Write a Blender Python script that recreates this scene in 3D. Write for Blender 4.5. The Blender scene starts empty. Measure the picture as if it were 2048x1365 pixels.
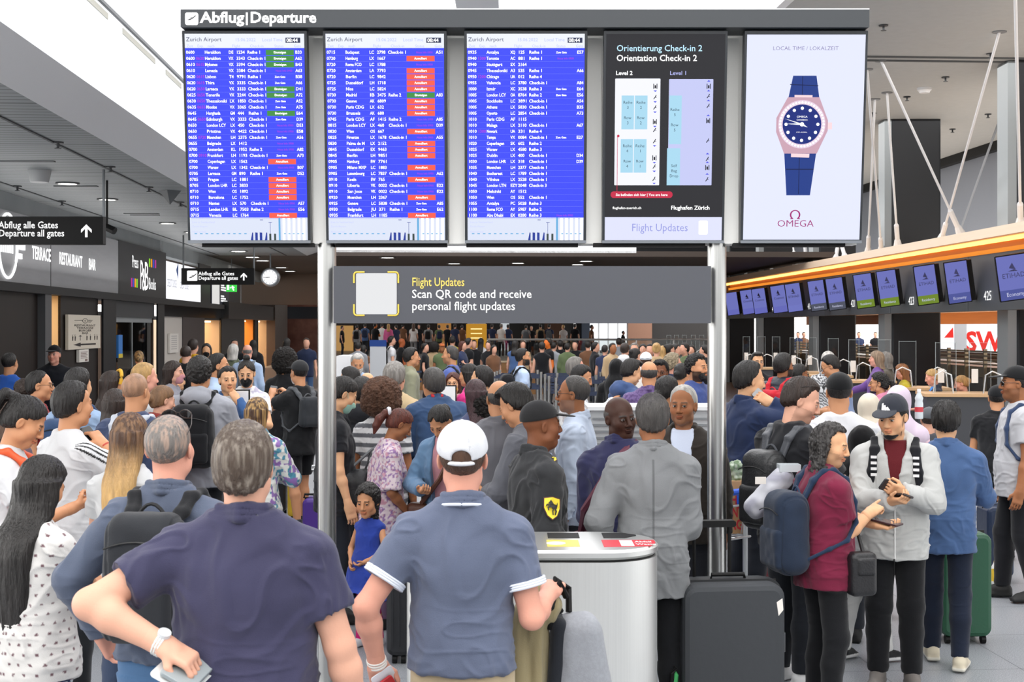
import bpy, math, random
import numpy as np
from mathutils import Vector, Matrix
random.seed(7)
RNG = np.random.default_rng(7)
SC = bpy.context.scene
COL = SC.collection
# ------------------------------------------------------------------ camera, sky, exposure
FPX = 2700.0                       # focal length in pixels of the 2048 px frame
CAMZ, HOR = 2.1, 655.0             # eye height, pixel row of the horizon
THETA = math.radians(3.3)          # hall axis against the camera axis
cam = bpy.data.cameras.new('camera'); camo = bpy.data.objects.new('camera', cam); COL.objects.link(camo)
camo.location = (0, 0, CAMZ); camo.rotation_euler = (math.pi/2, 0, 0)
cam.sensor_width = 36.0; cam.lens = FPX/2048*36.0; cam.shift_y = -(682.5-HOR)/2048
cam.clip_start = 0.1; cam.clip_end = 400
cam.dof.use_dof = True; cam.dof.focus_distance = 10.5; cam.dof.aperture_fstop = 10.0
SC.camera = camo
w = bpy.data.worlds.new('sky'); SC.world = w; w.use_nodes = True
bg = w.node_tree.nodes['Background']; bg.inputs[0].default_value = (1.0, 0.985, 0.965, 1); bg.inputs[1].default_value = 2.75
SC.view_settings.view_transform = 'Standard'; SC.view_settings.look = 'None'
SC.view_settings.gamma = 1.0; SC.view_settings.exposure = 0.35; SC.view_settings.use_curve_mapping = False
SC.cycles.max_bounces = 6; SC.cycles.diffuse_bounces = 4; SC.cycles.glossy_bounces = 3
SC.cycles.transmission_bounces = 4; SC.cycles.transparent_max_bounces = 24
SC.cycles.caustics_reflective = False; SC.cycles.caustics_refractive = False
SC.cycles.sample_clamp_indirect = 6.0

# ------------------------------------------------------------------ small helpers
def lin(c):
    if isinstance(c, str):
        c = c.lstrip('#'); c = ''.join(q*2 for q in c) if len(c) == 3 else c; c = tuple(int(c[i:i+2], 16)/255 for i in (0, 2, 4))
    return tuple((x/12.92 if x <= .04045 else ((x+.055)/1.055)**2.4) for x in c[:3])
def X_(px, s): return (px-1024.0)/s
def Y_(s): return FPX/s
def Z_(py, s): return CAMZ-(py-HOR)/s
def HW(u, v, z=0.0):
    c, s = math.cos(THETA), math.sin(THETA)
    return (u*c-v*s, u*s+v*c, z)
MATS = {}
def mat(name, col=(.5, .5, .5), rough=.6, metal=0.0, emit=None, estr=1.0, spec=.5, bump=None, noise=None, coat=0.0):
    """plain principled material; bump=(scale, strength), noise=(scale, second colour, stretch)"""
    if name in MATS: return MATS[name]
    m = bpy.data.materials.new(name); m.use_nodes = True; nt = m.node_tree; b = nt.nodes['Principled BSDF']
    lc = lin(col)
    b.inputs['Base Color'].default_value = (*lc, 1); b.inputs['Roughness'].default_value = rough
    b.inputs['Metallic'].default_value = metal; b.inputs['Specular IOR Level'].default_value = spec
    if coat: b.inputs['Coat Weight'].default_value = coat
    if emit is not None:
        b.inputs['Emission Color'].default_value = (*lin(emit), 1); b.inputs['Emission Strength'].default_value = estr
    if noise or bump:
        tc = nt.nodes.new('ShaderNodeTexCoord')
    if noise:
        mp = nt.nodes.new('ShaderNodeMapping'); mp.inputs['Scale'].default_value = noise[2] if len(noise) > 2 else (1, 1, 1)
        n = nt.nodes.new('ShaderNodeTexNoise'); n.inputs['Scale'].default_value = noise[0]; n.inputs['Detail'].default_value = 4
        mx = nt.nodes.new('ShaderNodeMix'); mx.data_type = 'RGBA'
        mx.inputs['A'].default_value = (*lc, 1); mx.inputs['B'].default_value = (*lin(noise[1]), 1)
        nt.links.new(tc.outputs['Object'], mp.inputs['Vector']); nt.links.new(mp.outputs[0], n.inputs['Vector'])
        nt.links.new(n.outputs[0], mx.inputs['Factor']); nt.links.new(mx.outputs['Result'], b.inputs['Base Color'])
    if bump:
        n2 = nt.nodes.new('ShaderNodeTexNoise'); n2.inputs['Scale'].default_value = bump[0]; n2.inputs['Detail'].default_value = 3
        bp = nt.nodes.new('ShaderNodeBump'); bp.inputs['Strength'].default_value = bump[1]; bp.inputs['Distance'].default_value = .01
        nt.links.new(tc.outputs['Object'], n2.inputs['Vector']); nt.links.new(n2.outputs[0], bp.inputs['Height']); nt.links.new(bp.outputs[0], b.inputs['Normal'])
    MATS[name] = m; return m
def mat_attr(name, rough=.8, bump=None, spec=.3, stretch=(1, 1, 1), sheen=0.0, metal=0.0, sss=0.0):
    """principled material that takes its colour from the mesh's own point colours"""
    if name in MATS: return MATS[name]
    m = mat(name, (.5, .5, .5), rough, metal, spec=spec); nt = m.node_tree; b = nt.nodes['Principled BSDF']
    a = nt.nodes.new('ShaderNodeAttribute'); a.attribute_name = 'Col'
    nt.links.new(a.outputs['Color'], b.inputs['Base Color'])
    if sheen: b.inputs['Sheen Weight'].default_value = sheen
    if bump:
        tc = nt.nodes.new('ShaderNodeTexCoord'); mp = nt.nodes.new('ShaderNodeMapping'); mp.inputs['Scale'].default_value = stretch
        n2 = nt.nodes.new('ShaderNodeTexNoise'); n2.inputs['Scale'].default_value = bump[0]; n2.inputs['Detail'].default_value = 3
        bp = nt.nodes.new('ShaderNodeBump'); bp.inputs['Strength'].default_value = bump[1]; bp.inputs['Distance'].default_value = .01
        nt.links.new(tc.outputs['Object'], mp.inputs['Vector']); nt.links.new(mp.outputs[0], n2.inputs['Vector'])
        nt.links.new(n2.outputs[0], bp.inputs['Height']); nt.links.new(bp.outputs[0], b.inputs['Normal'])
    return m
def emis(name, col, strength=1.0):
    return mat(name, (0, 0, 0), .6, emit=col, estr=strength, spec=.2)
def glass(name, tint=(1, 1, 1), refl=.12, rough=.02, flat=None):
    if name in MATS: return MATS[name]
    m = bpy.data.materials.new(name); m.use_nodes = True; nt = m.node_tree; nt.nodes.clear()
    o = nt.nodes.new('ShaderNodeOutputMaterial'); t = nt.nodes.new('ShaderNodeBsdfTransparent'); g = nt.nodes.new('ShaderNodeBsdfGlossy')
    t.inputs[0].default_value = (*tint, 1); g.inputs['Roughness'].default_value = rough; g.inputs[0].default_value = (.6, .6, .6, 1)
    f = nt.nodes.new('ShaderNodeFresnel'); f.inputs[0].default_value = 1.45
    mm = nt.nodes.new('ShaderNodeMath'); mm.operation = 'MULTIPLY_ADD'; mm.inputs[1].default_value = 1.0; mm.inputs[2].default_value = refl*.3
    x = nt.nodes.new('ShaderNodeMixShader')
    nt.links.new(f.outputs[0], mm.inputs[0]); nt.links.new(mm.outputs[0], x.inputs[0])
    if flat is not None: nt.links.remove(x.inputs[0].links[0]); x.inputs[0].default_value = flat
    nt.links.new(t.outputs[0], x.inputs[1]); nt.links.new(g.outputs[0], x.inputs[2])
    nt.links.new(x.outputs[0], o.inputs[0]); MATS[name] = m; return m

def tag(o, label=None, cat=None, group=None, kind=None):
    if label: o['label'] = label
    if cat: o['category'] = cat
    if group: o['group'] = group
    if kind: o['kind'] = kind
    return o
def empty(name, loc=(0, 0, 0), rz=0.0, label=None, cat=None, group=None, rot=None):
    o = bpy.data.objects.new(name, None); COL.objects.link(o); o.location = loc
    o.rotation_euler = rot if rot else (0, 0, rz); o.empty_display_size = .1
    return tag(o, label, cat, group)
def mesh_obj(name, V, Fc, m, parent=None, smooth=False, cols=None, tris=None):
    me = bpy.data.meshes.new(name)
    if isinstance(Fc, np.ndarray):
        V = np.asarray(V, np.float32); n = len(Fc); k = Fc.shape[1]
        me.vertices.add(len(V)); me.vertices.foreach_set('co', V.ravel())
        me.loops.add(n*k); me.loops.foreach_set('vertex_index', Fc.astype(np.int32).ravel())
        me.polygons.add(n); me.polygons.foreach_set('loop_start', np.arange(0, n*k, k, dtype=np.int32))
        me.update(calc_edges=True)
    else:
        me.from_pydata([tuple(map(float, v)) for v in V], [], Fc); me.update()
    if smooth: me.polygons.foreach_set('use_smooth', [True]*len(me.polygons))
    if cols is not None:
        ca = me.color_attributes.new('Col', 'FLOAT_COLOR', 'POINT')
        c4 = np.ones((len(V), 4), np.float32); c4[:, :3] = cols; ca.data.foreach_set('color', c4.ravel())
    if m is not None: me.materials.append(m)
    o = bpy.data.objects.new(name, me); COL.objects.link(o)
    if parent is not None: o.parent = parent
    return o
class MB:
    """collects simple solids and links them as one mesh object"""
    def __init__(s): s.V = []; s.F = []; s.S = False
    def add(s, V, F):
        o = len(s.V); s.V += [tuple(v) for v in V]; s.F += [tuple(i+o for i in f) for f in F]; return s
    def box(s, x0, x1, y0, y1, z0, z1):
        V = [(x0, y0, z0), (x1, y0, z0), (x1, y1, z0), (x0, y1, z0), (x0, y0, z1), (x1, y0, z1), (x1, y1, z1), (x0, y1, z1)]
        return s.add(V, [(0, 3, 2, 1), (4, 5, 6, 7), (0, 1, 5, 4), (1, 2, 6, 5), (2, 3, 7, 6), (3, 0, 4, 7)])
    def rbox(s, x0, x1, y0, y1, z0, z1, r=.02, ax='z', n=5):
        """box with rounded edges along one axis"""
        a = {'x': (1, 2, 0), 'y': (0, 2, 1), 'z': (0, 1, 2)}[ax]; lo = (x0, y0, z0); hi = (x1, y1, z1)
        p = []
        for cx, cy, a0 in ((hi[a[0]]-r, hi[a[1]]-r, 0), (lo[a[0]]+r, hi[a[1]]-r, 90), (lo[a[0]]+r, lo[a[1]]+r, 180), (hi[a[0]]-r, lo[a[1]]+r, 270)):
            for i in range(n+1):
                t = math.radians(a0+90*i/n); p.append((cx+r*math.cos(t), cy+r*math.sin(t)))
        return s.prism(p, lo[a[2]], hi[a[2]], a)
    def prism(s, poly, t0, t1, a=(0, 1, 2)):
        n = len(poly); V = []
        for t in (t0, t1):
            for q in poly:
                v = [0, 0, 0]; v[a[0]], v[a[1]], v[a[2]] = q[0], q[1], t; V.append(v)
        F = [tuple(range(n-1, -1, -1)), tuple(range(n, 2*n))]+[(i, (i+1) % n, n+(i+1) % n, n+i) for i in range(n)]
        return s.add(V, F)
    def tube(s, pts, r, n=8, closed=False):
        pts = [Vector(p) for p in pts]; m = len(pts); V = []
        for i, p in enumerate(pts):
            d = (pts[(i+1) % m]-pts[i-1]) if closed else (pts[min(i+1, m-1)]-pts[max(i-1, 0)])
            d = d.normalized() if d.length > 1e-9 else Vector((0, 0, 1))
            up = Vector((0, 0, 1)) if abs(d.z) < .9 else Vector((0, 1, 0))
            a = d.cross(up).normalized(); b = d.cross(a)
            rr = float(r[i] if isinstance(r, (list, tuple)) else r)
            V += [p+rr*(math.cos(2*math.pi*k/n)*a+math.sin(2*math.pi*k/n)*b) for k in range(n)]
        F = [(i*n+k, i*n+(k+1) % n, ((i+1) % m)*n+(k+1) % n, ((i+1) % m)*n+k) for i in range(m if closed else m-1) for k in range(n)]
        if not closed: F += [tuple(range(n-1, -1, -1)), tuple(range((m-1)*n, m*n))]
        return s.add(V, F)
    def lathe(s, prof, c=(0, 0, 0), n=24, ax='z'):
        V = []; m = len(prof)
        for r, z in prof:
            for k in range(n):
                t = 2*math.pi*k/n; q = (r*math.cos(t), r*math.sin(t), z)
                q = q if ax == 'z' else ((q[0], -q[2], q[1]) if ax == 'y' else (q[2], q[0], q[1]))
                V.append((c[0]+q[0], c[1]+q[1], c[2]+q[2]))
        F = [(i*n+k, i*n+(k+1) % n, (i+1)*n+(k+1) % n, (i+1)*n+k) for i in range(m-1) for k in range(n)]
        F += [tuple(range(n-1, -1, -1)), tuple(range((m-1)*n, m*n))]
        return s.add(V, F)
    def quad(s, a, b, c, d): return s.add([a, b, c, d], [(0, 1, 2, 3)])
    def text(s, body, x, z, size, y=0.0, align='l', off=0.0, sx=1.0, depth=0.0, res=2):
        """lettering standing in the local x-z plane, facing -y; x, z = start of the baseline"""
        V, F = glyphs(body, off, res)
        if not len(V): return s
        wd = V[:, 0].max()
        x0 = x-(0 if align == 'l' else wd*size*sx*(.5 if align == 'c' else 1))
        s.add([(x0+v[0]*size*sx, y, z+v[1]*size) for v in V], F); return s
    def build(s, name, m, parent=None, smooth=False, bevel=0.0, weld=False):
        o = mesh_obj(name, s.V, s.F, m, parent, smooth)
        if bevel:
            md = o.modifiers.new('edge', 'BEVEL'); md.width = bevel; md.segments = 2; md.limit_method = 'ANGLE'
        if smooth:
            try: o.data.set_sharp_from_angle(angle=math.radians(40))
            except Exception: pass
        return o
_G = {}
def glyphs(body, off=0.0, res=2):
    k = (body, off, res)
    if k not in _G:
        c = bpy.data.curves.new('lettering', 'FONT'); c.body = body; c.size = 1; c.resolution_u = res; c.offset = off; c.fill_mode = 'FRONT'
        o = bpy.data.objects.new('lettering', c)
        me = bpy.data.meshes.new_from_object(o)
        V = np.array([tuple(v.co[:2]) for v in me.vertices]) if len(me.vertices) else np.zeros((0, 2))
        F = [tuple(p.vertices) for p in me.polygons]
        bpy.data.objects.remove(o); bpy.data.curves.remove(c); bpy.data.meshes.remove(me); _G[k] = (V, F)
    return _G[k]
def struct(o, group=None):
    o['kind'] = 'structure'; o.rotation_euler = (0, 0, THETA); return o
def copy_tree(o, parent=None):
    c = o.copy(); COL.objects.link(c)
    if parent is not None: c.parent = parent
    for ch in o.children: copy_tree(ch, c)
    return c
# ------------------------------------------------------------------ sculpting: signed distance fields turned into quads
def vnoise(P, seed=0):
    P = np.asarray(P, np.float32); i = np.floor(P).astype(np.int64); f = P-i; f = f*f*(3-2*f)
    r = np.zeros(len(P), np.float32)
    for dx in (0, 1):
        for dy in (0, 1):
            for dz in (0, 1):
                h = ((i[:, 0]+dx)*374761393+(i[:, 1]+dy)*668265263+(i[:, 2]+dz)*1274126177+seed*97531) & 0xffffffff
                h = ((h ^ (h >> 13))*1103515245) & 0xffffffff; h = (h ^ (h >> 16)) & 0xffff
                wt = (f[:, 0] if dx else 1-f[:, 0])*(f[:, 1] if dy else 1-f[:, 1])*(f[:, 2] if dz else 1-f[:, 2])
                r += wt*(h/32767.5-1)
    return r
def rotm(yaw=0, pitch=0, roll=0):
    """yaw to the right, pitch down, roll to the right shoulder, in degrees, of something that faces +y"""
    return np.array(Matrix.Rotation(math.radians(-yaw), 3, 'Z') @ Matrix.Rotation(math.radians(-pitch), 3, 'X') @ Matrix.Rotation(math.radians(roll), 3, 'Y'))
class Field:
    def __init__(s, lo, hi, h):
        s.h = h; s.lo = np.array(lo, float)-3*h; hi = np.array(hi, float)+3*h
        s.n = np.ceil((hi-s.lo)/h).astype(int)+1
        s.D = np.full(s.n, 1.0, np.float32); s.ax = [(s.lo[i]+h*np.arange(s.n[i])).astype(np.float32) for i in range(3)]
    def win(s, lo, hi):
        a = np.clip(np.floor((np.array(lo)-s.lo)/s.h).astype(int), 0, s.n); b = np.clip(np.ceil((np.array(hi)-s.lo)/s.h).astype(int)+1, 0, s.n)
        if np.any(b <= a): return None
        sl = tuple(slice(a[i], b[i]) for i in range(3))
        return sl, s.ax[0][sl[0]][:, None, None], s.ax[1][sl[1]][None, :, None], s.ax[2][sl[2]][None, None, :]
    def put(s, sl, d, k, op='u'):
        A = s.D[sl]
        if op == 'u':
            B = np.minimum(A, d)
            if k > 0: hh = np.maximum(k-np.abs(A-d), 0)/k; B = B-hh*hh*k*.25
        elif op == 's':
            B = np.maximum(A, -d)
            if k > 0: hh = np.maximum(k-np.abs(A+d), 0)/k; B = B+hh*hh*k*.25
        else:
            B = np.maximum(A, d)
            if k > 0: hh = np.maximum(k-np.abs(A-d), 0)/k; B = B+hh*hh*k*.25
        s.D[sl] = B
    def cone(s, p, q, r1, r2=None, k=.02, op='u', flat=False, sq=None):
        """tapered limb; flat cuts its far end square"""
        r2 = r1 if r2 is None else r2; p = np.array(p, float); q = np.array(q, float); m = max(r1, r2)+k+2*s.h+.004
        w_ = s.win(np.minimum(p, q)-m, np.maximum(p, q)+m)
        if w_ is None: return s
        sl, x, y, z = w_; d = q-p; L2 = float(d@d)+1e-12
        t0 = ((x-p[0])*d[0]+(y-p[1])*d[1]+(z-p[2])*d[2])/L2; t = np.clip(t0, 0, 1)
        e = np.sqrt((x-p[0]-t*d[0])**2+(y-p[1]-t*d[1])**2+(z-p[2]-t*d[2])**2)-(r1+(r2-r1)*t)
        if flat: e = np.maximum(e, (t0-1)*math.sqrt(L2))
        s.put(sl, e, k, op); return s
    def chain(s, pts, rs, k=.02, op='u'):
        for i in range(len(pts)-1): s.cone(pts[i], pts[i+1], rs[i], rs[i+1], k, op)
        return s
    def ell(s, c, r, R=None, k=.02, op='u'):
        c = np.array(c, float); r = np.array(r, float); m = r.max()+k+2*s.h+.004
        w_ = s.win(c-m, c+m)
        if w_ is None: return s
        sl, x, y, z = w_; x = x-c[0]; y = y-c[1]; z = z-c[2]
        if R is not None: x, y, z = R[0, 0]*x+R[1, 0]*y+R[2, 0]*z, R[0, 1]*x+R[1, 1]*y+R[2, 1]*z, R[0, 2]*x+R[1, 2]*y+R[2, 2]*z
        k0 = np.sqrt((x/r[0])**2+(y/r[1])**2+(z/r[2])**2); k1 = np.sqrt((x/r[0]**2)**2+(y/r[1]**2)**2+(z/r[2]**2)**2)+1e-9
        s.put(sl, k0*(k0-1)/k1, k, op); return s
    def rbox(s, c, b, r, R=None, k=.01, op='u', tap=0.0):
        """rounded box, half sizes b, corner radius r; tap narrows it towards +z"""
        c = np.array(c, float); b = np.array(b, float); m = np.linalg.norm(b)+k+2*s.h
        w_ = s.win(c-m, c+m)
        if w_ is None: return s
        sl, x, y, z = w_; x = x-c[0]; y = y-c[1]; z = z-c[2]
        if R is not None: x, y, z = R[0, 0]*x+R[1, 0]*y+R[2, 0]*z, R[0, 1]*x+R[1, 1]*y+R[2, 1]*z, R[0, 2]*x+R[1, 2]*y+R[2, 2]*z
        if tap: x = x/(1-tap*z/b[2])
        qx, qy, qz = np.abs(x)-b[0]+r, np.abs(y)-b[1]+r, np.abs(z)-b[2]+r
        e = np.sqrt(np.maximum(qx, 0)**2+np.maximum(qy, 0)**2+np.maximum(qz, 0)**2)+np.minimum(np.maximum(np.maximum(qx, qy), qz), 0)-r
        s.put(sl, e, k, op); return s
    def loft(s, o, R, z, a, b, oy=None, k=.02, op='u', p=2.3, ox=None):
        """stack of ellipses along the local z of frame (o, R)"""
        o = np.array(o, float); z = np.array(z, float); oy = np.zeros(len(z)) if oy is None else np.array(oy, float)
        ox = np.zeros(len(z)) if ox is None else np.array(ox, float)
        zz = np.linspace(z[0], z[-1], 48)
        def sm(v):
            v = np.interp(zz, z, v); kk = np.array([.1, .2, .4, .2, .1]); vv = np.convolve(np.pad(v, 2, 'edge'), kk, 'valid'); return vv
        a, b, oy, ox = sm(a), sm(b), sm(oy), sm(ox)
        ma = max(a.max(), b.max())+np.abs(oy).max()+np.abs(ox).max()+k+2*s.h
        e0 = o+R@np.array([0, 0, z[0]]); e1 = o+R@np.array([0, 0, z[-1]])
        w_ = s.win(np.minimum(e0, e1)-ma, np.maximum(e0, e1)+ma)
        if w_ is None: return s
        sl, x, y, zc = w_; x = x-o[0]; y = y-o[1]; zc = zc-o[2]
        lx = R[0, 0]*x+R[1, 0]*y+R[2, 0]*zc; ly = R[0, 1]*x+R[1, 1]*y+R[2, 1]*zc; lz = R[0, 2]*x+R[1, 2]*y+R[2, 2]*zc
        st = (zz[1]-zz[0]); fi = np.clip((lz-zz[0])/st, 0, len(zz)-1.001); i = fi.astype(np.int32); f = fi-i
        A = a[i]*(1-f)+a[i+1]*f; B = b[i]*(1-f)+b[i+1]*f; OY = oy[i]*(1-f)+oy[i+1]*f; OX = ox[i]*(1-f)+ox[i+1]*f
        q = (np.abs((lx-OX)/A)**p+np.abs((ly-OY)/B)**p)**(1/p)
        e = (q-1)*np.minimum(A, B)
        e = np.maximum(e, np.maximum(z[0]-lz, lz-z[-1]))
        s.put(sl, e.astype(np.float32), k, op); return s
    def plane(s, pt, n, k=0.0, lo=None, hi=None):
        """keep the side the normal points away from"""
        w_ = s.win(s.lo if lo is None else lo, (s.lo+s.h*s.n) if hi is None else hi)
        if w_ is None: return s
        sl, x, y, z = w_; n = np.array(n, float); n = n/np.linalg.norm(n)
        s.put(sl, (x-pt[0])*n[0]+(y-pt[1])*n[1]+(z-pt[2])*n[2], k, 'i'); return s
    def fun(s, lo, hi, fn, k=0.0, op='i'):
        w_ = s.win(lo, hi)
        if w_ is None: return s
        sl, x, y, z = w_; s.put(sl, fn(x, y, z), k, op); return s
    def quads(s, disp=None):
        D = s.D; In = D < 0
        c = np.zeros(tuple(s.n-1), np.int8)
        for a in (0, 1):
            for b in (0, 1):
                for d in (0, 1): c += In[a:s.n[0]-1+a, b:s.n[1]-1+b, d:s.n[2]-1+d]
        ijk = np.argwhere((c > 0) & (c < 8))
        if len(ijk) == 0: return np.zeros((0, 3)), np.zeros((0, 4), int)
        idx = np.full(c.shape, -1, np.int32); idx[ijk[:, 0], ijk[:, 1], ijk[:, 2]] = np.arange(len(ijk))
        cor = np.array([(a, b, d) for a in (0, 1) for b in (0, 1) for d in (0, 1)])
        val = np.stack([D[ijk[:, 0]+q[0], ijk[:, 1]+q[1], ijk[:, 2]+q[2]] for q in cor], 1)
        S = np.zeros((len(ijk), 3), np.float32); N = np.zeros(len(ijk), np.float32)
        for e0 in range(8):
            for e1 in range(e0+1, 8):
                if np.abs(cor[e0]-cor[e1]).sum() != 1: continue
                cr = (val[:, e0] < 0) != (val[:, e1] < 0); t = np.where(cr, val[:, e0]/(val[:, e0]-val[:, e1]+1e-12), 0)
                S += cr[:, None]*(cor[e0]+t[:, None]*(cor[e1]-cor[e0])); N += cr
        V = s.lo+s.h*(ijk+S/np.maximum(N, 1)[:, None])
        Q = []
        for ax in range(3):
            b, d = (ax+1) % 3, (ax+2) % 3
            A = In[tuple(slice(0, -1) if i == ax else slice(1, -1) for i in range(3))]; B = In[tuple(slice(1, None) if i == ax else slice(1, -1) for i in range(3))]
            e = np.argwhere(A != B); o = e.copy(); o[:, b] += 1; o[:, d] += 1
            fl = A[e[:, 0], e[:, 1], e[:, 2]]
            def g(db, dd):
                q = o.copy(); q[:, b] -= db; q[:, d] -= dd; return idx[q[:, 0], q[:, 1], q[:, 2]]
            f = np.stack([g(1, 1), g(0, 1), g(0, 0), g(1, 0)], 1)
            f[~fl] = f[~fl][:, ::-1]; Q.append(f)
        Q = np.concatenate(Q); Q = Q[(Q >= 0).all(1)]
        if disp is not None:
            i = np.clip(np.round((V-s.lo)/s.h).astype(int), 1, s.n-2)
            g = np.stack([D[i[:, 0]+1, i[:, 1], i[:, 2]]-D[i[:, 0]-1, i[:, 1], i[:, 2]], D[i[:, 0], i[:, 1]+1, i[:, 2]]-D[i[:, 0], i[:, 1]-1, i[:, 2]],
                          D[i[:, 0], i[:, 1], i[:, 2]+1]-D[i[:, 0], i[:, 1], i[:, 2]-1]], 1)
            g /= np.linalg.norm(g, axis=1)[:, None]+1e-9
            V = V+g*disp(V)[:, None]
        return V.astype(np.float32), Q
def sculpt(name, F, m, parent, colfn, k=1.0, disp=None):
    V, Q = F.quads(disp)
    if len(Q) == 0: return None
    c = colfn(V) if callable(colfn) else np.tile(np.array(colfn, np.float32), (len(V), 1))
    return mesh_obj(name, V*k, Q, m, parent, True, c)
# ------------------------------------------------------------------ people
SKIN = mat_attr('skin', .5, bump=(160, .08), spec=.28)
SKIN.node_tree.nodes['Principled BSDF'].inputs['Subsurface Weight'].default_value = 0.0
CLOTH = mat_attr('woven_cloth', .85, bump=(380, .25), spec=.15, sheen=.15)
CLOTHS = mat_attr('shiny_cloth', .5, bump=(60, .2), spec=.4)
HAIRM = mat_attr('hair_strands', .42, bump=(170, .8), spec=.45, stretch=(1, 1, .12))
CURLM = mat_attr('curly_hair', .6, bump=(120, 1.0), spec=.3)
LEATH = mat_attr('leather', .42, bump=(90, .25), spec=.5)
SHOEM = mat_attr('shoe_leather', .55, spec=.4)
EYEM = mat_attr('eye_surface', .15, spec=.5)
TONE = {'pale': '#dcb09a', 'fair': '#d3a088', 'rosy': '#d79b86', 'tan': '#c48d68', 'asian': '#d8a67f', 'brown': '#9a6544', 'dbrown': '#75472e', 'dark': '#3d241a', 'olive': '#b98560'}
HC = {'black': '#15110f', 'dkbrown': '#2a1c15', 'brown': '#4a3324', 'ltbrown': '#7d5c3f', 'blonde': '#b8935c', 'grey': '#77736e', 'white': '#bab7b2', 'greybrown': '#5d5046', 'saltpepper': '#3f3c3a', 'auburn': '#4e241a', 'red': '#6a2f1c', 'dyed': '#5a2a2a'}
def tone(t): return np.array(lin(TONE.get(t, t)), np.float32)
def hcol(t): return np.array(lin(HC.get(t, t)), np.float32)
TZ = np.array([.70, .78, .86, .94, 1.04, 1.16, 1.28, 1.37, 1.43, 1.475, 1.505])
TAm = np.array([.150, .158, .168, .165, .152, .158, .170, .176, .150, .085, .060]); TBm = np.array([.1, .104, .118, .115, .106, .110, .118, .112, .088, .065, .055])
TAf = np.array([.160, .168, .178, .165, .132, .138, .152, .155, .130, .075, .052]); TBf = np.array([.1, .108, .122, .112, .094, .1, .108, .1, .08, .058, .05])
ARM = {  # wrist x (outwards), y forward, z, elbow hint (x, y, z), palm normal (x inward = -1), curl
    'down': ((.245, .05, .86), (.3, -.25, 1.1), (-1, 0, 0), .35), 'back': ((.12, -.14, 1.0), (.45, -.15, 1.1), (0, -1, 0), .5),
    'hip': ((.165, -.10, 1.0), (.6, -.12, 1.12), (0, -1, -.2), .6), 'front': ((.07, .30, 1.14), (.45, .02, 1.02), (-.3, 0, 1), .55),
    'phone': ((.05, .31, 1.2), (.40, .03, 1.02), (-.3, -.6, .7), .75), 'ear': ((.135, .09, 1.52), (.30, .35, 1.10), (-1, 0, 0), .7),
    'fold': ((-.06, .19, 1.19), (.42, .08, 1.12), (0, -1, 0), .5), 'strap': ((.13, .17, 1.30), (.42, .05, 1.05), (-.5, -1, 0), .9),
    'carry': ((.26, .06, .84), (.32, -.25, 1.1), (-1, 0, 0), .95), 'push': ((.17, .33, 1.02), (.36, -.1, 1.1), (0, .3, -1), .9),
    'raise': ((.10, .40, 1.42), (.34, .15, 1.15), (-.6, .8, 0), .75), 'chin': ((.06, .17, 1.47), (.3, .2, 1.12), (-.3, -1, .2), .7),
    'point': ((.03, .42, 1.13), (.4, .1, 1.0), (-.2, 0, -1), .75), 'low': ((.15, .2, .95), (.34, -.1, 1.05), (-.8, 0, .2), .6)}
def ik(a, t, l1, l2, pole):
    a, t, pole = (np.array(v, float) for v in (a, t, pole)); d = t-a; L = np.linalg.norm(d); u = d/L
    if L > (l1+l2)*.995: L = (l1+l2)*.995; t = a+u*L
    x = (l1*l1-l2*l2+L*L)/(2*L); hgt = math.sqrt(max(l1*l1-x*x, 1e-6)); p = pole-a; p = p-u*(p@u); p /= np.linalg.norm(p)+1e-9
    return a+u*x+p*hgt, t
def hand_sdf(F, W, d, n, side, curl, point=False, k=.008):
    d = d/np.linalg.norm(d); n = n-d*(n@d); n = n/(np.linalg.norm(n)+1e-9); t = side*np.cross(d, n); R = np.stack([t, n, d], 1)
    F.rbox(W+d*.048, (.039, .0135, .05), .0125, R, k=.015); F.cone(W-d*.02, W+d*.03, .026, .024, k=.02)
    for i, (o, L) in enumerate(((.030, .070), (.0105, .079), (-.0095, .073), (-.029, .058))):
        c = 0.05 if (point and i == 0) else curl*(1+.08*i)
        p = W+d*.09+t*o; al = 0; r = .0092-.0006*i
        for j, (f, b) in enumerate(((.44, 62), (.31, 78), (.25, 50))):
            al += math.radians(b*c); q = p+L*f*(d*math.cos(al)+n*math.sin(al)+t*o*1.2*(1-c)); F.cone(p, q, r, r*.93, k=.004); p = q; r *= .93
    p = W+d*.022+t*.026; q = p+.042*(d*.62+t*(.75-.35*curl)+n*(.2+.5*curl))/1.0; F.cone(p, q, .0135, .0115, k=.012)
    q2 = q+.034*(d*.8+t*(.35-.5*curl)+n*(.15+.6*curl)); F.cone(q, q2, .0110, .0092, k=.004)
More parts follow.
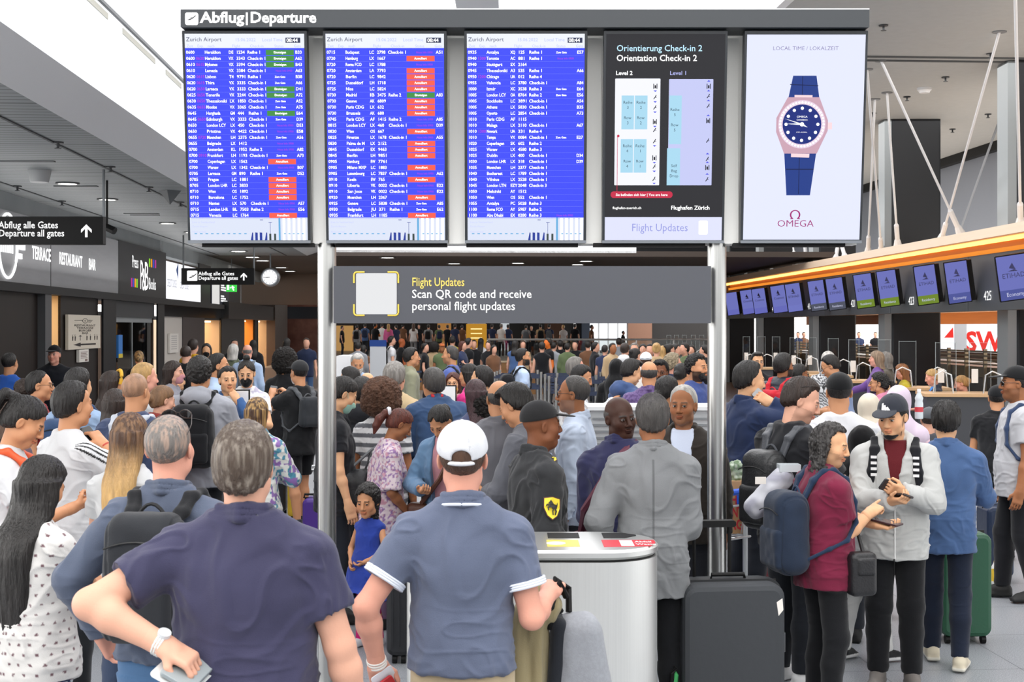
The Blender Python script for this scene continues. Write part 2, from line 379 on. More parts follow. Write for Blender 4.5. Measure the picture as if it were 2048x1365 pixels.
def head_sdf(F, C, R, hs, sex, ears=True, eyes=True, full=0.0, hh=.006):
    P = lambda x, y, z: C+R@(np.array((x, y, z))*hs)
    E = lambda c, r, k=.02, op='u', RR=None: F.ell(P(*c), np.array(r)*hs, R if RR is None else R@RR, k*hs, op)
    jw = .055 if sex != 'm' else .06
    E((0, -.012, .032), (.0765, .097, .087), 0); E((0, .022, -.042), (jw+full*.012, .068, .076), .03); E((0, .066, -.097), (.024, .022, .021), .035)
    for s in (1, -1):
        E((s*.040, .052, -.028), (.027, .028, .028), .03); E((s*.048, .015, -.075), (.018+full*.01, .03, .022), .03)
    F.cone(P(-.036, .080, .020), P(.036, .080, .020), .010*hs, None, .02*hs)
    if full: E((0, .03, -.105), (.05, .045, .03), .03)
    if eyes:
        for s in (1, -1): E((s*.031, .098, .002), (.016, .014, .011), .014, 's')
    F.cone(P(0, .090, .014), P(0, .110, -.030), .0085*hs, .0125*hs, .012*hs)
    for s in (1, -1): E((s*.013, .099, -.036), (.009, .010, .008), .008)
    E((0, .096, -.061), (.022, .010, .0062), .008); E((0, .0945, -.072), (.019, .010, .0068), .006)
    if eyes and hh < .0075:
        for s in (1, -1):
            E((s*.031, .081, .002), (.0150, .0145, .0125), .004)
            E((s*.031, .097, .001), (.0150, .016, .0045), .002, 's')
    if ears:
        for s in (1, -1):
            RR = rotm(-s*22, 0, s*4); E((s*.079, -.010, -.008), (.0075, .019, .031), .008, 'u', RR); E((s*.088, -.004, -.004), (.008, .010, .017), .006, 's', RR)
def hair_sdf(C, R, hs, typ, h, o, sex='m'):
    """o: t thickness, zf front hair line, L length; returns (field, displacement, material, colour jitter)"""
    t = o.get('t', .012); fem = sex == 'f' and typ in ('long', 'bob', 'pony', 'bun'); zf = o.get('zf', .094 if fem else .077); wid = o.get('wid', -.85 if fem else .12); L = o.get('L', .3)*1.0
    big = {'curly': .09, 'afro': .1}.get(typ, .03)
    lo = C-np.array((.2, .26, .22+(L if typ in ('long', 'pony') else .08)))*hs; hi = C+np.array((.2, .2, .2+big))*hs
    F = Field(lo, hi, h); P = lambda x, y, z: C+R@(np.array((x, y, z))*hs)
    def local(x, y, z):
        x = x-C[0]; y = y-C[1]; z = z-C[2]
        return [(R[0, i]*x+R[1, i]*y+R[2, i]*z)/hs for i in range(3)]
    if typ == 'curly':
        F.ell(P(0, -.035, .045), np.array((.088+t*2.2, .1+t*2, .09+t*1.6))*hs, R, 0); F.ell(P(0, -.055, -.03), np.array((.085+t*2.6, .085+t*1.5, .085+t))*hs, R, .03)
    else:
        F.ell(P(0, -.013, .033), np.array((.079+t*.75, .1+t, .09+t))*hs, R, 0)
        if typ in ('long', 'bob', 'pony', 'bun', 'short'): F.ell(P(0, -.05, -.02), np.array((.070+t*.35, .060+t*(.5 if typ == 'short' else 1), .068+t*.5))*hs, R, .03)
        if o.get('quiff'): F.ell(P(0, .05, .105), np.array((.055, .05, .03))*hs, R, .03)
    nz = -.085 if typ not in ('bob', 'long', 'curly') else -.5; sd = o.get('side', .010)
    if typ in ('long', 'bob', 'curly'): sd = o.get('side', .03)
    def cut(x, y, z):
        x, y, z = local(x, y, z)
        if typ == 'bald': e = np.maximum(np.maximum(z-.045-.0*x, y-.012), (-.075+.45*(y+.1))-z)
        else:
            front = np.minimum(zf-z+wid*np.abs(x)+.004*np.sin(x*140+1), y-(sd+.42*np.maximum(z, 0)))
            e = np.maximum(front, (nz+.006*np.sin(x*260)+.5*(y+.1)*(nz > -.3))-z)
            if o.get('crown'): e = np.maximum(e, o['crown']-np.sqrt(x**2+(y+.03)**2+(z-.12)**2))
        return (e*hs).astype(np.float32)
    w_ = F.win(F.lo, F.lo+F.h*F.n); ec = cut(*w_[1:]); wd = o.get('taper', .036 if typ in ('short', 'buzz', 'bald') else .016)*hs
    tp = np.clip((ec+wd)/wd, 0, 1.3); F.D[w_[0]] += (t+.001)*hs*tp*tp*(3-2*np.minimum(tp, 1))*(.45 if typ in ('long', 'bob', 'curly') else .95)
    F.put(w_[0], ec, .012*hs, 'i')
    if typ not in ('long', 'bob', 'curly'):
        for s in (1, -1): F.ell(P(s*.088, .004, -.012), np.array((.03, .024, .036))*hs, R, .006, 's')
    up = np.eye(3)
    if typ in ('long', 'bob'):
        b0 = P(0, 0, 0); LL = L if typ == 'long' else .16; fall = o.get('fall', -.125)
        zz = np.array([.03, -.05, -.13, -.22, -.30, -.45, -.7])*hs; keep = zz > -LL-.05; zz = np.append(zz[keep], -LL)[:]; zz = np.sort(zz)
        wv = np.interp(-zz, [0, .05, .13, .22, .35, .7], [.080, .086, .084, .085, .08, .05]); bv = np.interp(-zz, [0, .05, .13, .22, .4, .7], [.085, .075, .06, .048, .04, .022])
        yv = np.interp(-zz, [0, .05, .13, .22, .3, .7], [-.03, -.04, -.07, fall, fall-.01, fall])
        F2 = Field(lo, hi, h); w0 = o.get('wide', 1.0)
        F2.loft(b0, rotm(o.get('yaw', 0)), zz, wv*w0+t*.4, bv+t*.3, yv, 0, p=2.0, ox=np.interp(-zz, [0, .1, .5], [0, 0, o.get('dx', 0)]))
        def cutf(x, y, z):
            x, y, z = local(x, y, z); return (np.maximum(y-.01-.04*(z < -.12), .0*z-1)*hs).astype(np.float32)
        F2.fun(F2.lo, F2.lo+F2.h*F2.n, cutf, .01)
        A = F.D; B = F2.D; kk = .025; hh = np.maximum(kk-np.abs(A-B), 0)/kk; F.D = np.minimum(A, B)-hh*hh*kk*.25
    if typ == 'pony':
        d = o.get('dx', 0); ph = o.get('ph', .05)
        F.chain([P(0, -.10, ph), P(d*.2, -.155, ph-.01), P(d*.6, -.175, ph-.08), P(d, -.17, ph-.08-L*.5), P(d, -.15, ph-.08-L)], [.022, .028, .034, .03, .012], .012)
    if typ == 'bun':
        q = o.get('bun', (0, -.105, .07)); F.ell(P(*q), (.043*hs*o.get('bs', 1),)*3, None, .012)
    amp, fr = {'curly': (.009, 62), 'long': (.0035, 55), 'buzz': (.0012, 130)}.get(typ, (.0034, 85))
    amp = o.get('amp', amp)
    def disp(V):
        Q = (V-C)/hs; ang = np.arctan2(Q[:, 0], -Q[:, 1])
        if typ == 'curly' or o.get('curl'): return amp*(vnoise(Q*fr, 3)+.7*vnoise(Q*fr*2.1, 5))
        return amp*(vnoise(np.stack([ang*14, Q[:, 2]*9, Q[:, 1]*fr*.5], 1), 2)+.6*vnoise(np.stack([ang*46, Q[:, 2]*16, Q[:, 1]*fr], 1), 4))
    return F, disp
def colour_noise(c, amt, fr, stretch=(1, 1, 1), c2=None, seed=0, frac=.5):
    c = np.array(c, np.float32)
    def f(V):
        n = vnoise(V*fr*np.array(stretch), seed)
        if c2 is None: return np.clip(c*(1+amt*n[:, None]), 0, 1)
        w_ = np.clip((n+frac*2-1)*3*amt+.5, 0, 1)[:, None]; return c*(1-w_)+np.array(c2, np.float32)*w_
    return f
def pattern(kind, c1, c2, c3=None):
    c1 = np.array(lin(c1), np.float32); c2 = np.array(lin(c2), np.float32); c3 = np.array(lin(c3 or '#ffffff'), np.float32)
    def f(V):
        x, y, z = V.T; a = np.arctan2(x, y)*.17
        if kind == 'hstripe': m = (np.mod(z, .075) < .036)
        elif kind == 'vstripe': m = (np.mod(a, .02) < .006) | (np.mod(z, .05) < .006)
        elif kind == 'plaid': m = (np.mod(a, .034) < .012) ^ (np.mod(z, .034) < .012)
        elif kind == 'dots':
            p = np.stack([a/.05+.5*(np.floor(z/.042) % 2), z/.042], 1); q = p-np.floor(p)-.5; m = (q**2).sum(1) < .020
        elif kind == 'flowers':
            p = np.stack([a/.062+.5*(np.floor(z/.075) % 2), z/.075], 1); q = p-np.floor(p)-.5; q[:, 0] *= .85
            m = ((np.abs(q[:, 0]) < .34*np.clip(q[:, 1]+.12, 0, .4)*2.2) & (q[:, 1] > -.1) & (q[:, 1] < .3)) | ((np.abs(q[:, 0]) < .03) & (q[:, 1] < 0) & (q[:, 1] > -.4))
        elif kind == 'floral':
            n = vnoise(V*70, 1); n2 = vnoise(V*55, 8); r = np.where((n > .25)[:, None], c2, c1); return np.where((n2 > .35)[:, None], c3, r)
        elif kind == 'patches':
            n = vnoise(V*38, 1); n2 = vnoise(V*34, 8); r = np.where((n > .2)[:, None], c2, c1); return np.where((n2 > .3)[:, None], c3, r)
        elif kind == 'camo':
            n = vnoise(V*20, 1); n2 = vnoise(V*17, 8); r = np.where((n > .1)[:, None], c2, c1); return np.where((n2 > .25)[:, None], c3, r)
        elif kind == 'quilt': m = np.zeros(len(V), bool)
        elif kind == 'fade': return c1*(1-np.clip((z-.9)/.6, 0, 1))[:, None]+c2*np.clip((z-.9)/.6, 0, 1)[:, None]
        else: m = np.zeros(len(V), bool)
        return np.where(m[:, None], c2, c1)
    return f
PEOPLE = []
def person(px, py, s, a, label, **o):
    g = o.get
    sex = g('sex', 'm'); wf = g('wf', 1.0); bel = g('belly', .0); hs = g('hs', .97 if sex == 'f' else 1.0)
    lean, roll = math.radians(g('lean', 0)), g('roll', 0)
    seated = g('seat', 0)
    Rt = np.array(Matrix.Rotation(-lean, 3, 'X') @ Matrix.Rotation(math.radians(roll), 3, 'Y')); B0 = np.array((0, 0, .95))
    T = lambda x, y, z: B0+Rt@np.array((x, y, z-.95))
    Rh = rotm(g('hy', 0), g('hp', 0), g('hr', 0))
    N = T(0, -.005, 1.475); C = N+Rt@np.array((0, .018, .072))+Rh@np.array((0, .012, .108))*hs
    hk = g('hair', ('short', 'black', {})); htype = hk[0]; ho = hk[2] if len(hk) > 2 else {}
    if htype == 'long' or htype == 'bob': ho = dict(ho)
    ht = {'none': 0, 'bald': 0, 'buzz': .004, 'short': .014, 'long': .010, 'bob': .014, 'pony': .010, 'bun': .010, 'curly': .03}[htype]
    ht = ho.get('t', ht); ho = dict(ho, t=ht)
    extra = .02 if g('cap') else (ht*1.6 if htype == 'curly' else ht)
    if g('hijab'): extra = .022
    top = C+Rh@np.array((0, -.012, .119+extra))*hs; ztop = max(top[2], C[2]+.1)
    H = Z_(py, s)-g('z0', 0); k = H/ztop
    h = min(max(2.0/s, g('hmin', .0052)), .032)/k; hh = (min(h, .0062) if s > 120 else h)
    if s > 180 and 55 < ((a+g('hy', 0)) % 360) < 305: hh = .0042
    if s < 90: h = hh = .03/k
    ra = math.radians(-a); cx = k*(C[0]*math.cos(ra)-C[1]*math.sin(ra)); cy = k*(C[0]*math.sin(ra)+C[1]*math.cos(ra))
    zoff = 0
    if seated: k = .95; zoff = H-k*ztop; cx = k*(C[0]*math.cos(ra)-C[1]*math.sin(ra)); cy = k*(C[0]*math.sin(ra)+C[1]*math.cos(ra))
    root = empty('person', (X_(px, s)-cx, Y_(s)-cy, g('z0', 0)+zoff), ra, label, 'person', g('group'))
    root['scale_used'] = round(k*1.75, 2)
    PEOPLE.append((label, round(H, 2), round(k*1.75, 2)))
    sk = tone(g('skin', 'fair'))
    ta = np.array(TAm if sex == 'm' else TAf)*wf; tb = np.array(TBm if sex == 'm' else TBf)*(.5+.5*wf)
    bump = bel*np.exp(-((TZ-1.06)/.14)**2); oy = bump*.75; tb = tb+bump*.5; ta = ta+bump*.35
    sw = (.170 if sex == 'm' else .155)*(.4+.6*wf)
    aw = .5+.5*wf; aw *= 1.0 if sex == 'm' else .86
    arms = {}
    for sd, key in ((1, 'R'), (-1, 'L')):
        q = g(key, 'down')
        if isinstance(q, str): q = ARM[q]
        W, pole, nrm, curl = q[:4]
        W = np.array((W[0]*sd, W[1], W[2])); pole = np.array((pole[0]*sd, pole[1], pole[2])); nrm = np.array((nrm[0]*sd, nrm[1], nrm[2]), float)
        if q is ARM.get('down') or q is ARM.get('carry'): W = W+np.array((sd*(sw-.170)+sd*(wf-1)*.06, 0, 0)); 
        if lean and W[2] > .9: W = B0+Rt@(W-B0)
        S = T(sd*sw, -.005, 1.395); El, W = ik(S, W, .295, .255, pole)
        hd = (W-El)/np.linalg.norm(W-El)
        if len(q) > 5: hd = hd+np.array((q[5][0]*sd, q[5][1], q[5][2])); hd /= np.linalg.norm(hd)
        arms[key] = dict(S=S, E=El, W=W, n=nrm, c=curl, d=hd, sd=sd, pt=len(q) > 4 and q[4])
    st = g('step', 0.0); fw = g('stance', .1); legs = []
    for sd in (1, -1):
        hip = np.array((sd*.088*(.5+.5*wf), 0, .91)); ft = np.array((sd*fw, sd*st, .085))
        if seated: ft = np.array((sd*.12, .36, .91-.44))
        kn, ft = ik(hip, ft, .414, .414, (sd*.12, 1.2, .5)); legs.append((sd, hip, kn, ft))
    top_ = g('top', dict(kind='tee', col='#333333')); bot = g('bot', dict(kind='trousers', col='#22252c'))
    # ---- body: head, neck, core, arms, hands, bare legs in one mesh
    A = np.array([v for q in arms.values() for v in (q['S'], q['E'], q['W'], q['W']+q['d']*.2)]+[T(0, 0, .9), T(.2, .1, 1.5), T(-.2, -.1, 1.5)])
    bare = bot['kind'] in ('shorts', 'skirt') or top_['kind'] == 'dress'
    if bare: A = np.concatenate([A, [v for l in legs for v in l[1:]]])
    F = Field(A.min(0)-.08, A.max(0)+.08, h*(1.15 if top_.get('sl', .5 if top_['kind'] in ('tee', 'polo', 'blouse', 'dress') else 2) < 1 or s <= 250 else 1.7))
    zz = TZ[3:]-.95; F.loft(B0, Rt, zz, ta[3:]*.8, tb[3:]*.76, oy[3:]*.6, .02)
    for q in arms.values():
        S, El, W = q['S'], q['E'], q['W']; M = El+(W-El)*.3
        F.cone(S, El, .052*aw, .041*aw, .03); F.cone(El, M, .041*aw, .043*aw, .02); F.cone(M, W, .043*aw, .027*aw, .02)
        if s <= 250: hand_sdf(F, W, q['d'], q['n'], q['sd'], q['c'], q['pt'])
    if bare:
        for sd, hip, kn, ft in legs:
            F.cone(hip, kn, .08*aw, .056*aw, .03); m = kn+(ft-kn)*.3+np.array((0, -.015, 0)); F.cone(kn, m, .054*aw, .056*aw, .02); F.cone(m, ft, .056*aw, .038*aw, .02)
    parts = [F.quads()]
    if s > 250:
        for q in arms.values():
            hb = Field(np.minimum(q['W'], q['W']+q['d']*.2)-.08, np.maximum(q['W'], q['W']+q['d']*.2)+.08, min(h, .0042/k)); hand_sdf(hb, q['W'], q['d'], q['n'], q['sd'], q['c'], q['pt'])
            hb.cone(q['W']-q['d']*.05, q['W'], .032*aw, .0275*aw, .02); parts.append(hb.quads())
    Fh = Field(C-.17*hs, C+.17*hs, hh); eyes = s > 120
    head_sdf(Fh, C, Rh, hs, sex, not g('hijab'), eyes, g('full', 0), hh)
    Fh.cone(C+Rh@np.array((0, -.022, -.06))*hs, N+np.array((0, 0, -.03)), .052*(1 if sex == 'm' else .86)*(.6+.4*wf), .060*(.5+.5*wf), .03)
    parts.append(Fh.quads())
    n = 0; Vs, Qs = [], []
    for V, Q in parts: Vs.append(V); Qs.append(Q+n); n += len(V)
    V = np.concatenate(Vs); Q = np.concatenate(Qs)
    L = (V-C)@Rh/hs
    c = np.tile(sk, (len(V), 1)); x, y, z = L.T; inh = (np.abs(x) < .1) & (np.abs(z) < .14) & (np.abs(y) < .14)
    def mix(m, col, amt=1.0): c[m] = c[m]*(1-amt)+np.array(col)*amt
    c *= (1+.06*vnoise(V*18, 4))[:, None]
    warm = np.exp(-(((np.abs(x)-.04)/.02)**2+((z+.03)/.025)**2))*(y > .03)*.35*inh; c = c*(1-warm[:, None])+c*np.array((1.12, .82, .78))*warm[:, None]
    bc = hcol(g('brow', hk[1]))
    if eyes:
        mix(inh & (y > .075) & (np.abs(z-.0235-.10*np.clip(.03-np.abs(np.abs(x)-.03), -.02, 0)) < .0048) & (np.abs(x) > .012) & (np.abs(x) < .053), bc, .8)
        mix(inh & (y > .078) & (np.abs(x) < .024) & (np.abs(z+.067) < .0115), sk*np.array((.85, .5, .48)), .75)
        mix(inh & (y > .085) & (np.abs(x) < .021) & (np.abs(z+.0668) < .0025), sk*.25, .8)
        if hh >= .0075*1.0: mix(inh & (y > .07) & (np.abs(z-.002) < .006) & (np.abs(np.abs(x)-.031) < .012), (.03, .02, .02), .8)
        else: mix(inh & (y > .08) & (np.abs(z-.0075) < .0026) & (np.abs(np.abs(x)-.031) < .0165), bc*.6, .7)
    bd = g('beard')
    if bd:
        m = inh & (z < -.035-.9*np.clip(y-.03, -1, .0)*0) & ((z < -.05) | (np.abs(x) > .045)) & (y > -.02) & ~((np.abs(x) < .02) & (np.abs(z+.067) < .009)) & (z > -.14)
        m &= ~((z > -.056) & (np.abs(x) < .03) & (z < -.03) & False); m &= (z < -.047) | (np.abs(x) > .058)
        mix(m, hcol(bd[0]), bd[1])
    body = mesh_obj('body', V*k, Q, SKIN, root, True, c)
    # ---- eyes
    if eyes and hh < .0075 and 40 < ((a+g('hy', 0)) % 360) < 320:
        for sd in (1, -1):
            m = MB(); prof = [(.0128*hs*math.sin(t), .0128*hs*-math.cos(t)) for t in np.linspace(.02, math.pi-.02, 13)]
            m.lathe(prof, n=16, ax='z'); W_ = np.array(m.V); ang = np.degrees(np.arccos(np.clip(W_[:, 2]/(.0128*hs), -1, 1)))
            gz = g('gaze', (0, 0)); Rg = Rh@rotm(gz[0], gz[1])
            W2 = np.stack([W_[:, 0], W_[:, 2], -W_[:, 1]], 1)@Rg.T+C+Rh@np.array((sd*.031, .0805, .002))*hs
            cc = np.where(ang[:, None] < 16, (.005, .005, .005), np.where(ang[:, None] < 36, lin('#2e1d12'), (.5, .48, .46)))
            e = mesh_obj('eye', W2*k, np.array([f for f in m.F if len(f) == 4]), EYEM, body, True, cc)
    # ---- hair
    if htype != 'none':
        hr = hcol(hk[1]); Fq, dq = hair_sdf(C, Rh, hs, htype, hh if s > 120 else h, ho, sex)
        c2 = ho.get('c2'); hcn = colour_noise(hr, .35, 60, (1, 1, .15)) if not c2 else colour_noise(hr, ho.get('mixk', .45), max(ho.get('mixf', 110), 110), (1, 1, .12), hcol(c2), 2, ho.get('frac', .5))
        if ho.get('tip'):
            base = hcn; tc = hcol(ho['tip'])
            def hcn(V):
                q = np.clip((C[2]-.02-V[:, 2])/(.22), 0, 1)[:, None]; return base(V)*(1-q)+tc*(1+.3*vnoise(V*np.array((70, 70, 8)), 9))[:, None]*q
        sculpt('hair', Fq, CURLM if htype == 'curly' else HAIRM, root, hcn, k, dq)
    if bd and bd[1] > .6:
        Fb = Field(C-.16, C+.16, hh); P = lambda x, y, z: C+Rh@(np.array((x, y, z))*hs); bl = bd[2] if len(bd) > 2 else .008
        Fb.ell(P(0, .028, -.062), np.array((.064+bl*.8, .064+bl, .060+bl))*hs, Rh, 0); Fb.ell(P(0, .07, -.1), np.array((.03+bl, .024+bl, .022+bl))*hs, Rh, .03)
        def bcut(x, y, z):
            x = x-C[0]; y = y-C[1]; z = z-C[2]; u, v, w2 = [(Rh[0, i]*x+Rh[1, i]*y+Rh[2, i]*z)/hs for i in range(3)]
            e = np.maximum(w2+.050-.9*np.maximum(np.abs(u)-.028, 0), -v+.0)
            e = np.maximum(e, .022-np.sqrt(u**2+((w2+.068)*2.0)**2+0*v)); return (e*hs).astype(np.float32)
        Fb.fun(Fb.lo, Fb.lo+Fb.h*Fb.n, bcut, .006)
        sculpt('beard', Fb, HAIRM, root, colour_noise(hcol(bd[0]), .3, 90), k, lambda V: .003*vnoise(V*140, 6))
    # ---- top
    tk = top_['kind']; off = top_.get('off', {'tee': .012, 'polo': .013, 'shirt': .015, 'blouse': .016, 'hoodie': .021, 'jacket': .022, 'blazer': .020, 'dress': .016, 'puffer': .038}.get(tk, .014))
    sl = top_.get('sl', {'tee': .55, 'polo': .55, 'blouse': .6, 'dress': .2}.get(tk, 2.0)); hem = top_.get('hem', {'blazer': .74, 'jacket': .80, 'puffer': .82, 'dress': .45, 'hoodie': .80, 'blouse': .76}.get(tk, .80))
    boxy = top_.get('boxy', .95 if tk != 'dress' else .8); flare = top_.get('flare', 0.0); wr = top_.get('wr', .0068)
    zs = TZ.copy(); ga, gb, go = ta+off, tb+off, oy.copy()
    if sex == 'f': gb = gb+.022*np.exp(-((TZ-1.25)/.07)**2); go = go+.02*np.exp(-((TZ-1.25)/.07)**2)
    i0 = 6; ga[:i0] = np.maximum(ga[:i0], boxy*ga[i0]); gb[:i0] = np.maximum(gb[:i0], boxy*gb[i0])
    mx_ = np.argmax(gb[:i0+1]); gb[:mx_] = np.maximum(gb[:mx_], .93*gb[mx_]); go[:mx_] = np.maximum(go[:mx_], .8*go[mx_])
    hipw = (.088*(.5+.5*wf)+.078*aw+.012+off*.8); ga[:5] = np.maximum(ga[:5], hipw*np.array([1, 1, 1, .97, .9]))
    gb[:5] = np.maximum(gb[:5], np.maximum(tb[:5]+.024+off*.5, .138*(.5+.5*wf)+off*.5))
    if hem < .70: zs = np.concatenate([[hem], zs]); ga = np.concatenate([[ga[0]+flare], ga]); gb = np.concatenate([[gb[0]+flare], gb]); go = np.concatenate([[go[0]], go])
    if flare: ga = ga+flare*np.clip((1.25-zs)/.8, 0, 1); gb = gb+flare*np.clip((1.25-zs)/.8, 0, 1)
    AA = np.array([v for q in arms.values() for v in (q['S'], q['E'], q['W'])]+[T(.3, .2, hem), T(-.3, -.22, hem), T(.1, .1, 1.62)])
    F = Field(AA.min(0)-.1, AA.max(0)+.09, h*(1.05 if s > 250 else 1.35))
    F.loft(B0, Rt, zs-.95, ga, gb, go, 0)
    F.plane(T(0, 0, hem), Rt@np.array((0, 0, -1.)), 0)
    for q in arms.values():
        S, El, W, sd = q['S'], q['E'], q['W'], q['sd']; nb = T(sd*.055*wf, -.012, 1.468)
        F.cone(nb, S, .040*aw+off*.8, .054*aw+off*.8, .045)
        cuff = top_.get('cuff', 0)
        if sl <= 1.0:
            if sl > .05: F.cone(S, S+(El-S)*sl*1.0, .055*aw+off, .053*aw+off*1.3+top_.get('wide', 0), .03, flat=True)
        else:
            f = min(sl-1, 1.0); e2 = El+(W-El)*f; F.cone(S, El, .058*aw+off, .047*aw+off*1.1, .03); F.cone(El, e2, .047*aw+off*1.1, (.034*aw+off*(.95 if tk != 'puffer' else 1.2)) if f > .6 else .046*aw+off, .02, flat=True)
    if tk in ('hoodie',) or top_.get('hood'):
        F.ell(T(0, -.105, 1.475), (.115, .06, .07), Rt, .03); F.chain([T(-.085, .0, 1.50), T(-.06, .07, 1.47), T(.06, .07, 1.47), T(.085, 0, 1.5), T(.07, -.08, 1.52), T(-.07, -.08, 1.52), T(-.085, .0, 1.5)], [.028]*7, .02); F.chain([T(-.07, -.03, 1.515), T(-.04, -.085, 1.53), T(.04, -.085, 1.53), T(.07, -.03, 1.515)], [.026, .034, .034, .026], .02)
    if tk in ('polo', 'shirt', 'jacket', 'blazer') or top_.get('collar'):
        r = .012 if tk != 'jacket' else .016
        cw = .5+.5*wf
        for zc, e in ((1.490, .006), (1.507, .003), (1.524, 0)):
            F.chain([T(.026, .074+e, zc-.035), T((.066+e)*cw, .025, zc-.006), T((.062+e)*cw, -.04, zc+.010), T(0, -.074*cw-e, zc+.018), T((-.062-e)*cw, -.04, zc+.010), T((-.066-e)*cw, .025, zc-.006), T(-.026, .074+e, zc-.035)], [r*.8]*7, .003)
    oc = top_.get('open')
    if oc:  # open front: (width at the top, width at the hem, lowest point of the gap)
        def wedge(x, y, z):
            x = x-B0[0]; y = y-B0[1]; z = z-B0[2]; u, v, w2 = [Rt[0, i]*x+Rt[1, i]*y+Rt[2, i]*z for i in range(3)]
            w2 = w2+.95; wd = np.interp(w2, [oc[2], 1.46], [oc[1], oc[0]]); wd = np.where(w2 < oc[2], -.05, wd)
            return -np.maximum(np.abs(u)-wd, .03-v).astype(np.float32)
        F.fun(F.lo, F.lo+F.h*F.n, wedge, .006)
    pt = top_.get('pat')
    cf = pattern(pt[0], top_['col'], *pt[1:]) if pt else colour_noise(lin(top_['col']), .10, 9)
    trim = top_.get('trim')
    if trim:
        m_ = MB(); tm = mat('trim_'+trim, trim, .8)
        for q in arms.values():
            d = (q['E']-q['S']); e_ = q['S']+d*sl*.99; d = d/np.linalg.norm(d); u1 = np.cross(d, (0, 1, 0)); u1 /= np.linalg.norm(u1); u2 = np.cross(d, u1); rr = .053*aw+off*1.3+top_.get('wide', 0)+.005
            for dz in (-.012, -.004, .004): m_.tube([(e_+d*dz+rr*(u1*math.cos(t_)+u2*math.sin(t_)))*k for t_ in np.linspace(0, 6.2832, 28, endpoint=False)], .0052*k, 6, True)
        cw = .5+.5*wf; m_.tube([T(*p)*k for p in ((.05, .066, 1.472), (.082*cw, .02, 1.490), (.077*cw, -.05, 1.501), (.034, -.092*cw, 1.508), (-.034, -.092*cw, 1.508), (-.077*cw, -.05, 1.501), (-.082*cw, .02, 1.490), (-.05, .066, 1.472))], .0055*k, 6)
        m_.build('trim_band', tm, root, True)
    if False:
        base = cf; tc = np.array(lin(trim))
        def cf(V):
            c = base(V); Lq = (V-B0)@Rt; m = (np.abs(Lq[:, 2]-1.494+.95) < .006) & (np.abs(Lq[:, 0]) < .1)
            for q in arms.values():
                dd = (q['E']-q['S']); tq = ((V-q['S'])@dd)/(dd@dd); rr = np.linalg.norm(V-q['S']-tq[:, None]*dd, axis=1); m |= (tq > sl*.95) & (rr < .085) & (tq < sl*1.08)
            c[m] = tc; return c
    if top_.get('marks'):
        base2 = cf
        def cf(V): return top_['marks'](base2(V), V, T, arms)
    quilt = (tk == 'puffer')
    def dt(V):
        Lq = (V-B0)@Rt
        q1 = vnoise(V*np.array((5, 5, 4)), 15)[:, None]*.12; d = wr*(vnoise(V*np.array((13, 13, 8)), 11)+.5*vnoise((V+q1)*np.array((26, 26, 14)), 12)); r0 = 1-np.abs(vnoise((V+q1)*np.array((11, 11, 11)), 16)); d = d+wr*1.1*(np.clip(r0-.72, 0, 1)*3)
        r = 1-np.abs(vnoise(V*np.array((9, 9, 22))+np.array((0, 0, 3.1)), 14)); d = d+wr*.9*np.clip(r-.75, 0, 1)*3*np.exp(-((Lq[:, 2]+.95-1.0)/.16)**2)
        if quilt: d = d+.009*np.abs(np.sin(Lq[:, 2]*math.pi/.055))
        return d
    tname = {'tee': 'shirt', 'polo': 'polo_shirt', 'puffer': 'puffer_jacket'}.get(tk, tk)
    sculpt(tname, F, top_.get('mat', CLOTH if tk not in ('puffer',) else CLOTHS), root, cf, k, dt)
    if oc or top_.get('inner'):
        F = Field(T(-.26, -.2, .75), T(.26, .3, 1.56)+np.array((0, .1, .06)), h*1.2); F.loft(B0, Rt, TZ-.95, ta+.008, tb+.010, oy+.004, 0); F.plane(T(0, 0, top_.get('inhem', .84)), Rt@np.array((0, 0, -1.)))
        if top_.get('incollar', 1):
            for zc in (1.49, 1.51):
                F.chain([T(.025, .07, zc-.04), T(.062, .02, zc), T(.058, -.04, zc+.015), T(0, -.068, zc+.02), T(-.058, -.04, zc+.015), T(-.062, .02, zc), T(-.025, .07, zc-.04)], [.010]*7, .006)
        sculpt('undershirt', F, CLOTH, root, colour_noise(lin(top_.get('inner', '#d8dde4')), .05, 9), k, lambda V: .003*vnoise(V*14, 3))
    # ---- trousers / skirt
    bk = bot['kind']
    if s > g('legs_over', 0) and bk != 'none' and not (tk == 'dress' and bk != 'leggings'):
        A = np.array([v for l in legs for v in l[1:]]+[(.24*wf, .2, 1.04), (-.24*wf, -.2, 1.04)]); lo, hi = A.min(0)-.12, A.max(0)+.06; lo[2] = max(A.min(0)[2]-.06, .0)
        F = Field(lo, hi, h*(1.15 if s > 290 else 1.7)); bw = bot.get('w', 1.0); offb = .010
        pz = np.array([.80, .86, .94, 1.0, 1.04]); F.loft((0, 0, 0), np.eye(3), pz, np.interp(pz, TZ, ta)+offb-.003, np.interp(pz, TZ, tb)+offb-.003, np.interp(pz, TZ, oy)*.8, .02)
        if bk == 'skirt': F.loft((0, 0, 0), np.eye(3), [bot.get('to', .5), .75, .9], np.array([.24, .21, .18])*wf, np.array([.2, .17, .14])*wf, None, .03)
        else:
            for sd, hip, kn, ft in legs:
                e = ft if bk != 'shorts' else hip+(kn-hip)*bot.get('to', .85)
                F.cone(hip, kn if bk != 'shorts' else e, .078*aw*(.6+.4*bw)+offb, (.062*aw*bw if bk != 'shorts' else .085*aw)+offb, .04, flat=bk == 'shorts')
                if bk != 'shorts':
                    e = ft-np.array((0, 0, .083 if s <= 45 else 0)); m = kn+(e-kn)*.4+np.array((0, -.012, 0)); F.cone(kn, m, .062*aw*bw+offb, .058*aw*bw+offb, .02); F.cone(m, e, .058*aw*bw+offb, .048*bw+offb, .02, flat=True)
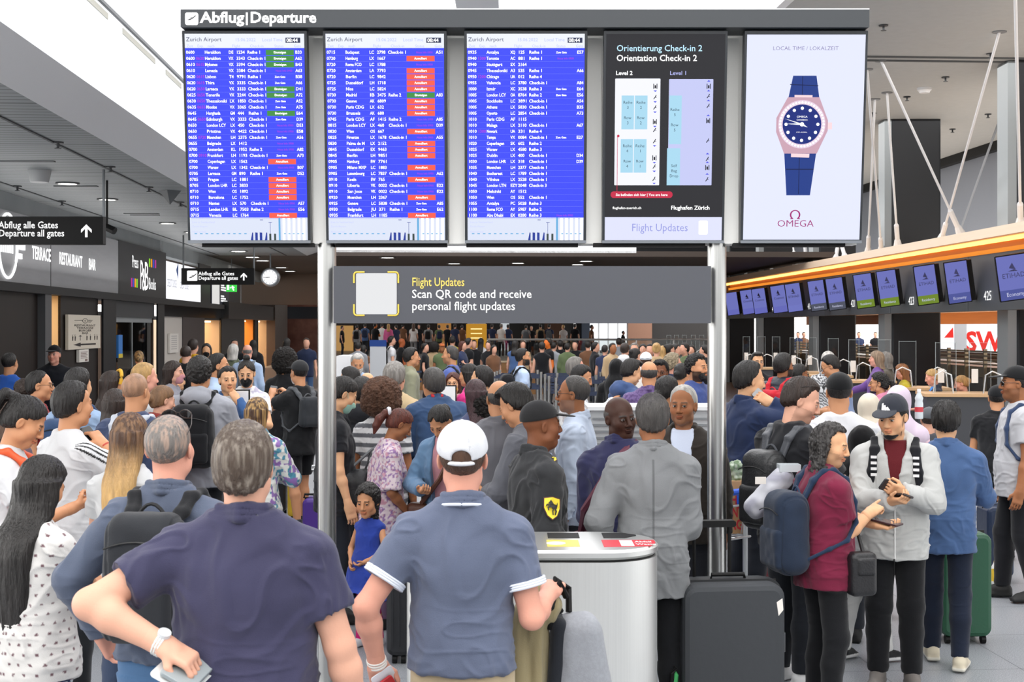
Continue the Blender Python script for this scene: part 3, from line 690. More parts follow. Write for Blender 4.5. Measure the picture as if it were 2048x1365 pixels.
        pb = bot.get('pat'); cb = pattern(pb[0], bot['col'], *pb[1:]) if pb else colour_noise(lin(bot['col']), .14, 7)
        def db(V):
            r = 1-np.abs(vnoise(V*np.array((8, 8, 17)), 21)); return .004*vnoise(V*np.array((12, 12, 7)), 20)+.006*np.clip(r-.7, 0, 1)*2.5*(np.exp(-((V[:, 2]-.5)/.14)**2)+np.exp(-((V[:, 2]-.12)/.1)**2)+.6*np.exp(-((V[:, 2]-.72)/.05)**2))-.008*(V[:, 2] > .84)
        sculpt({'trousers': 'trousers', 'jeans': 'jeans'}.get(bk, bk), F, CLOTH, root, cb, k, db if bk != 'leggings' else None)
    if g('shoes', '#151515') and s > 45:
        sc_ = np.array(lin(g('shoes', '#151515'))); so = np.array(lin(g('sole', g('shoes', '#151515'))))
        for sd, hip, kn, ft in legs:
            Rf = rotm(sd*9+g('toe', 0)); b = np.array((ft[0], ft[1], ft[2]-.085)); q = lambda x, y, z: b+Rf@np.array((x, y, z))
            F = Field(b-np.array((.2, .2, .0)), b+np.array((.2, .26, .16)), min(h, .009/k) if s > 200 else h); F.rbox(q(0, .055, .018), (.044, .13, .017), .016, Rf, 0)
            F.cone(q(0, -.035, .05), q(0, .02, .055), .04, .042, .02); F.cone(q(0, .02, .06), q(0, .13, .036), .04, .033, .03); F.cone(q(0, -.02, .06), q(0, -.012, .115), .042, .04, .02, flat=True); F.plane(q(0, 0, .002), (0, 0, -1))
            sculpt('shoe', F, SHOEM, root, (lambda V, b=b: np.where((V[:, 2]-b[2] < .030)[:, None], so, sc_)), k)
    rig = dict(root=root, k=k, T=T, C=C, Rh=Rh, Rt=Rt, hs=hs, arms=arms, h=h, hh=hh, s=s, a=a, off=off, wf=wf, body=body, tb=tb, oy=oy, ht=ht)
    if g('cap'): cap(rig, **g('cap'))
    if g('glasses'): glasses(rig, **(g('glasses') if isinstance(g('glasses'), dict) else {}))
    if seated:
        ch = empty('office_chair', tuple(root.location[:2])+(0,), ra, 'dark swivel chair under the '+' '.join(label.split()[:9]), 'chair'); zs_ = .80*k+root.location.z
        MB().rbox(-.24, .24, -.22, .24, zs_-.07, zs_, .05).build('seat', mat('chair_cloth', '#23252c', .8), ch); MB().rbox(-.22, .22, -.30, -.25, zs_+.1, zs_+.5, .06, 'y').build('backrest', mat('chair_cloth', '#23252c', .8), ch); MB().tube([(0, 0, .05), (0, 0, zs_-.06)], .03, 8).box(-.3, .3, -.03, .03, 0, .05).box(-.03, .03, -.3, .3, 0, .05).box(-.02, .02, -.3, -.24, zs_-.06, zs_+.2).build('base', M_black, ch)
    if g('mask'): face_mask(rig, **g('mask'))
    if g('hijab'): hijab(rig, g('hijab'))
    return rig
def headpts(r, pts): return (np.array(pts)*r['hs'])@r['Rh'].T+r['C']
def cap(r, col='#16171a', brim='front', mark=None, opening=False, tilt=0, bc=None):
    C, Rh, hs = r['C'], r['Rh'], r['hs']; P = lambda x, y, z: C+Rh@(np.array((x, y, z))*hs); F = Field(C-.26*hs, C+.26*hs, r['hh'])
    F.ell(P(0, -.013, .036), np.array((.088, .109, .101))*hs, Rh, 0); F.ell(P(0, -.02, .05), np.array((.086, .1, .085))*hs, Rh, .01)
    F.plane(P(0, .09, .052), Rh@np.array((0, .16, -1.0)), .004)
    if opening: F.ell(P(0, -.13, .03), np.array((.036, .06, .030))*hs, Rh, .004, 's'); F.ell(P(0, -.11, .012), np.array((.05, .012, .009))*hs, Rh, .002)
    d = 1 if brim == 'front' else -1
    Rb = Rh@rotm(0, 7*d+tilt, 0); F.ell(P(0, d*.116-.013*(d < 0), .055), np.array((.074, .080, .007))*hs, Rb, .006); F.ell(P(0, -.013, .139), (.008, .008, .005), None, .002)
    cc = np.array(lin(col)); bb = np.array(lin(bc or col))
    def cf(V):
        L = (V-C)@Rh/hs; c = np.tile(cc, (len(V), 1))*(1+.08*vnoise(V*40, 3))[:, None]; seam = np.abs(np.mod(np.arctan2(L[:, 0], L[:, 1])+.26, math.pi/3)-math.pi/6*0) < .03
        c[(np.abs(L[:, 1]*d) > .1) & (L[:, 1]*d > .1) & (L[:, 2] < .075)] = bb; c[seam & (L[:, 2] > .06)] *= .75
        return c
    sculpt('cap', F, CLOTH, r['root'], cf, r['k'])
    if mark:
        m = MB()
        for poly in mark[1]: m.add([(q[0], 0, q[1]) for q in poly], [tuple(range(len(poly)))])
        V = []
        for x, _, z in m.V:
            u, w_ = x*1.25+mark[2], z*1.25+.066; y = math.sqrt(max(1-(u/.089)**2-((w_-.036)/.103)**2, .01))*.1105-.011; V.append((u, y, w_))
        mesh_obj('cap_badge', headpts(r, V)*r['k'], m.F, mat('badge_'+mark[0], mark[0], .6), r['root'])
def glasses(r, col='#111111', on='eyes', lens=None, sun=False):
    m = MB(); up = {'eyes': (0, .104, .001), 'head': (0, .088, .106+r['ht'])}[on]; ty = .0 if on == 'eyes' else 0
    def pt(x, y, z):
        if on == 'head': y, z = up[1]-.35*(.1-y)*0+y*.0+(y-.1)*.95, up[2]+z*.8+(.1-y)*-.35
        return headpts(r, [(x, y, z)])[0]*r['k']
    for sd in (1, -1):
        rim = [pt(sd*.033+.026*math.cos(t), .104-.012*abs(math.cos(t))*(math.cos(t)*sd > 0), .000+.019*math.sin(t)) for t in np.linspace(0, 2*math.pi, 14, endpoint=False)]
        m.tube(rim, .0014*r['k'] if not sun else .0022*r['k'], 5, True)
        m.tube([pt(sd*.059, .09, .006), pt(sd*.083, .02, .008), pt(sd*.083, -.03, -.004)], .0016*r['k'], 5)
    m.tube([pt(-.008, .106, .004), pt(.008, .106, .004)], .0014*r['k'], 5)
    g_ = m.build('sunglasses' if sun else 'glasses', mat('frame_'+col, col, .35), r['root'])
    m = MB()
    for sd in (1, -1):
        rim = [pt(sd*.033+.025*math.cos(t), .1035-.012*abs(math.cos(t))*(math.cos(t)*sd > 0), .018*math.sin(t)) for t in np.linspace(0, 2*math.pi, 14, endpoint=False)]
        m.add(rim, [tuple(range(14))])
    m.build('lens', mat('dark_lens', '#0c0c10', .08) if sun else glass('spectacle_lens', (.98, .99, 1), .0), g_)
def face_mask(r, col='#101114', low=False):
    C, Rh, hs = r['C'], r['Rh'], r['hs']; P = lambda x, y, z: C+Rh@(np.array((x, y, z))*hs); F = Field(C-.16*hs, C+.16*hs, r['hh'])
    F.ell(P(0, .032, -.052), np.array((.064, .073, .074))*hs, Rh, 0); F.cone(P(0, .09, -.02), P(0, .115, -.045), .012*hs, .013*hs, .03)
    F.ell(P(0, .07, -.098), np.array((.03, .03, .026))*hs, Rh, .03)
    zt = -.018 if not low else -.088
    def cut(x, y, z):
        x = x-C[0]; y = y-C[1]; z = z-C[2]; u, v, w_ = [(Rh[0, i]*x+Rh[1, i]*y+Rh[2, i]*z)/hs for i in range(3)]
        return (np.maximum(np.maximum(w_-zt-(0 if low else .0)+.5*np.abs(u)*.5, -v+.012), -.125-w_)*hs).astype(np.float32)
    F.fun(F.lo, F.lo+F.h*F.n, cut, .004)
    o = sculpt('face_mask', F, CLOTH, r['root'], np.array(lin(col)), r['k'])
    m = MB()
    for sd in (1, -1):
        q = headpts(r, [(sd*.06, .045, zt-.02), (sd*.078, .005, .016), (sd*.082, -.018, .004)])*r['k']; m.tube(q, .0016, 5)
    m.build('ear_loop', mat('loop_'+col, col, .8), o)
def hijab(r, col):
    C, Rh, hs, T = r['C'], r['Rh'], r['hs'], r['T']; P = lambda x, y, z: C+Rh@(np.array((x, y, z))*hs); F = Field(C-np.array((.3, .3, .52)), C+np.array((.3, .3, .2)), r['hh']*1.1)
    F.ell(P(0, -.016, .034), np.array((.094, .116, .105))*hs, Rh, 0); F.ell(P(0, -.02, -.06), np.array((.09, .1, .1))*hs, Rh, .05)
    for sd in (1, -1): F.cone(T(0, -.01, 1.47), T(sd*.15, -.01, 1.40), .10, .085, .06)
    F.cone(T(0, -.05, 1.46), T(0, -.11, 1.28), .11, .10, .05); F.cone(T(0, .04, 1.45), T(0, .10, 1.27), .085, .085, .05)
    def cut(x, y, z):
        x = x-C[0]; y = y-C[1]; z = z-C[2]; u, v, w_ = [(Rh[0, i]*x+Rh[1, i]*y+Rh[2, i]*z)/hs for i in range(3)]
        return np.minimum(.062-np.sqrt(u**2+((w_+.018)/1.28)**2), v-.035).astype(np.float32)
    F.fun(F.lo, F.lo+F.h*F.n, cut, .006)
    sculpt('headscarf', F, CLOTH, r['root'], colour_noise(lin(col), .06, 10), r['k'], lambda V: .006*vnoise(V*np.array((16, 16, 9)), 5)+.003*vnoise(V*np.array((40, 40, 12)), 6))
def worn(r, name, label, cat, group=None):
    return empty(name, tuple(r['root'].location), r['root'].rotation_euler.z, label, cat, group)
def wrist_band(r, key, name, col, w=.012, t=.004, face=None):
    q = r['arms'][key]; d = (q['W']-q['E'])/np.linalg.norm(q['W']-q['E']); c = q['W']-d*.012; a = np.cross(d, (0, 0, 1) if abs(d[2]) < .8 else (0, 1, 0)); a /= np.linalg.norm(a); b = np.cross(d, a); rr = .031*(.5+.5*r['wf'])
    m = MB()
    for e in (-w*.5, 0, w*.5): m.tube([(c+d*e+rr*(math.cos(t_)*a+math.sin(t_)*b))*r['k'] for t_ in np.linspace(0, 2*math.pi, 18, endpoint=False)], t*r['k'], 6, True)
    o = m.build(name, mat('band_'+col, col, .5), r['root'], smooth=True)
    if face:
        n = -np.array(q['n'])/np.linalg.norm(q['n']); n = n-d*(n@d); n /= np.linalg.norm(n)
        MB().tube([(c+n*(rr-.002))*r['k'], (c+n*(rr+.010))*r['k']], .019*r['k'], 18).build('watch_case', mat('band_'+face, face, .3), o)
def backpack(r, label, col='#17181b', sz=(.15, .085, .22), z=1.19, pocket=True, strap=None, m_=None, straps=(1, -1), c2=None, group=None, dy=0.0):
    root = worn(r, 'backpack', label, 'backpack', group); T, Rt, k = r['T'], r['Rt'], r['k']; m_ = m_ or CLOTH; back = -(np.interp(z, TZ, r['tb'])+r['off'])-sz[1]*.88-dy
    F = Field(T(0, back, z)-np.array((.3, .3, .36)), T(0, back, z)+np.array((.3, .3, .36)), r['h']*1.05)
    F.rbox(T(0, back, z), sz, min(sz)*.85, Rt, 0, tap=.10)
    def df(V):
        L = (V-T(0, back, z))@Rt; return .003*vnoise(V*22, 4)-.004*(np.abs(np.abs(L[:, 0])-sz[0]*.78) < .006)
    sculpt('main_compartment', F, m_, root, colour_noise(lin(col), .12, 14), k, df)
    if pocket:
        F = Field(T(0, back, z)-np.array((.3, .32, .36)), T(0, back, z)+np.array((.3, .3, .36)), r['h']*1.05); F.rbox(T(0, back-sz[1]*.8, z-sz[2]*.35), (sz[0]*.8, .035, sz[2]*.48), .03, Rt, 0)
        sculpt('front_pocket', F, m_, root, colour_noise(lin(c2 or col), .1, 14), k, lambda V: .003*vnoise(V*25, 8))
        mm = MB(); mm.tube([T(x, back-sz[1]*1.0-.005, z+sz[2]*.42+.04*(1-(x/sz[0])**2))*k for x in np.linspace(-sz[0]*.8, sz[0]*.8, 9)], .0035*k, 5); mm.build('zip', mat('zip_dark', '#0a0a0b', .4), root)
    mm = MB(); mm.tube([T(x, back+sz[1]*.6, z+sz[2]*.93+.04*(1-(x/.05)**2))*k for x in np.linspace(-.05, .05, 7)], .007*k, 6); mm.build('handle', mat('strap_'+(strap or col), strap or col, .8), root, smooth=True)
    for sd in straps:
        w_ = r['wf']; f = r['off']; zt = z+sz[2]*.8
        pts = [(sd*.07, back+sz[1]*.7, zt), (sd*.092, -.10-f*.5, 1.425+f), (sd*.105, -.05, 1.475+f*1.2), (sd*.112, .01, 1.478+f*1.3), (sd*.118, .075+f*.6, 1.43+f), (sd*.128*w_, .106+f+np.interp(1.3, TZ, r['oy']), 1.32), (sd*.145*w_, .100+f+np.interp(1.2, TZ, r['oy']), 1.2), (sd*.172*w_+sd*f, .05, 1.1), (sd*.16*w_+sd*f, -.06, 1.05), (sd*.12, back+.02, z-sz[2]*.7)]
        F = Field(T(0, -.05, 1.25)-.38, T(0, -.05, 1.25)+.38, r['h'])
        P = [T(*p) for p in pts]; rs = [.020, .022, .023, .024, .024, .022, .016, .010, .009, .009]
        for dx in (-.014, .014):
            F.chain([p+np.array((dx if i < 7 else 0, 0, 0)) for i, p in enumerate(P)], [q*.62 for q in rs], .02)
        sculpt('shoulder_strap', F, m_, root, np.array(lin(strap or col)), k)
    return root
def held(r, key, name, label, cat, size, col, m=None, off=(0, .06, .02), face=None, group=None, rot=(0, 0, 0), kids=None, edge=.004):
    """a thin thing in a hand: size = across thumb side, along palm normal, along fingers"""
    q = r['arms'][key]; d = q['d']/np.linalg.norm(q['d']); n = q['n']-d*(q['n']@d); n /= np.linalg.norm(n); t = q['sd']*np.cross(d, n)
    Rg = np.stack([t, n, d], 1)@np.array(Matrix.Rotation(math.radians(rot[0]), 3, 'X') @ Matrix.Rotation(math.radians(rot[1]), 3, 'Y') @ Matrix.Rotation(math.radians(rot[2]), 3, 'Z'))
    c = (q['W']+t*off[0]+d*off[1]+n*off[2])*r['k']
    M = Matrix.Translation(r['root'].location) @ Matrix.Rotation(r['root'].rotation_euler.z, 4, 'Z') @ Matrix.Translation(Vector(c)) @ Matrix([list(v) for v in Rg]).to_4x4()
    mb = MB().rbox(-size[0]/2, size[0]/2, -size[1]/2, size[1]/2, -size[2]/2, size[2]/2, min(size[0], size[2])*.12, 'y')
    o = mb.build(name, mat('held_'+col, col, .35) if m is None else m, None, bevel=min(size)*.2); o.matrix_world = M
    tag(o, label, cat, group)
    if face:
        f = MB().box(-size[0]*.45, size[0]*.45, face[1]*size[1]/2-.0006*(face[1] < 0), face[1]*size[1]/2+.0006*(face[1] > 0), -size[2]*.45, size[2]*.45).build('screen', mat('held_'+face[0], face[0], .1), o)
    return o
# ------------------------------------------------------------------ the hall
def vpx(u, px):
    """depth along the hall at which the line u meets pixel column px"""
    return u/math.tan(math.atan((px-1024)/FPX)+THETA)
def box_s(name, u0, u1, v0, v1, z0, z1, m, bevel=0):
    return struct(MB().box(u0, u1, v0, v1, z0, z1).build(name, m, bevel=bevel))
def slat_mat():
    m = mat('slatted_metal', '#868a8b', .55, spec=.3); nt = m.node_tree; b = nt.nodes['Principled BSDF']
    tc = nt.nodes.new('ShaderNodeTexCoord'); sp = nt.nodes.new('ShaderNodeSeparateXYZ'); nt.links.new(tc.outputs['Object'], sp.inputs[0])
    def ml(op, a, v):
        n = nt.nodes.new('ShaderNodeMath'); n.operation = op; nt.links.new(a, n.inputs[0]); n.inputs[1].default_value = v; return n.outputs[0]
    f = ml('FRACT', ml('MULTIPLY', sp.outputs['Y'], 6.0), 0); g = ml('LESS_THAN', f, .17)
    f2 = ml('FRACT', ml('MULTIPLY', sp.outputs['Y'], .75), 0); g2 = ml('LESS_THAN', f2, .04)
    mxn = nt.nodes.new('ShaderNodeMath'); mxn.operation = 'MAXIMUM'; nt.links.new(g, mxn.inputs[0]); nt.links.new(g2, mxn.inputs[1])
    mx = nt.nodes.new('ShaderNodeMix'); mx.data_type = 'RGBA'; mx.inputs['A'].default_value = (*lin('#868a8b'), 1); mx.inputs['B'].default_value = (*lin('#4f5254'), 1)
    nt.links.new(mxn.outputs[0], mx.inputs['Factor']); nt.links.new(mx.outputs['Result'], b.inputs['Base Color']); return m
def floor_mat():
    m = mat('terrazzo', '#8f9296', .32, spec=.45); nt = m.node_tree; b = nt.nodes['Principled BSDF']
    tc = nt.nodes.new('ShaderNodeTexCoord'); n = nt.nodes.new('ShaderNodeTexNoise'); n.inputs['Scale'].default_value = 140; n.inputs['Detail'].default_value = 3
    r = nt.nodes.new('ShaderNodeValToRGB'); r.color_ramp.elements[0].position = .38; r.color_ramp.elements[0].color = (*lin('#7c8087'), 1); r.color_ramp.elements[1].position = .66; r.color_ramp.elements[1].color = (*lin('#aeb1b5'), 1)
    br = nt.nodes.new('ShaderNodeTexBrick'); br.offset = 0; br.inputs['Scale'].default_value = 1.0; br.inputs['Mortar Size'].default_value = .003; br.inputs['Brick Width'].default_value = .9; br.inputs['Row Height'].default_value = .9
    br.inputs['Color1'].default_value = br.inputs['Color2'].default_value = (1, 1, 1, 1); br.inputs['Mortar'].default_value = (.35, .35, .36, 1)
    mx = nt.nodes.new('ShaderNodeMix'); mx.data_type = 'RGBA'; mx.blend_type = 'MULTIPLY'; mx.inputs['Factor'].default_value = 1
    nt.links.new(tc.outputs['Object'], n.inputs['Vector']); nt.links.new(n.outputs[0], r.inputs[0]); nt.links.new(tc.outputs['Object'], br.inputs['Vector'])
    nt.links.new(r.outputs[0], mx.inputs['A']); nt.links.new(br.outputs[0], mx.inputs['B']); nt.links.new(mx.outputs['Result'], b.inputs['Base Color']); return m
UW, ZC = -6.2, 4.06
M_white = mat('white_plaster', '#f2f3f4', .7); M_grey = mat('grey_plaster', '#d6d7d8', .8); M_dark = mat('dark_cladding', '#17171a', .5, spec=.3)
M_brown = mat('brown_cladding', '#150f0d', .5, noise=(2, '#211712', (4, 4, .4)), spec=.3); M_conc = mat('pale_concrete', '#a8adae', .85, noise=(1.5, '#8f9596'))
M_navy = mat('black_navy_panel', '#14171c', .55); M_cei2 = mat('right_ceiling_plaster', '#bdbebc', .85, noise=(6, '#b2b3b1')); M_far = mat('far_ceiling_slats', '#4a403a', .7)
M_steel = mat('brushed_steel', '#cfd0ce', .30, metal=1.0, noise=(3, '#adaeac', (40, 40, .6))); M_black = mat('satin_black', '#0b0b0c', .55, spec=.25); M_wood = mat('oak_veneer', '#c58f57', .5, noise=(3, '#b27d47', (1, .2, 8)))
M_warm = mat('warm_cream_wall', '#e6cfa8', .7); M_bezel = mat('screen_bezel', '#24282d', .4); M_whiteplastic = mat('white_plastic', '#e8e8e8', .4)
box_s('floor', -16, 22, -6, 100, -.2, 0, floor_mat())
struct(MB().box(UW, -3.47, 4, 37.2, ZC, ZC+.15).build('ceiling', slat_mat()))
box_s('ceiling_far', UW-8, 11.2, 37.2, 82, ZC, ZC+.15, M_far)
struct(MB().quad((-3.47, 4, ZC), (-3.0, 4, 4.22), (-3.0, 37.2, 4.22), (-3.47, 37.2, ZC)).quad((-3.47, 4, ZC+.15), (-3.47, 37.2, ZC+.15), (-3.2, 37.2, 4.3), (-3.2, 4, 4.3)).build('trim_1', M_grey))
box_s('window_4', -3.2, -3.0, 4, 37.2, 4.22, 5.02, emis('opal_daylight_glass', '#f9fbff', 1.0))  # white plaster fascia, its skylit brightness put in as emission
m_ = MB()
for i in range(14): m_.box(-3.03, -2.99, 9+i*2.1, 9+i*2.1+(1.5 if i % 3 else .9), 4.93, 4.985)
struct(m_.build('trim_2', mat('vent_grating', '#b9b8ae', .7)))
box_s('trim_3', -3.12, -2.97, 4, 37.2, 5.02, 5.05, mat('shadow_gap', '#6c6f72', .6))
box_s('window_5', -3.25, -3.05, 4, 37.2, 5.05, 7.35, emis('opal_daylight_glass', '#f9fbff', 1.0))  # shaft wall above the ledge, set to glow in place of daylight
box_s('window_6', -3.2, 5.6, 37.2, 37.5, ZC+.1, 7.4, emis('opal_daylight_end', '#f4f5f6', .85))  # end wall of the shaft; the glow stands in for light from above
box_s('wall_shaft_right', 5.45, 5.6, -2, 37.2, 7.2, 7.5, M_white)
box_s('ceiling_right', 5.6, 15.6, -2, 62, 7.2, 7.4, M_cei2)
struct(MB().box(6.0, 13.0, 24.9, 24.96, 7.17, 7.21).box(6.0, 13.0, 25.25, 25.31, 7.17, 7.21).build('trim_4', mat('ceiling_joint', '#5c5e5f', .7)))
MB().box(-.81, -.19, 12, 20, 6.74, 7.3).build('trim_5', mat('skylight_beam', '#dadbdd', .7))['kind'] = 'structure'
m_ = MB()
for v in (2, 36.9): m_.box(-3.05, 5.5, v, v+.12, 7.42, 7.6)
struct(m_.build('trim_6', M_white))
struct(MB().box(-3.05, 5.5, 0, 37.2, 7.6, 7.62).build('window_1', glass('skylight_glass', (.98, .985, 1), .05, .3, .02)))
# right hand side wall, high up, and the low service wall under it
box_s('wall_right', 15.5, 15.7, -2, 62, 2.75, 7.2, mat('blue_grey_wall', '#8d929c', .6, noise=(.4, '#7f858f')))
box_s('trim_7', 15.3, 15.5, -2, 62, 6.95, 7.2, M_black)
box_s('wall_far_right', 9.2, 15.7, 62, 62.3, 2.75, 7.2, mat('dark_grey_wall', '#3a3d42', .6))
# far end
box_s('wall_far', -14, 19, 82, 82.3, 0, 7.4, mat('dark_brown_wall', '#1c1715', .6))
box_s('trim_8', -14, 11.0, 50, 50.3, 2.93, ZC, mat('brown_bulkhead', '#6d5b4e', .7, noise=(.7, '#5f4f44')))
box_s('floor_upper', -6, 9.0, 46.5, 82, 0, .7, mat('grey_stone', '#7f7f80', .35))
box_s('wall_back', -16, 22, -6.3, -6, 0, 4.2, mat('back_wall_grey', '#8a8b8d', .7))  # unseen wall added behind the camera to hold back frontal light
# left wall: dark base wall, sign band, bulkhead
def wseg(name, x0, x1, z0, z1, m, d=.0, th=.04):
    """a stretch of the left wall between two pixel columns, set d in front of the wall line"""
    a, b = vpx(UW, x0), vpx(UW, x1); return box_s(name, UW-th+d, UW+d, min(a, b), max(a, b), z0, z1, m)
box_s('wall_left', UW-.25, UW, 4, 50, 3.75, ZC+.1, M_conc)
m_ = MB()
for u_ in (-4.02, -5.83): m_.box(u_-.015, u_+.015, 4, 37, ZC-.012, ZC-.001)
struct(m_.build('trim_29', mat('ceiling_track', '#3a3c3e', .6)))
struct(MB().box(UW-.01, UW+.02, 25.0, 25.03, 3.78, ZC).box(UW-.01, UW+.02, 31.0, 31.04, 3.78, ZC).build('trim_9', M_grey))
wseg('wall_left_dark', -700, 75, 0, 2.75, M_brown); wseg('trim_10', 75, 88, 0, 2.75, mat('grey_post', '#4b4c4e', .5), .12, .3)
wseg('wall_left_brown', 121, 196, 0, 2.75, M_brown); wseg('trim_11', 196, 222, 0, 2.75, M_dark, .1); wseg('trim_12', 222, 307, 2.3, 2.75, mat('grey_lintel', '#37393b', .6), .02)
wseg('trim_13', 307, 320, 0, 2.75, M_dark, .1); wseg('trim_14', 320, 364, 0, 2.35, mat('cream_panel', '#cdc7bf', .6), .0); wseg('trim_15', 320, 470, 2.35, 2.75, mat('gloss_black_fascia', '#1a1a1c', .12), .06)
wseg('trim_16', 364, 408, 0, 2.35, mat('plum_panel', '#2a2226', .3), .02); wseg('trim_17', 440, 478, 0, 2.35, M_dark, .05)
wseg('trim_18', 478, 486, 0, 2.35, M_dark, .05); wseg('trim_19', 507, 514, 0, 2.35, M_black, .05); wseg('trim_20', 534, 560, 0, 3.0, mat('brown_pier', '#3c2d25', .5), .3, .6); wseg('trim_21', 440, 545, 2.35, 2.85, mat('dark_shop_fascia', '#1f2022', .3), .25, .5)
box_s('trim_22', UW-.3, UW+.15, 5, 42, 2.62, 2.75, M_dark)
def recess(x0, x1, depth, mw, mb, z=2.75, lamp=None, name='shop'):
    a, b = sorted((vpx(UW, x0), vpx(UW, x1)))
    struct(MB().box(UW-depth-.1, UW-depth, a-.1, b+.1, 0, z).box(UW-depth, UW-.02, a-.1, a, 0, z).box(UW-depth, UW-.02, b, b+.1, 0, z).build('wall_'+name, mw))
    struct(MB().box(UW-depth-.1, UW, a-.1, b+.1, z, z+.1).build('ceiling_'+name, mb))
    if lamp:
        l = MB().box(UW-depth+.1, UW-.25, a+.1, b-.1, z-.06, z-.02).build('shop_lamp', emis('lamp_'+name, lamp[0], lamp[1])); l.rotation_euler = (0, 0, THETA)
        tag(l, lamp[2], 'lamp')
recess(88, 121, 1.6, M_warm, mat('orange_soffit', '#d78a35', .6), 2.7, ('#ffdfae', 5, 'warm ceiling lamp in the narrow cream doorway behind the security guard'), 'corridor')
recess(222, 307, 1.8, mat('shop_brown', '#4a382c', .7), M_dark, 2.3, ('#ffe2ba', 2.0, 'lamp strip inside the dark shop window of hanging goods'), 'window_shop')
recess(408, 440, 2.2, mat('shop_cream', '#d9bfa2', .7), M_dark, 2.3, ('#ffd9a8', 4, 'warm lamp inside the small shop beside the plum panel'), 'small_shop')
recess(486, 507, 3, mat('shop_orange', '#d99a4d', .7), M_dark, 2.35, ('#ffc98a', 5, 'orange lamp inside the shop behind the white haired traveller'), 'orange_shop')
recess(514, 534, 3, mat('shop_peach', '#e8c8a4', .7), M_dark, 2.35, ('#ffe3c0', 6, 'bright lamp inside the shop with white shelves'), 'bright_shop')
# far shops seen between the brown pier and the board post
struct(MB().box(-9.5, -4.6, 57.5, 57.7, 0, 4).build('wall_shopfront_far', mat('rose_shop_wall', '#9a6d5c', .6, noise=(3, '#5a2b2b'))))
struct(MB().box(-9.4, -8.95, 56, 57.5, 0, 2.6).build('trim_23', mat('cream_shop_pier', '#e9cda6', .6)))
struct(MB().box(-9.5, -4.6, 56.2, 56.5, 2.45, 2.95).build('trim_24', mat('navy_shop_fascia', '#20242c', .4)))
struct(MB().box(-7.6, -6.9, 55.8, 57.4, 0, 2.5).build('trim_25', mat('grey_shop_pier', '#4a4a50', .5)))
for x, c, n in ((-8.5, '#d8b9a3', 'pale shelf unit'), (-6.6, '#b3202a', 'red display unit')):
    t = MB().box(-.22, .22, -.2, .2, 0, 2.2).build('display_shelf', mat('unit_'+c, c, .5)); t.location = HW(x, 56.8); tag(t, f'{n} inside the far shop at the end of the left wall', 'shelf')
    sh = MB()
    for z in (.4, .85, 1.3, 1.75): sh.box(-.24, .24, -.24, -.18, z, z+.16)
    sh.build('goods', mat('goods_'+c, '#7a4b3a', .5, noise=(30, '#e8d9c0')), t)
# ------------------------------------------------------------------ wall signs on the left
def wall_frame(name, x0, x1, z0, z1, m, label, cat='sign', d=.05):
    """sign board on the left wall; returned Empty: local x runs along the wall away from the viewer, z up, facing the hall"""
    a, b = sorted((vpx(UW, x0), vpx(UW, x1))); p = HW(UW+d, a, z0); e = empty(name, p, THETA+math.pi/2, label, cat)
    MB().box(0, b-a, -.03, .02, 0, z1-z0).build('panel', m, e); return e, b-a, z1-z0
M_signw = emis('sign_white', '#ffffff', 1.1)
e, L, Hh = wall_frame('restaurant_sign', -60, 228, 2.75, 3.78, mat('brushed_grey_sign', '#a6a7aa', .5, noise=(2, '#96979b', (1, 1, 6))), 'long grey fascia sign with white letters TERRACE RESTAURANT BAR')
xv = lambda px: vpx(UW, px)-vpx(UW, -60)
m_ = MB()
for tx, p0, p1, z in (('TERRACE', 53, 91, .56), ('RESTAURANT', 108, 155, .50), ('BAR', 168, 182, .44)):
    V, F_ = glyphs(tx, .02); wd = V[:, 0].max(); m_.text(tx, xv(p0), z-.06-(.10 if tx == 'TERRACE' else .05 if tx == 'RESTAURANT' else 0), .28, -.034, 'l', .02, (xv(p1)-xv(p0))/wd/.28)
m_.build('lettering', M_signw, e)
m_ = MB(); cx = xv(2); m_.tube([(cx+.42*math.cos(t), -.05, .52+.46*math.sin(t)) for t in np.linspace(0, 2*math.pi, 40, endpoint=False)], .02, 6, True)
for i in range(4): m_.box(cx+.45, cx+1.1-.14*i, -.05, -.03, .78-.14*i, .86-.14*i)
for i in range(7): m_.box(cx-.27+.085*i, cx-.25+.085*i, -.045, -.03, .42, .9)
m_.build('emblem', M_signw, e); MB().box(xv(91), xv(91)+.02, -.034, -.03, 0, 1.03).build('joint', M_dark, e)
e, L, Hh = wall_frame('bookshop_sign', 229, 325, 2.72, 3.80, mat('black_sign_board', '#26272a', .5), 'black fascia sign reading Press P&B Books with coloured bars')
def fit(mb, tx, x0, x1, z, size, y=-.033, off=.0):
    V, F_ = glyphs(tx, off); mb.text(tx, x0, z, size, y, 'l', off, (x1-x0)/V[:, 0].max()/size)
xv = lambda px: vpx(UW, px)-vpx(UW, 229)
m_ = MB(); fit(m_, 'Press', xv(256), xv(268.5), .60, .36); fit(m_, 'P', xv(272), xv(278), .18, .88); fit(m_, '&', xv(276), xv(283), .16, .70, -.036, 0); fit(m_, 'B', xv(281), xv(289), .18, .86); fit(m_, 'Books', xv(290), xv(304), .20, .36); m_.build('lettering', M_signw, e)
for i, c in enumerate(('#8ad630', '#f09a20', '#3c44b8', '#b02f8a')):
    MB().box(xv(290.5+4*i), xv(292.5+4*i), -.035, -.03, .68, .86).box(xv(265+-3.6*i), xv(267-3.6*i), -.035, -.03, .2, .38).build('colour_bar', emis('bar_'+c, c, .9), e)
e, L, Hh = wall_frame('illuminated_advert', 325, 395, 2.74, 3.62, emis('advert_white', '#f4f4fb', 1.0), 'white illuminated advert board with grey bank lettering', 'advert')
xv = lambda px: vpx(UW, px)-vpx(UW, 325)
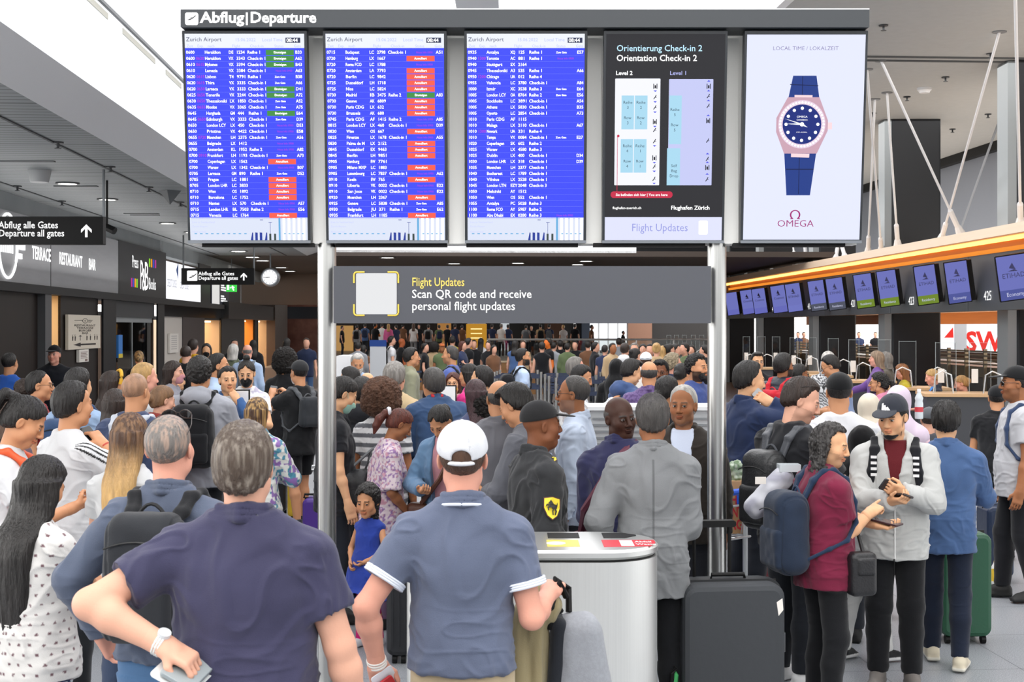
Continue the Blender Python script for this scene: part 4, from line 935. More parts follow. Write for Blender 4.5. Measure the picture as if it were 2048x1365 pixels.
m_ = MB(); fit(m_, 'CREDIT SUISSE', xv(327), xv(346), .30, .26, -.034, 0); fit(m_, 'CREDIT SUISSE', xv(353), xv(370), .30, .24, -.034, 0); m_.build('lettering', mat('advert_grey', '#8f97a8', .6), e)
MB().add([(xv(345), -.035, .72), (xv(349), -.035, .5), (xv(349.5), -.035, .92)], [(0, 1, 2)]).build('emblem', mat('advert_blue', '#1d4f94', .6), e)
e, L, Hh = wall_frame('shop_poster', 418, 452, 2.74, 3.5, mat('poster_navy', '#1d2440', .5), 'navy and white poster board near the far end of the left wall', 'poster')
MB().box(0, L*.42, -.036, -.03, 0, Hh).build('white_half', emis('poster_white', '#dcdad8', .8), e); m_ = MB()
for z in (.1, .42):
    for q in range(3): m_.box(L*.52, L*(.9-.1*q), -.036, -.03, z+.07*q, z+.04+.07*q)
m_.build('lettering', M_signw, e); wseg('trim_26', 395, 418, 2.72, 3.78, M_dark, .05); wseg('trim_27', 452, 480, 2.85, 3.78, M_dark, .0)
# restaurant notice and papers on the brown wall
e, L, Hh = wall_frame('restaurant_notice', 128, 193, 1.72, 2.315, mat('notice_cream', '#d9d0c0', .6), 'cream notice board with arrow reading RESTAURANT TERRASSE BURGER BAR', d=.04)
xv = lambda f: L*f
m_ = MB()
for i, tx in enumerate(('RESTAURANT', 'TERRASSE', 'BURGER', 'BAR')):
    V, F_ = glyphs(tx, .01); sz = .055; wd = {0: .66, 1: .52, 2: .40, 3: .2}[i]*L; m_.text(tx, L*.5-wd/2, Hh*.665-.045*i, .05, -.033, 'l', .012, wd/V[:, 0].max()/.05)
m_.box(L*.34, L*.84, -.034, -.03, .065, .093).add([(L*.36, -.034, .115), (L*.14, -.034, .079), (L*.36, -.034, .043)], [(0, 1, 2)])
m_.tube([(L*.5+.13*L*.6*math.cos(t), -.034, Hh*.83+.04*math.sin(t)) for t in np.linspace(0, 6.283, 24, endpoint=False)], .004, 4, True)
m_.text('AIR', L*.5, Hh*.81, .035, -.034, 'c', .01, 2.2)
for i in range(3): m_.box(L*.6, L*(.74-.03*i), -.034, -.03, Hh*.845-.018*i, Hh*.858-.018*i)
m_.box(L*.18, L*.42, -.034, -.03, Hh*.83, Hh*.843)
for fx in (.12, .19, .55, .66, .8, .88):
    m_.tube([(L*fx, -.034, .225), (L*fx, -.034, .15)], [.012, .008], 5); m_.lathe([(.001, -.002), (.012, 0), (.001, .002)], (L*fx, -.034, .245), 8, 'y')
m_.add([(L*.3, -.034, .22), (L*.35, -.034, .245), (L*.4, -.034, .22)], [(0, 1, 2)]); m_.box(L*.345, L*.355, -.034, -.03, .15, .22)
m_.build('lettering', mat('notice_ink', '#2a2320', .6), e)
e, L, Hh = wall_frame('paper_notice', 151, 170, 1.49, 1.71, mat('paper', '#e4dfd8', .7), 'small white paper notice taped under the restaurant arrow board', 'notice', d=.035)
m_ = MB()
for i in range(5): m_.box(L*.15, L*(.85-.1*(i % 2)), -.033, -.03, .17-.026*i, .18-.026*i)
m_.box(L*.6, L*.85, -.033, -.03, .015, .05); m_.build('print', mat('notice_grey', '#7b5f58', .6), e)
e, L, Hh = wall_frame('paper_notice', 335, 352, 1.5, 1.95, mat('paper', '#e4dfd8', .7), 'white paper notice on the cream panel beside the shop window', 'notice', d=.03)
m_ = MB()
for i in range(7): m_.box(L*.15, L*.8, -.033, -.03, .38-.05*i, .40-.05*i)
m_.build('print', mat('notice_pale', '#b8b4b0', .6), e)
e, L, Hh = wall_frame('blue_sticker', 232, 240, 1.5, 1.95, mat('sticker_blue', '#2f78c4', .5), 'tall blue and yellow sticker on the dark shop window', 'sticker', d=.02)
MB().box(0, L, -.034, -.03, 0, .08).build('yellow_strip', mat('sticker_yellow', '#d9c23a', .5), e)
m_ = MB(); a = vpx(UW, 222); b = vpx(UW, 307)
struct(MB().box(UW-.06, UW-.04, a, b, 0, 2.3).build('window_2', glass('shop_glass', (.75, .77, .8), .5)))
struct(MB().box(UW-.07, UW-.03, a, b, 2.2, 2.3).box(UW-.07, UW-.03, (a+b)/2-.03, (a+b)/2+.03, 0, 2.2).build('trim_28', mat('pale_frame', '#8d9294', .5)))
for i in range(9):   # bags and clothes hanging in the shop window
    c = ('#1c1b20', '#3a2a28', '#15151a', '#5a4434', '#26262e', '#6b2f2a', '#202024', '#70757a', '#2d3340')[i]; y = a+.5+(b-a-1)*i/8
    mm = MB().rbox(-.15, .15, -.06, .06, 0, .42, .05, 'y').tube([(-.08, 0, .42), (-.06, 0, .56), (.06, 0, .56), (.08, 0, .42)], .012, 5).build('hanging_bag', mat('bag_'+c, c, .6)); mm.location = HW(UW-.75, y, 1.35+.28*(i % 2)); mm.rotation_euler.z = THETA+math.pi/2
    tag(mm, 'dark bag hanging in the shop window beyond the restaurant notice', 'bag', 'bags hanging in the shop window')
# ------------------------------------------------------------------ hanging signs and the clock
def arrow_poly(cx, z0, h, w, t):
    return [[(cx-t/2, z0), (cx+t/2, z0), (cx+t/2, z0+h*.9), (cx-t/2, z0+h*.9)], [(cx, z0+h), (cx-w/2, z0+h-w/2), (cx-w/2, z0+h-w/2-t*1.3), (cx, z0+h-t*1.3)], [(cx, z0+h), (cx, z0+h-t*1.3), (cx+w/2, z0+h-w/2-t*1.3), (cx+w/2, z0+h-w/2)]]
M_letter = emis('letter_white', '#ffffff', 1.0)
def plane_icon(x, z, s):
    """departing aeroplane pictogram"""
    return [[(x+.10*s, z+.38*s), (x+.22*s, z+.36*s), (x+.30*s, z+.43*s), (x+.55*s, z+.48*s), (x+.62*s, z+.56*s), (x+.85*s, z+.74*s), (x+.93*s, z+.74*s), (x+.88*s, z+.66*s), (x+.62*s, z+.44*s), (x+.36*s, z+.30*s), (x+.2*s, z+.28*s)],
            [(x+.36*s, z+.56*s), (x+.44*s, z+.58*s), (x+.62*s, z+.54*s), (x+.55*s, z+.47*s)]]
def hang_sign(x0, x1, y, z0, z1, label, icon):
    e = empty('hanging_sign', (x0, y, z0), 0, label, 'sign'); W, Hh = x1-x0, z1-z0
    MB().rbox(0, W, -.06, .06, 0, Hh, .01, 'y').build('sign_box', M_black, e)
    m = MB(); tx = W*.34 if not icon else W*.235; sz = Hh*.30 if not icon else Hh*.27
    if icon: MB().rbox(W*.08, W*.08+Hh*.62, -.064, -.058, Hh*.23, Hh*.85, .02, 'y').build('pictogram_tile', M_letter, e); mm = MB(); [mm.add([(q[0], -.066, q[1]) for q in pl], [tuple(range(len(pl)))]) for pl in plane_icon(W*.08+.01, Hh*.23, Hh*.6)]; mm.build('pictogram', M_black, e)
    for i, t in enumerate(('Abflug alle Gates', 'Departure all gates')):
        V, F_ = glyphs(t, .012); wd = (.415 if not icon else .545)*W*(.905 if i == 0 else 1); m.text(t, tx, Hh*(.58-.29*i) if not icon else Hh*(.57-.27*i), sz*1.15, -.064, 'l', .012, wd/V[:, 0].max()/(sz*1.15))
    for pl in arrow_poly(W*(.86 if icon else .895), Hh*.26, Hh*.46, Hh*.38, Hh*.09): m.add([(q[0], -.064, q[1]) for q in pl], [tuple(range(len(pl)))])
    m.build('lettering', M_letter, e)
    for xx in ((.03, W-.01) if icon else (W-.01, .2)): MB().tube([(xx, 0, Hh), (xx, 0, ZC-z0)], .018, 8).build('hanger_rod', mat('grey_rod', '#6f7478', .4, .5), e)
hang_sign(-7.02, X_(209, 161), Y_(161), Z_(490, 161), Z_(434, 161), 'nearer black hanging sign reading Abflug alle Gates, cut by the picture edge', False)
hang_sign(X_(364, 94), X_(509, 94), Y_(94), Z_(570, 94), Z_(537, 94), 'farther black hanging gates sign with aeroplane pictogram beside the clock', True)
e = empty('hall_clock', (X_(541, 75), Y_(75), Z_(555, 75)), 0, 'round white clock with silver rim hanging from the ceiling', 'clock')
MB().lathe([(.02, -.1), (.22, -.1), (.25, -.06), (.255, 0), (.25, .06), (.22, .1), (.02, .1)], n=36, ax='y').build('case', mat('clock_silver', '#a9adb2', .3, .7), e, True)
MB().lathe([(.005, .0), (.19, .0), (.19, .006), (.005, .006)], (0, -.104, 0), 32, 'y').build('dial', emis('clock_face', '#fdfdff', 1.0), e); m_ = MB()
for i in range(12): t = math.radians(30*i); m_.tube([(.150*math.sin(t), -.112, .150*math.cos(t)), (.178*math.sin(t), -.112, .178*math.cos(t))], .007, 4)
m_.build('hour_mark', M_black, e)
for t, l in ((262, .10), (267, .16)): MB().tube([(0, -.118, 0), (l*math.sin(math.radians(t)), -.118, l*math.cos(math.radians(t)))], [.011, .006], 5).build('hand', M_black, e)
MB().tube([(0, 0, .25), (0, 0, ZC-Z_(555, 75))], .02, 8).build('hanger_rod', mat('grey_rod', '#6f7478', .4, .5), e)
# ------------------------------------------------------------------ ceiling lamps, sprinklers and so on
def on_ceiling(px, py, z): s = (HOR-py)/(z-CAMZ); return X_(px, s), Y_(s)
def cl_proto(r, dz):
    e = empty('ceiling_light', (0, 0, 0)); MB().lathe([(r*.9, 0), (r*1.12, 0), (r*1.12, -.02), (r*.9, -.02), (r*.9, 0)], n=24).build('trim_ring', mat('lamp_ring', '#55585a', .5), e)
    MB().lathe([(.005, -.012), (r*.92, -.012), (r*.92, -.006), (.005, -.006)], n=24).build('diffuser', emis('downlight', '#fffaf0', 9), e); return e
cp = cl_proto(.14, 0); first = True
for i, (px, py) in enumerate(((135, 366), (215, 398), (335, 446), (383, 464))):
    o = cp if i == 0 else copy_tree(cp); x, y = on_ceiling(px, py, ZC); o.location = (x, y, ZC); tag(o, ('nearest round downlight in the slatted ceiling, left of the hanger rod', 'second round downlight in the slatted ceiling, behind the hanger rod', 'third round downlight in the slatted ceiling, near the board edge', 'fourth round downlight in the slatted ceiling, half behind the first screen')[i], 'ceiling light', 'downlights in the slatted ceiling')
for px, py in ((477, 502), (505, 514), (525, 521), (562, 535), (580, 542), (775, 515), (908, 527), (1036, 526), (1172, 522), (1155, 529)):
    o = copy_tree(cp); x, y = on_ceiling(px, py, ZC-.0); o.location = (x, y, ZC); o.scale = (1.5, 1.5, 1); tag(o, 'round downlight in the dark ceiling beyond the skylight', 'ceiling light', 'downlights in the far ceiling')
sp = empty('sprinkler', (0, 0, 0)); MB().lathe([(.05, 0), (.05, -.012), (.012, -.016), (.012, -.05), (.03, -.055), (.03, -.06), (.002, -.06)], n=10).build('nozzle', mat('sprinkler_metal', '#4a4c4e', .4, .6), sp)
first = True
for px, py, z, side in [(116, 284, ZC, 'l'), (221, 333, ZC, 'l'), (298, 374, ZC, 'l'), (361, 404, ZC, 'l'), (35, 372, ZC, 'l'), (124, 402, ZC, 'l'), (1767, 50, 7.2, 'r'), (1891, 154, 7.2, 'r'), (1981, 107, 7.2, 'r'), (1814, 193, 7.2, 'r'), (1746, 226, 7.2, 'r'), (1976, 228, 7.2, 'r'), (1905, 258, 7.2, 'r')]:
    o = sp if first else copy_tree(sp); first = False; x, y = on_ceiling(px, py, z); o.location = (x, y, z-.001); o.scale = (1.6,)*3 if side == 'r' else (1.2,)*3
    tag(o, 'small sprinkler nozzle in the slatted left ceiling' if side == 'l' else 'small sprinkler nozzle in the plain right ceiling', 'sprinkler', 'sprinklers in the left ceiling' if side == 'l' else 'sprinklers in the right ceiling')
def ceil_thing(name, px, py, z, prof, m, label, cat, n=20):
    x, y = on_ceiling(px, py, z); e = empty(name, (x, y, z), 0, label, cat); MB().lathe(prof, n=n).build('housing', m, e, n > 4); return e
ceil_thing('smoke_detector', 1849, 176, 7.2, [(.16, 0), (.15, -.05), (.13, -.06), (.10, -.11), (.01, -.11)], M_whiteplastic, 'white smoke detector on the right ceiling', 'smoke detector')
ceil_thing('ceiling_speaker', 79, 341, ZC, [(.14, 0), (.14, -.03), (.11, -.15), (.01, -.15)], mat('pale_grey_plastic', '#a2a4a5', .5), 'grey box loudspeaker on the slatted ceiling near the picture edge', 'speaker')
ceil_thing('exit_wedge', 340, 382, ZC, [(.16, 0), (.001, -.2)], mat('dark_wedge', '#4a4d50', .5), 'dark wedge shaped fitting on the slatted ceiling beside the first screen', 'ceiling fitting', 4)
for px, py, w_ in ((152, 372, .3), (283, 427, .3), (290, 430, .25), (24, 322, .5)):
    x, y = on_ceiling(px, py, ZC); t = MB().box(-w_, w_, -.04, .04, -.012, 0).build('air_slot', mat('slot_grey', '#5a5d5e', .6)); t.location = (x, y, ZC); tag(t, 'narrow dark air slot in the slatted ceiling', 'vent', 'air slots in the slatted ceiling')
e = empty('security_camera', (X_(214, 150), Y_(150), ZC), 0, 'small black security camera behind the nearer hanging sign', 'camera'); MB().tube([(0, 0, 0), (0, 0, -.62)], .015, 6).build('stalk', M_black, e); MB().tube([(-.06, 0, -.6), (.12, -.05, -.68)], .05, 10).build('camera_body', M_black, e)
for px, y0, y1, s, lb in ((463, 568, 584, 70, 'green emergency exit sign under the farther hanging sign'), (482, 608, 622, 58, 'small green exit sign over the dark shop fascia')):
    e = empty('exit_sign', (X_(px, s), Y_(s), Z_(y1, s)), 0, lb, 'sign'); w_ = 21/s; h_ = (y1-y0)/s
    MB().box(-w_/2, w_/2, -.03, .03, 0, h_).build('light_box', emis('exit_green', '#3ed04c', .9), e)
    mm = MB().box(-w_*.42, -w_*.2, -.034, -.03, h_*.25, h_*.85).tube([(w_*.1, -.034, h_*.75), (w_*.15, -.034, h_*.4), (w_*.25, -.034, h_*.15)], .02, 5).tube([(w_*.02, -.034, h_*.5), (w_*.2, -.034, h_*.6), (w_*.3, -.034, h_*.5)], .015, 5).add([(-w_*.15, -.034, h_*.5), (-w_*.05, -.034, h_*.62), (-w_*.05, -.034, h_*.38)], [(0, 1, 2)]); mm.build('pictogram', M_letter, e)
    MB().tube([(0, 0, h_), (0, 0, ZC-Z_(y1, s))], .012, 6).build('hanger_rod', mat('grey_rod', '#6f7478', .4, .5), e)
# ------------------------------------------------------------------ check-in side
M_orange = mat('wood_soffit_warm', '#c07a35', .55, noise=(3, '#a8662a', (1, .3, 6)))
CK = .0343
def canx(Y): return 9.967-CK*Y
def can_at(px, off=0.0):
    t = (px-1024)/FPX; Y = (9.967-off)/(t+CK); return canx(Y)-off, Y
canopy = empty('check_in_canopy', (9.967, 0, 0), math.atan(CK), 'long grey canopy over the check-in desks with glowing wooden edge', 'canopy')
def sweep(poly, y0, y1): return MB().prism([(p[0], p[1]) for p in poly], y0, y1, (0, 2, 1))
sweep([(0, 2.42), (.12, 2.42), (.12, 3.55), (0, 3.5)], 12, 60).build('fascia', mat('canopy_grey', '#3f4347', .5, noise=(.6, '#464a4e')), canopy)
sweep([(.12, 2.42), (5.2, 2.55), (5.2, 2.6), (.12, 2.5)], 12, 60).build('soffit', M_orange, canopy)
sweep([(-.42, 3.74), (-.40, 3.92), (.3, 3.96), (5.2, 3.9), (5.2, 3.86), (.1, 3.84), (-.1, 3.74)], 12, 60).build('wooden_edge', mat('pale_beech', '#f0d9c2', .5, noise=(2.5, '#e8ccb0', (1, .12, 6))), canopy)
sweep([(-.1, 3.74), (.1, 3.84), (.1, 3.5), (0, 3.5), (-.06, 3.56)], 12, 60).build('cove', M_orange, canopy)
sweep([(-.20, 3.66), (-.15, 3.70), (-.15, 3.735), (-.22, 3.735)], 12, 60).build('light_strip', emis('cove_led', '#ffae58', 3.2), canopy)
sweep([(-.07, 3.52), (.0, 3.5), (.0, 3.56), (-.08, 3.57)], 12, 60).build('lower_glow_strip', emis('cove_led_low', '#e8892c', .9), canopy)
m_ = MB()
for Y in (21.6, 26.8, 31.7, 37.5, 43, 49): m_.box(-.008, 0, Y, Y+.03, 2.42, 3.5)
m_.build('joint', mat('canopy_joint', '#5a5f63', .5), canopy)
def number(px, py, tx, where):
    x, Y = can_at(px); e = MB().text(tx, 0, 0, .26, -.004, 'c', .0).build('desk_number', M_letter); e.location = (x-.015, Y, Z_(py, FPX/Y)); e.rotation_euler = (0, 0, math.radians(-88))
    tag(e, f'white desk number {tx} on the canopy fascia right of the {where} check-in screen', 'number')
for px, py, tx, wh in ((1977, 601, '425', 'eleventh'), (1824, 610, '423', 'ninth'), (1707, 614, '421', 'seventh'), (1620, 619, '419', 'fifth'), (1548, 624, '417', 'third'), (1488, 628, '415', 'first')): number(px, py, tx, wh)
screens = [(1468, 12, 585, 630, 'dark', ''), (1499, 15, 580, 628, 'dark', 'Cosmos'), (1523, 17, 577, 627, 'dark', 'Cosmos'), (1562, 20, 571, 625, 'dark', 'Cosmos'), (1592, 22, 567, 623, 'plain', 'ETIHAD'), (1639, 25, 561, 621, 'grey', 'ETIHAD'), (1676, 27, 556, 619, 'grey', 'ETIHAD'), (1733, 29, 548, 615, 'green', 'ETIHAD'), (1781, 33, 541, 612, 'green', 'ETIHAD'), (1858, 39, 531, 608, 'green', 'ETIHAD'), (1921, 42, 523, 605, 'blue', 'ETIHAD'), (2033, 58, 510, 599, 'blue', 'ETIHAD')]
nm = ['first', 'second', 'third', 'fourth', 'fifth', 'sixth', 'seventh', 'eighth', 'ninth', 'tenth', 'eleventh', 'twelfth']
bandc = {'green': '#7f9a35', 'grey': '#5b5f70', 'blue': '#5a63ad', 'plain': '#7f86d8', 'dark': '#7478d0'}
for i, (px, wpx, y0, y1, k, tx) in enumerate(screens):
    x, Y = can_at(px, .32); s = FPX/Y; hh = (y1-y0)/s; ww = max(wpx/s, hh*.5)
    e = empty('check_in_screen', (x, Y, Z_(y1, s)), 0, f'{nm[i]} check-in screen along the canopy counted from the board post, {dict(green="green lower band", grey="grey lower band", blue="blue lower band", plain="plain lilac", dark="lilac with dark logo")[k]}', 'screen', rot=(math.radians(9), math.radians(-8), math.radians(-14)))
    MB().rbox(-ww/2-.02, ww/2+.02, 0, .10, -.02, hh+.02, .015, 'y').box(ww/2-.05, ww/2+.10, .04, .14, 0, hh).build('housing', M_black, e)
    MB().box(-ww/2, ww/2, -.004, .001, hh*.23, hh).build('display', emis('lilac_display', '#7a80cf', .62), e)
    MB().box(-ww/2, ww/2, -.004, .001, 0, hh*.23).build('lower_band', emis('band_'+k, bandc[k], .6), e)
    if tx:
        m_ = MB().text(tx, 0, hh*.50, ww*.24, -.006, 'c', .0, .9); m_.add([(-ww*.12, -.006, hh*.72), (ww*.1, -.006, hh*.68), (0, -.006, hh*.84)], [(0, 1, 2)]).add([(-ww*.18, -.006, hh*.65), (ww*.15, -.006, hh*.64), (ww*.05, -.006, hh*.69)], [(0, 1, 2)]); m_.build('airline_logo', mat('logo_grey', '#3c4070', .6), e)
    if k in ('green', 'blue', 'grey'): MB().text('Economy' if k == 'blue' else 'Residency', 0, hh*.08, ww*.2, -.006, 'c', 0, .8).build('class_text', emis('class_text', '#c9cce8', .8), e)
    MB().box(-.03, .03, .1, .34, hh*.45, hh*.55).build('bracket', M_black, e)
# hanger rods
M_rod = mat('white_rod', '#e9eaec', .45)
def rod(b, top, label, grp='white suspension rods over the canopy', r=.026):
    x, Y = can_at(b); x += .3; p = Vector((x, Y, 3.93)); X2, Y2 = on_ceiling(*top, 7.2); q = Vector((X2, Y2, 7.2)); d = (q-p)
    e = empty('suspension_rod', p, 0, label, 'rod', grp); MB().tube([(0, 0, 0), d], r, 8).build('rod', M_rod, e)
    u = d.normalized(); MB().tube([u*.0, u*.12, u*.3, u*.34, u*.75, u*.8], [.09, .10, .07, .055, .055, .03], 8).build('turnbuckle', M_rod, e)
    MB().lathe([(.12, 0), (.12, -.02), (.01, -.02)], (d.x, d.y, d.z), 12).build('ceiling_plate', mat('plate_grey', '#7d8082', .5), e)
for b, t, l in ((1739, (1734, 138), 'white upright rod just right of the fifth screen of the board'), (1771, (1774, 185), 'white upright rod left of the wide dark column'), (1897, (1762, 121), 'white rod of the near crossing pair leaning left'), (1853, (1999, 63), 'white rod of the near crossing pair leaning right'), (2009, (2030, -30), 'white rod in front of the dark column at the right edge'), (1712, (1750, 198), 'thin white rod leaning away behind the fifth screen of the board'),
                (1476, (1480, 420), 'white rod over the canopy nearest the right board post'), (1512, (1560, 400), 'white rod of the far crossing pair leaning right'), (1527, (1500, 400), 'white rod of the far crossing pair leaning left'), (1572, (1570, 350), 'white upright rod under the fifth screen, left of the pair'), (1594, (1594, 330), 'white upright rod under the fifth screen, middle one'), (1649, (1700, 330), 'white rod of the middle pair leaning right under the fifth screen'), (1669, (1640, 330), 'white rod of the middle pair leaning left under the fifth screen')): rod(b, t, l)
for i, (xb, yb, xt, yt) in enumerate(((1918, 468, 1996, 248), (1938, 460, 1982, 346), (1986, 455, 1991, 320), (1916, 465, 1918, 366))):
    x, y = on_ceiling(xt, yt, 7.2); X2 = x*1.0; s = FPX/y; e = empty('thin_rod', (X_(xb, s), y, Z_(yb, s)), 0, 'thin grey rod behind the canopy between the two dark columns', 'rod', 'thin rods behind the canopy'); MB().tube([(0, 0, 0), (x-X_(xb, s), 0, 7.2-Z_(yb, s))], .03, 6).build('rod', mat('rod_grey', '#a6aab0', .5), e)
# columns
for i, (px, wd) in enumerate(((2035, 1.2), (1780, 1.2), (1635, 1.08), (1525, 1.05), (1457, .95))):
    Y = (25.7, 33, 39.3, 46, 51.6)[i]; x = (px-1024)/FPX*Y+(.05 if i else 0)
    o = MB().rbox(x, x+wd, Y, Y+1.0, 0, 7.2, .05, 'z', 3).build('column', M_navy); o['kind'] = 'structure'
    o = MB().box(x-.17, x-.0, Y+.04, Y+.6, 0, 7.18).build('column_trim', mat('column_metal', '#9aa0a3', .35, .6)); o['kind'] = 'structure'
# service zone behind the desks
zone = canopy.rotation_euler.z
def zbox(name, x0, x1, y0, y1, z0, z1, m):
    o = MB().box(x0, x1, y0, y1, z0, z1).build(name, m); o.location = (9.967, 0, 0); o.rotation_euler.z = zone; return o
o = zbox('wall_service_fascia', 5.2, 5.35, 12, 60, 2.2, 3.9, M_orange); o['kind'] = 'structure'
o = zbox('wall_service_low', 5.2, 5.35, 12, 60, 0, 1.35, mat('conveyor_wall', '#4f473c', .5)); o['kind'] = 'structure'
for i, Y in enumerate((20, 29.5, 36.5, 43.5, 50)):
    o = zbox('baggage_conveyor', 2.4, 4.4, Y, Y+6.2, .9, 1.15, mat('conveyor_metal', '#8a7d66', .35, .6)); tag(o, f'{["nearest", "second", "third", "fourth", "farthest"][i]} metal baggage conveyor behind the check-in desks', 'conveyor')
    m_ = MB()
    for z in (1.2, 1.3, 1.4, 1.5): m_.box(2.3, 2.36, Y, Y+6.2, z, z+.04)
    for q in range(6): m_.box(2.3, 2.38, Y+q*1.2, Y+.06+q*1.2, 0, 1.58)
    r_ = m_.build('side_rails', mat('rail_bronze', '#a3957a', .3, .7), o)
    MB().box(2.4, 2.45, Y, Y+6.2, .1, .88).build('side_panel', mat('conveyor_side', '#3a3530', .5), o)
# red letters on the glass wall behind
e = empty('airline_wall_sign', (X_(1876, 60), 45, 1.25), 0, 'white backlit sign with big red letters SW behind the check-in desks', 'sign')
MB().box(-.1, 2.3, .02, .06, -.15, 1.1).build('panel', emis('sign_glow', '#f4f6fb', 1.0), e); MB().text('SW', .92, .06, .92, 0, 'l', .03, .88).build('lettering', emis('sign_red', '#e5281e', .9), e)
MB().add([(.2, 0, .5), (.52, 0, .5), (.5, 0, .85)], [(0, 1, 2)]).build('red_emblem', emis('sign_red', '#e5281e', .9), e)
MB().box(.55, .95, -.02, .03, -.15, 1.1).build('post', mat('sign_post', '#9aa0a6', .5), e)
# desks
M_deskf = mat('desk_front', '#3d3f44', .4); M_glass = glass('acrylic', (.95, .96, .96), .0)
def desk(px, s, w_, label, panes):
    e = empty('check_in_desk', (X_(px, s), Y_(s), 0), math.radians(-8), label, 'check-in desk'); z = 1.17
    MB().box(0, w_, 0, .75, 0, z-.04).build('front', M_deskf, e); MB().rbox(-.04, w_+.04, -.06, .8, z-.04, z, .02).build('worktop', mat('worktop_beech', '#c9a378', .45), e)
    MB().box(-.004, w_+.004, -.004, .0, .0, .12).build('kick_plate', M_steel, e)
    m = MB()
    for q in (.12, w_-.25): m.tube([(q, .2, z), (q+.03, .2, z+.26), (q+.12, .2, z+.31), (q+.24, .2, z+.26), (q+.27, .2, z)], .012, 6)
    m.build('hand_rail', mat('rail_steel', '#d8dadb', .25, .8), e)
    for j, (p0, p1, lb) in enumerate(panes):
        X0, X1 = X_(p0, s)-X_(px, s), X_(p1, s)-X_(px, s); g = empty('acrylic_screen', tuple(e.matrix_basis@Vector((X0, .35, z))), math.radians(-8), lb, 'acrylic screen')
        MB().box(0, X1-X0, 0, .008, 0, .71).build('pane', M_glass, g); mm = MB().box(-.003, .001, -.002, .010, 0, .72).box(X1-X0-.001, X1-X0+.003, -.002, .010, 0, .72).box(0, X1-X0, -.002, .010, .707, .711); mm.build('bright_edge', mat('acrylic_edge', '#b4bebe', .3), g)
        MB().box(.03, .12, -.004, 0, .14, .34).build('paper_label', mat('paper', '#e4dfd8', .7), g)
desk(1854, 143, 1.05, 'nearest check-in desk with oak top and grey front, agent with bun behind', [(1879, 1919, 'acrylic screen on the nearest desk, left pane'), (1945, 1987, 'acrylic screen on the nearest desk, right pane')])
desk(1776, 130, .9, 'second check-in desk from the right, below the tall acrylic pane', [(1804, 1837, 'acrylic screen in front of the agent with reddish brown hair')])
desk(1700, 115, .75, 'third check-in desk from the right, dark front behind the black cap', [(1702, 1722, 'narrow acrylic screen left of the woman with purple scarf'), (1760, 1784, 'acrylic screen in front of the grey haired agent')])
desk(1628, 104, .7, 'fourth check-in desk from the right, mostly hidden behind travellers', [(1659, 1679, 'acrylic screen above the white haired man in plaid')])
desk(1568, 96, .7, 'fifth check-in desk from the right, hidden behind the red backpack', [(1582, 1597, 'acrylic screen right of the bearded man, left pane'), (1614, 1634, 'acrylic screen right of the bearded man, right pane')])
desk(1480, 87, .75, 'sixth check-in desk from the right, behind the man on the phone', [(1487, 1500, 'acrylic screen behind the man on the phone, left pane'), (1516, 1531, 'acrylic screen behind the man on the phone, right pane'), (1545, 1560, 'acrylic screen left of the bearded man')])
desk(1330, 72, 1.1, 'far check-in desk between the crowd and the right board post', [(1333, 1341, 'far acrylic screen over the crowd, first from the left'), (1348, 1356, 'far acrylic screen over the crowd, second from the left'), (1364, 1372, 'far acrylic screen over the crowd, third from the left'), (1382, 1390, 'far acrylic screen over the crowd, fourth from the left'), (1398, 1407, 'far acrylic screen over the crowd, nearest the right post')])
# silver luggage belt unit behind the white haired man
e = empty('bag_drop_unit', (X_(1180, 234), Y_(234), 0), 0, 'long silver ribbed bag drop unit behind the grey blazer man', 'bag drop unit'); W_ = 395/234
MB().rbox(0, W_, 0, .55, 0, 1.39, .03, 'y').build('cabinet', mat('silver_sheet', '#c9ccce', .35, .5), e); m_ = MB()
for q in range(7): m_.box(.02, W_-.02, -.012, 0, .98+.055*q, .998+.055*q)
m_.build('ribs', mat('rib_grey', '#8f9396', .4, .4), e); MB().box(-.02, W_+.02, -.03, .58, 1.39, 1.42).build('top_plate', mat('top_white', '#e3e5e6', .35), e)
# barrier posts
def post(px, s, i, label, dirn=(1.1, .1)):
    e = empty('barrier_post', (X_(px, s), Y_(s), 0), 0, label, 'barrier post', 'steel barrier posts of the queue lanes')
    MB().lathe([(.17, 0), (.17, .015), (.03, .03), (.03, 1.0), (.035, 1.0), (.035, 1.06), (.01, 1.06)], n=14).build('post', M_steel, e, True)
    m = MB()
    for z in (.93, .68): m.box(.03, dirn[0], -.003+dirn[1], .003+dirn[1], z, z+.05)
    m.build('belt', mat('belt_navy', '#28324a', .7), e)
for i, (px, s) in enumerate(((983, 88), (989, 86), (994, 84), (1000, 82), (1075, 82), (1082, 86), (1090, 90), (1098, 94), (1112, 97), (1114, 88), (1192, 92), (1201, 86), (1209, 80), (1216, 76), (1170, 74), (1130, 72), (1150, 70), (1060, 72))):
    post(px, s, i, 'steel post with navy belt in the empty queue lanes beyond the crowd')
post(757, 78, 0, 'steel post with navy belt beside the information board near the bearded man'); 
e = empty('information_stand', (X_(756, 80), Y_(80), 0), 0, 'slim upright notice stand with blue header behind the white bearded man', 'notice stand')
MB().box(-.2, .2, -.02, .02, .55, 1.62).build('notice', mat('stand_grey', '#b9bcc0', .6), e); MB().box(-.21, .21, -.025, .025, 1.62, 1.78).build('header', emis('stand_blue', '#2a4a93', .6), e); MB().tube([(0, 0, 0), (0, 0, .6)], .03, 8).tube([(-.25, 0, .02), (.25, 0, .02)], .02, 6).build('pole', M_steel, e)
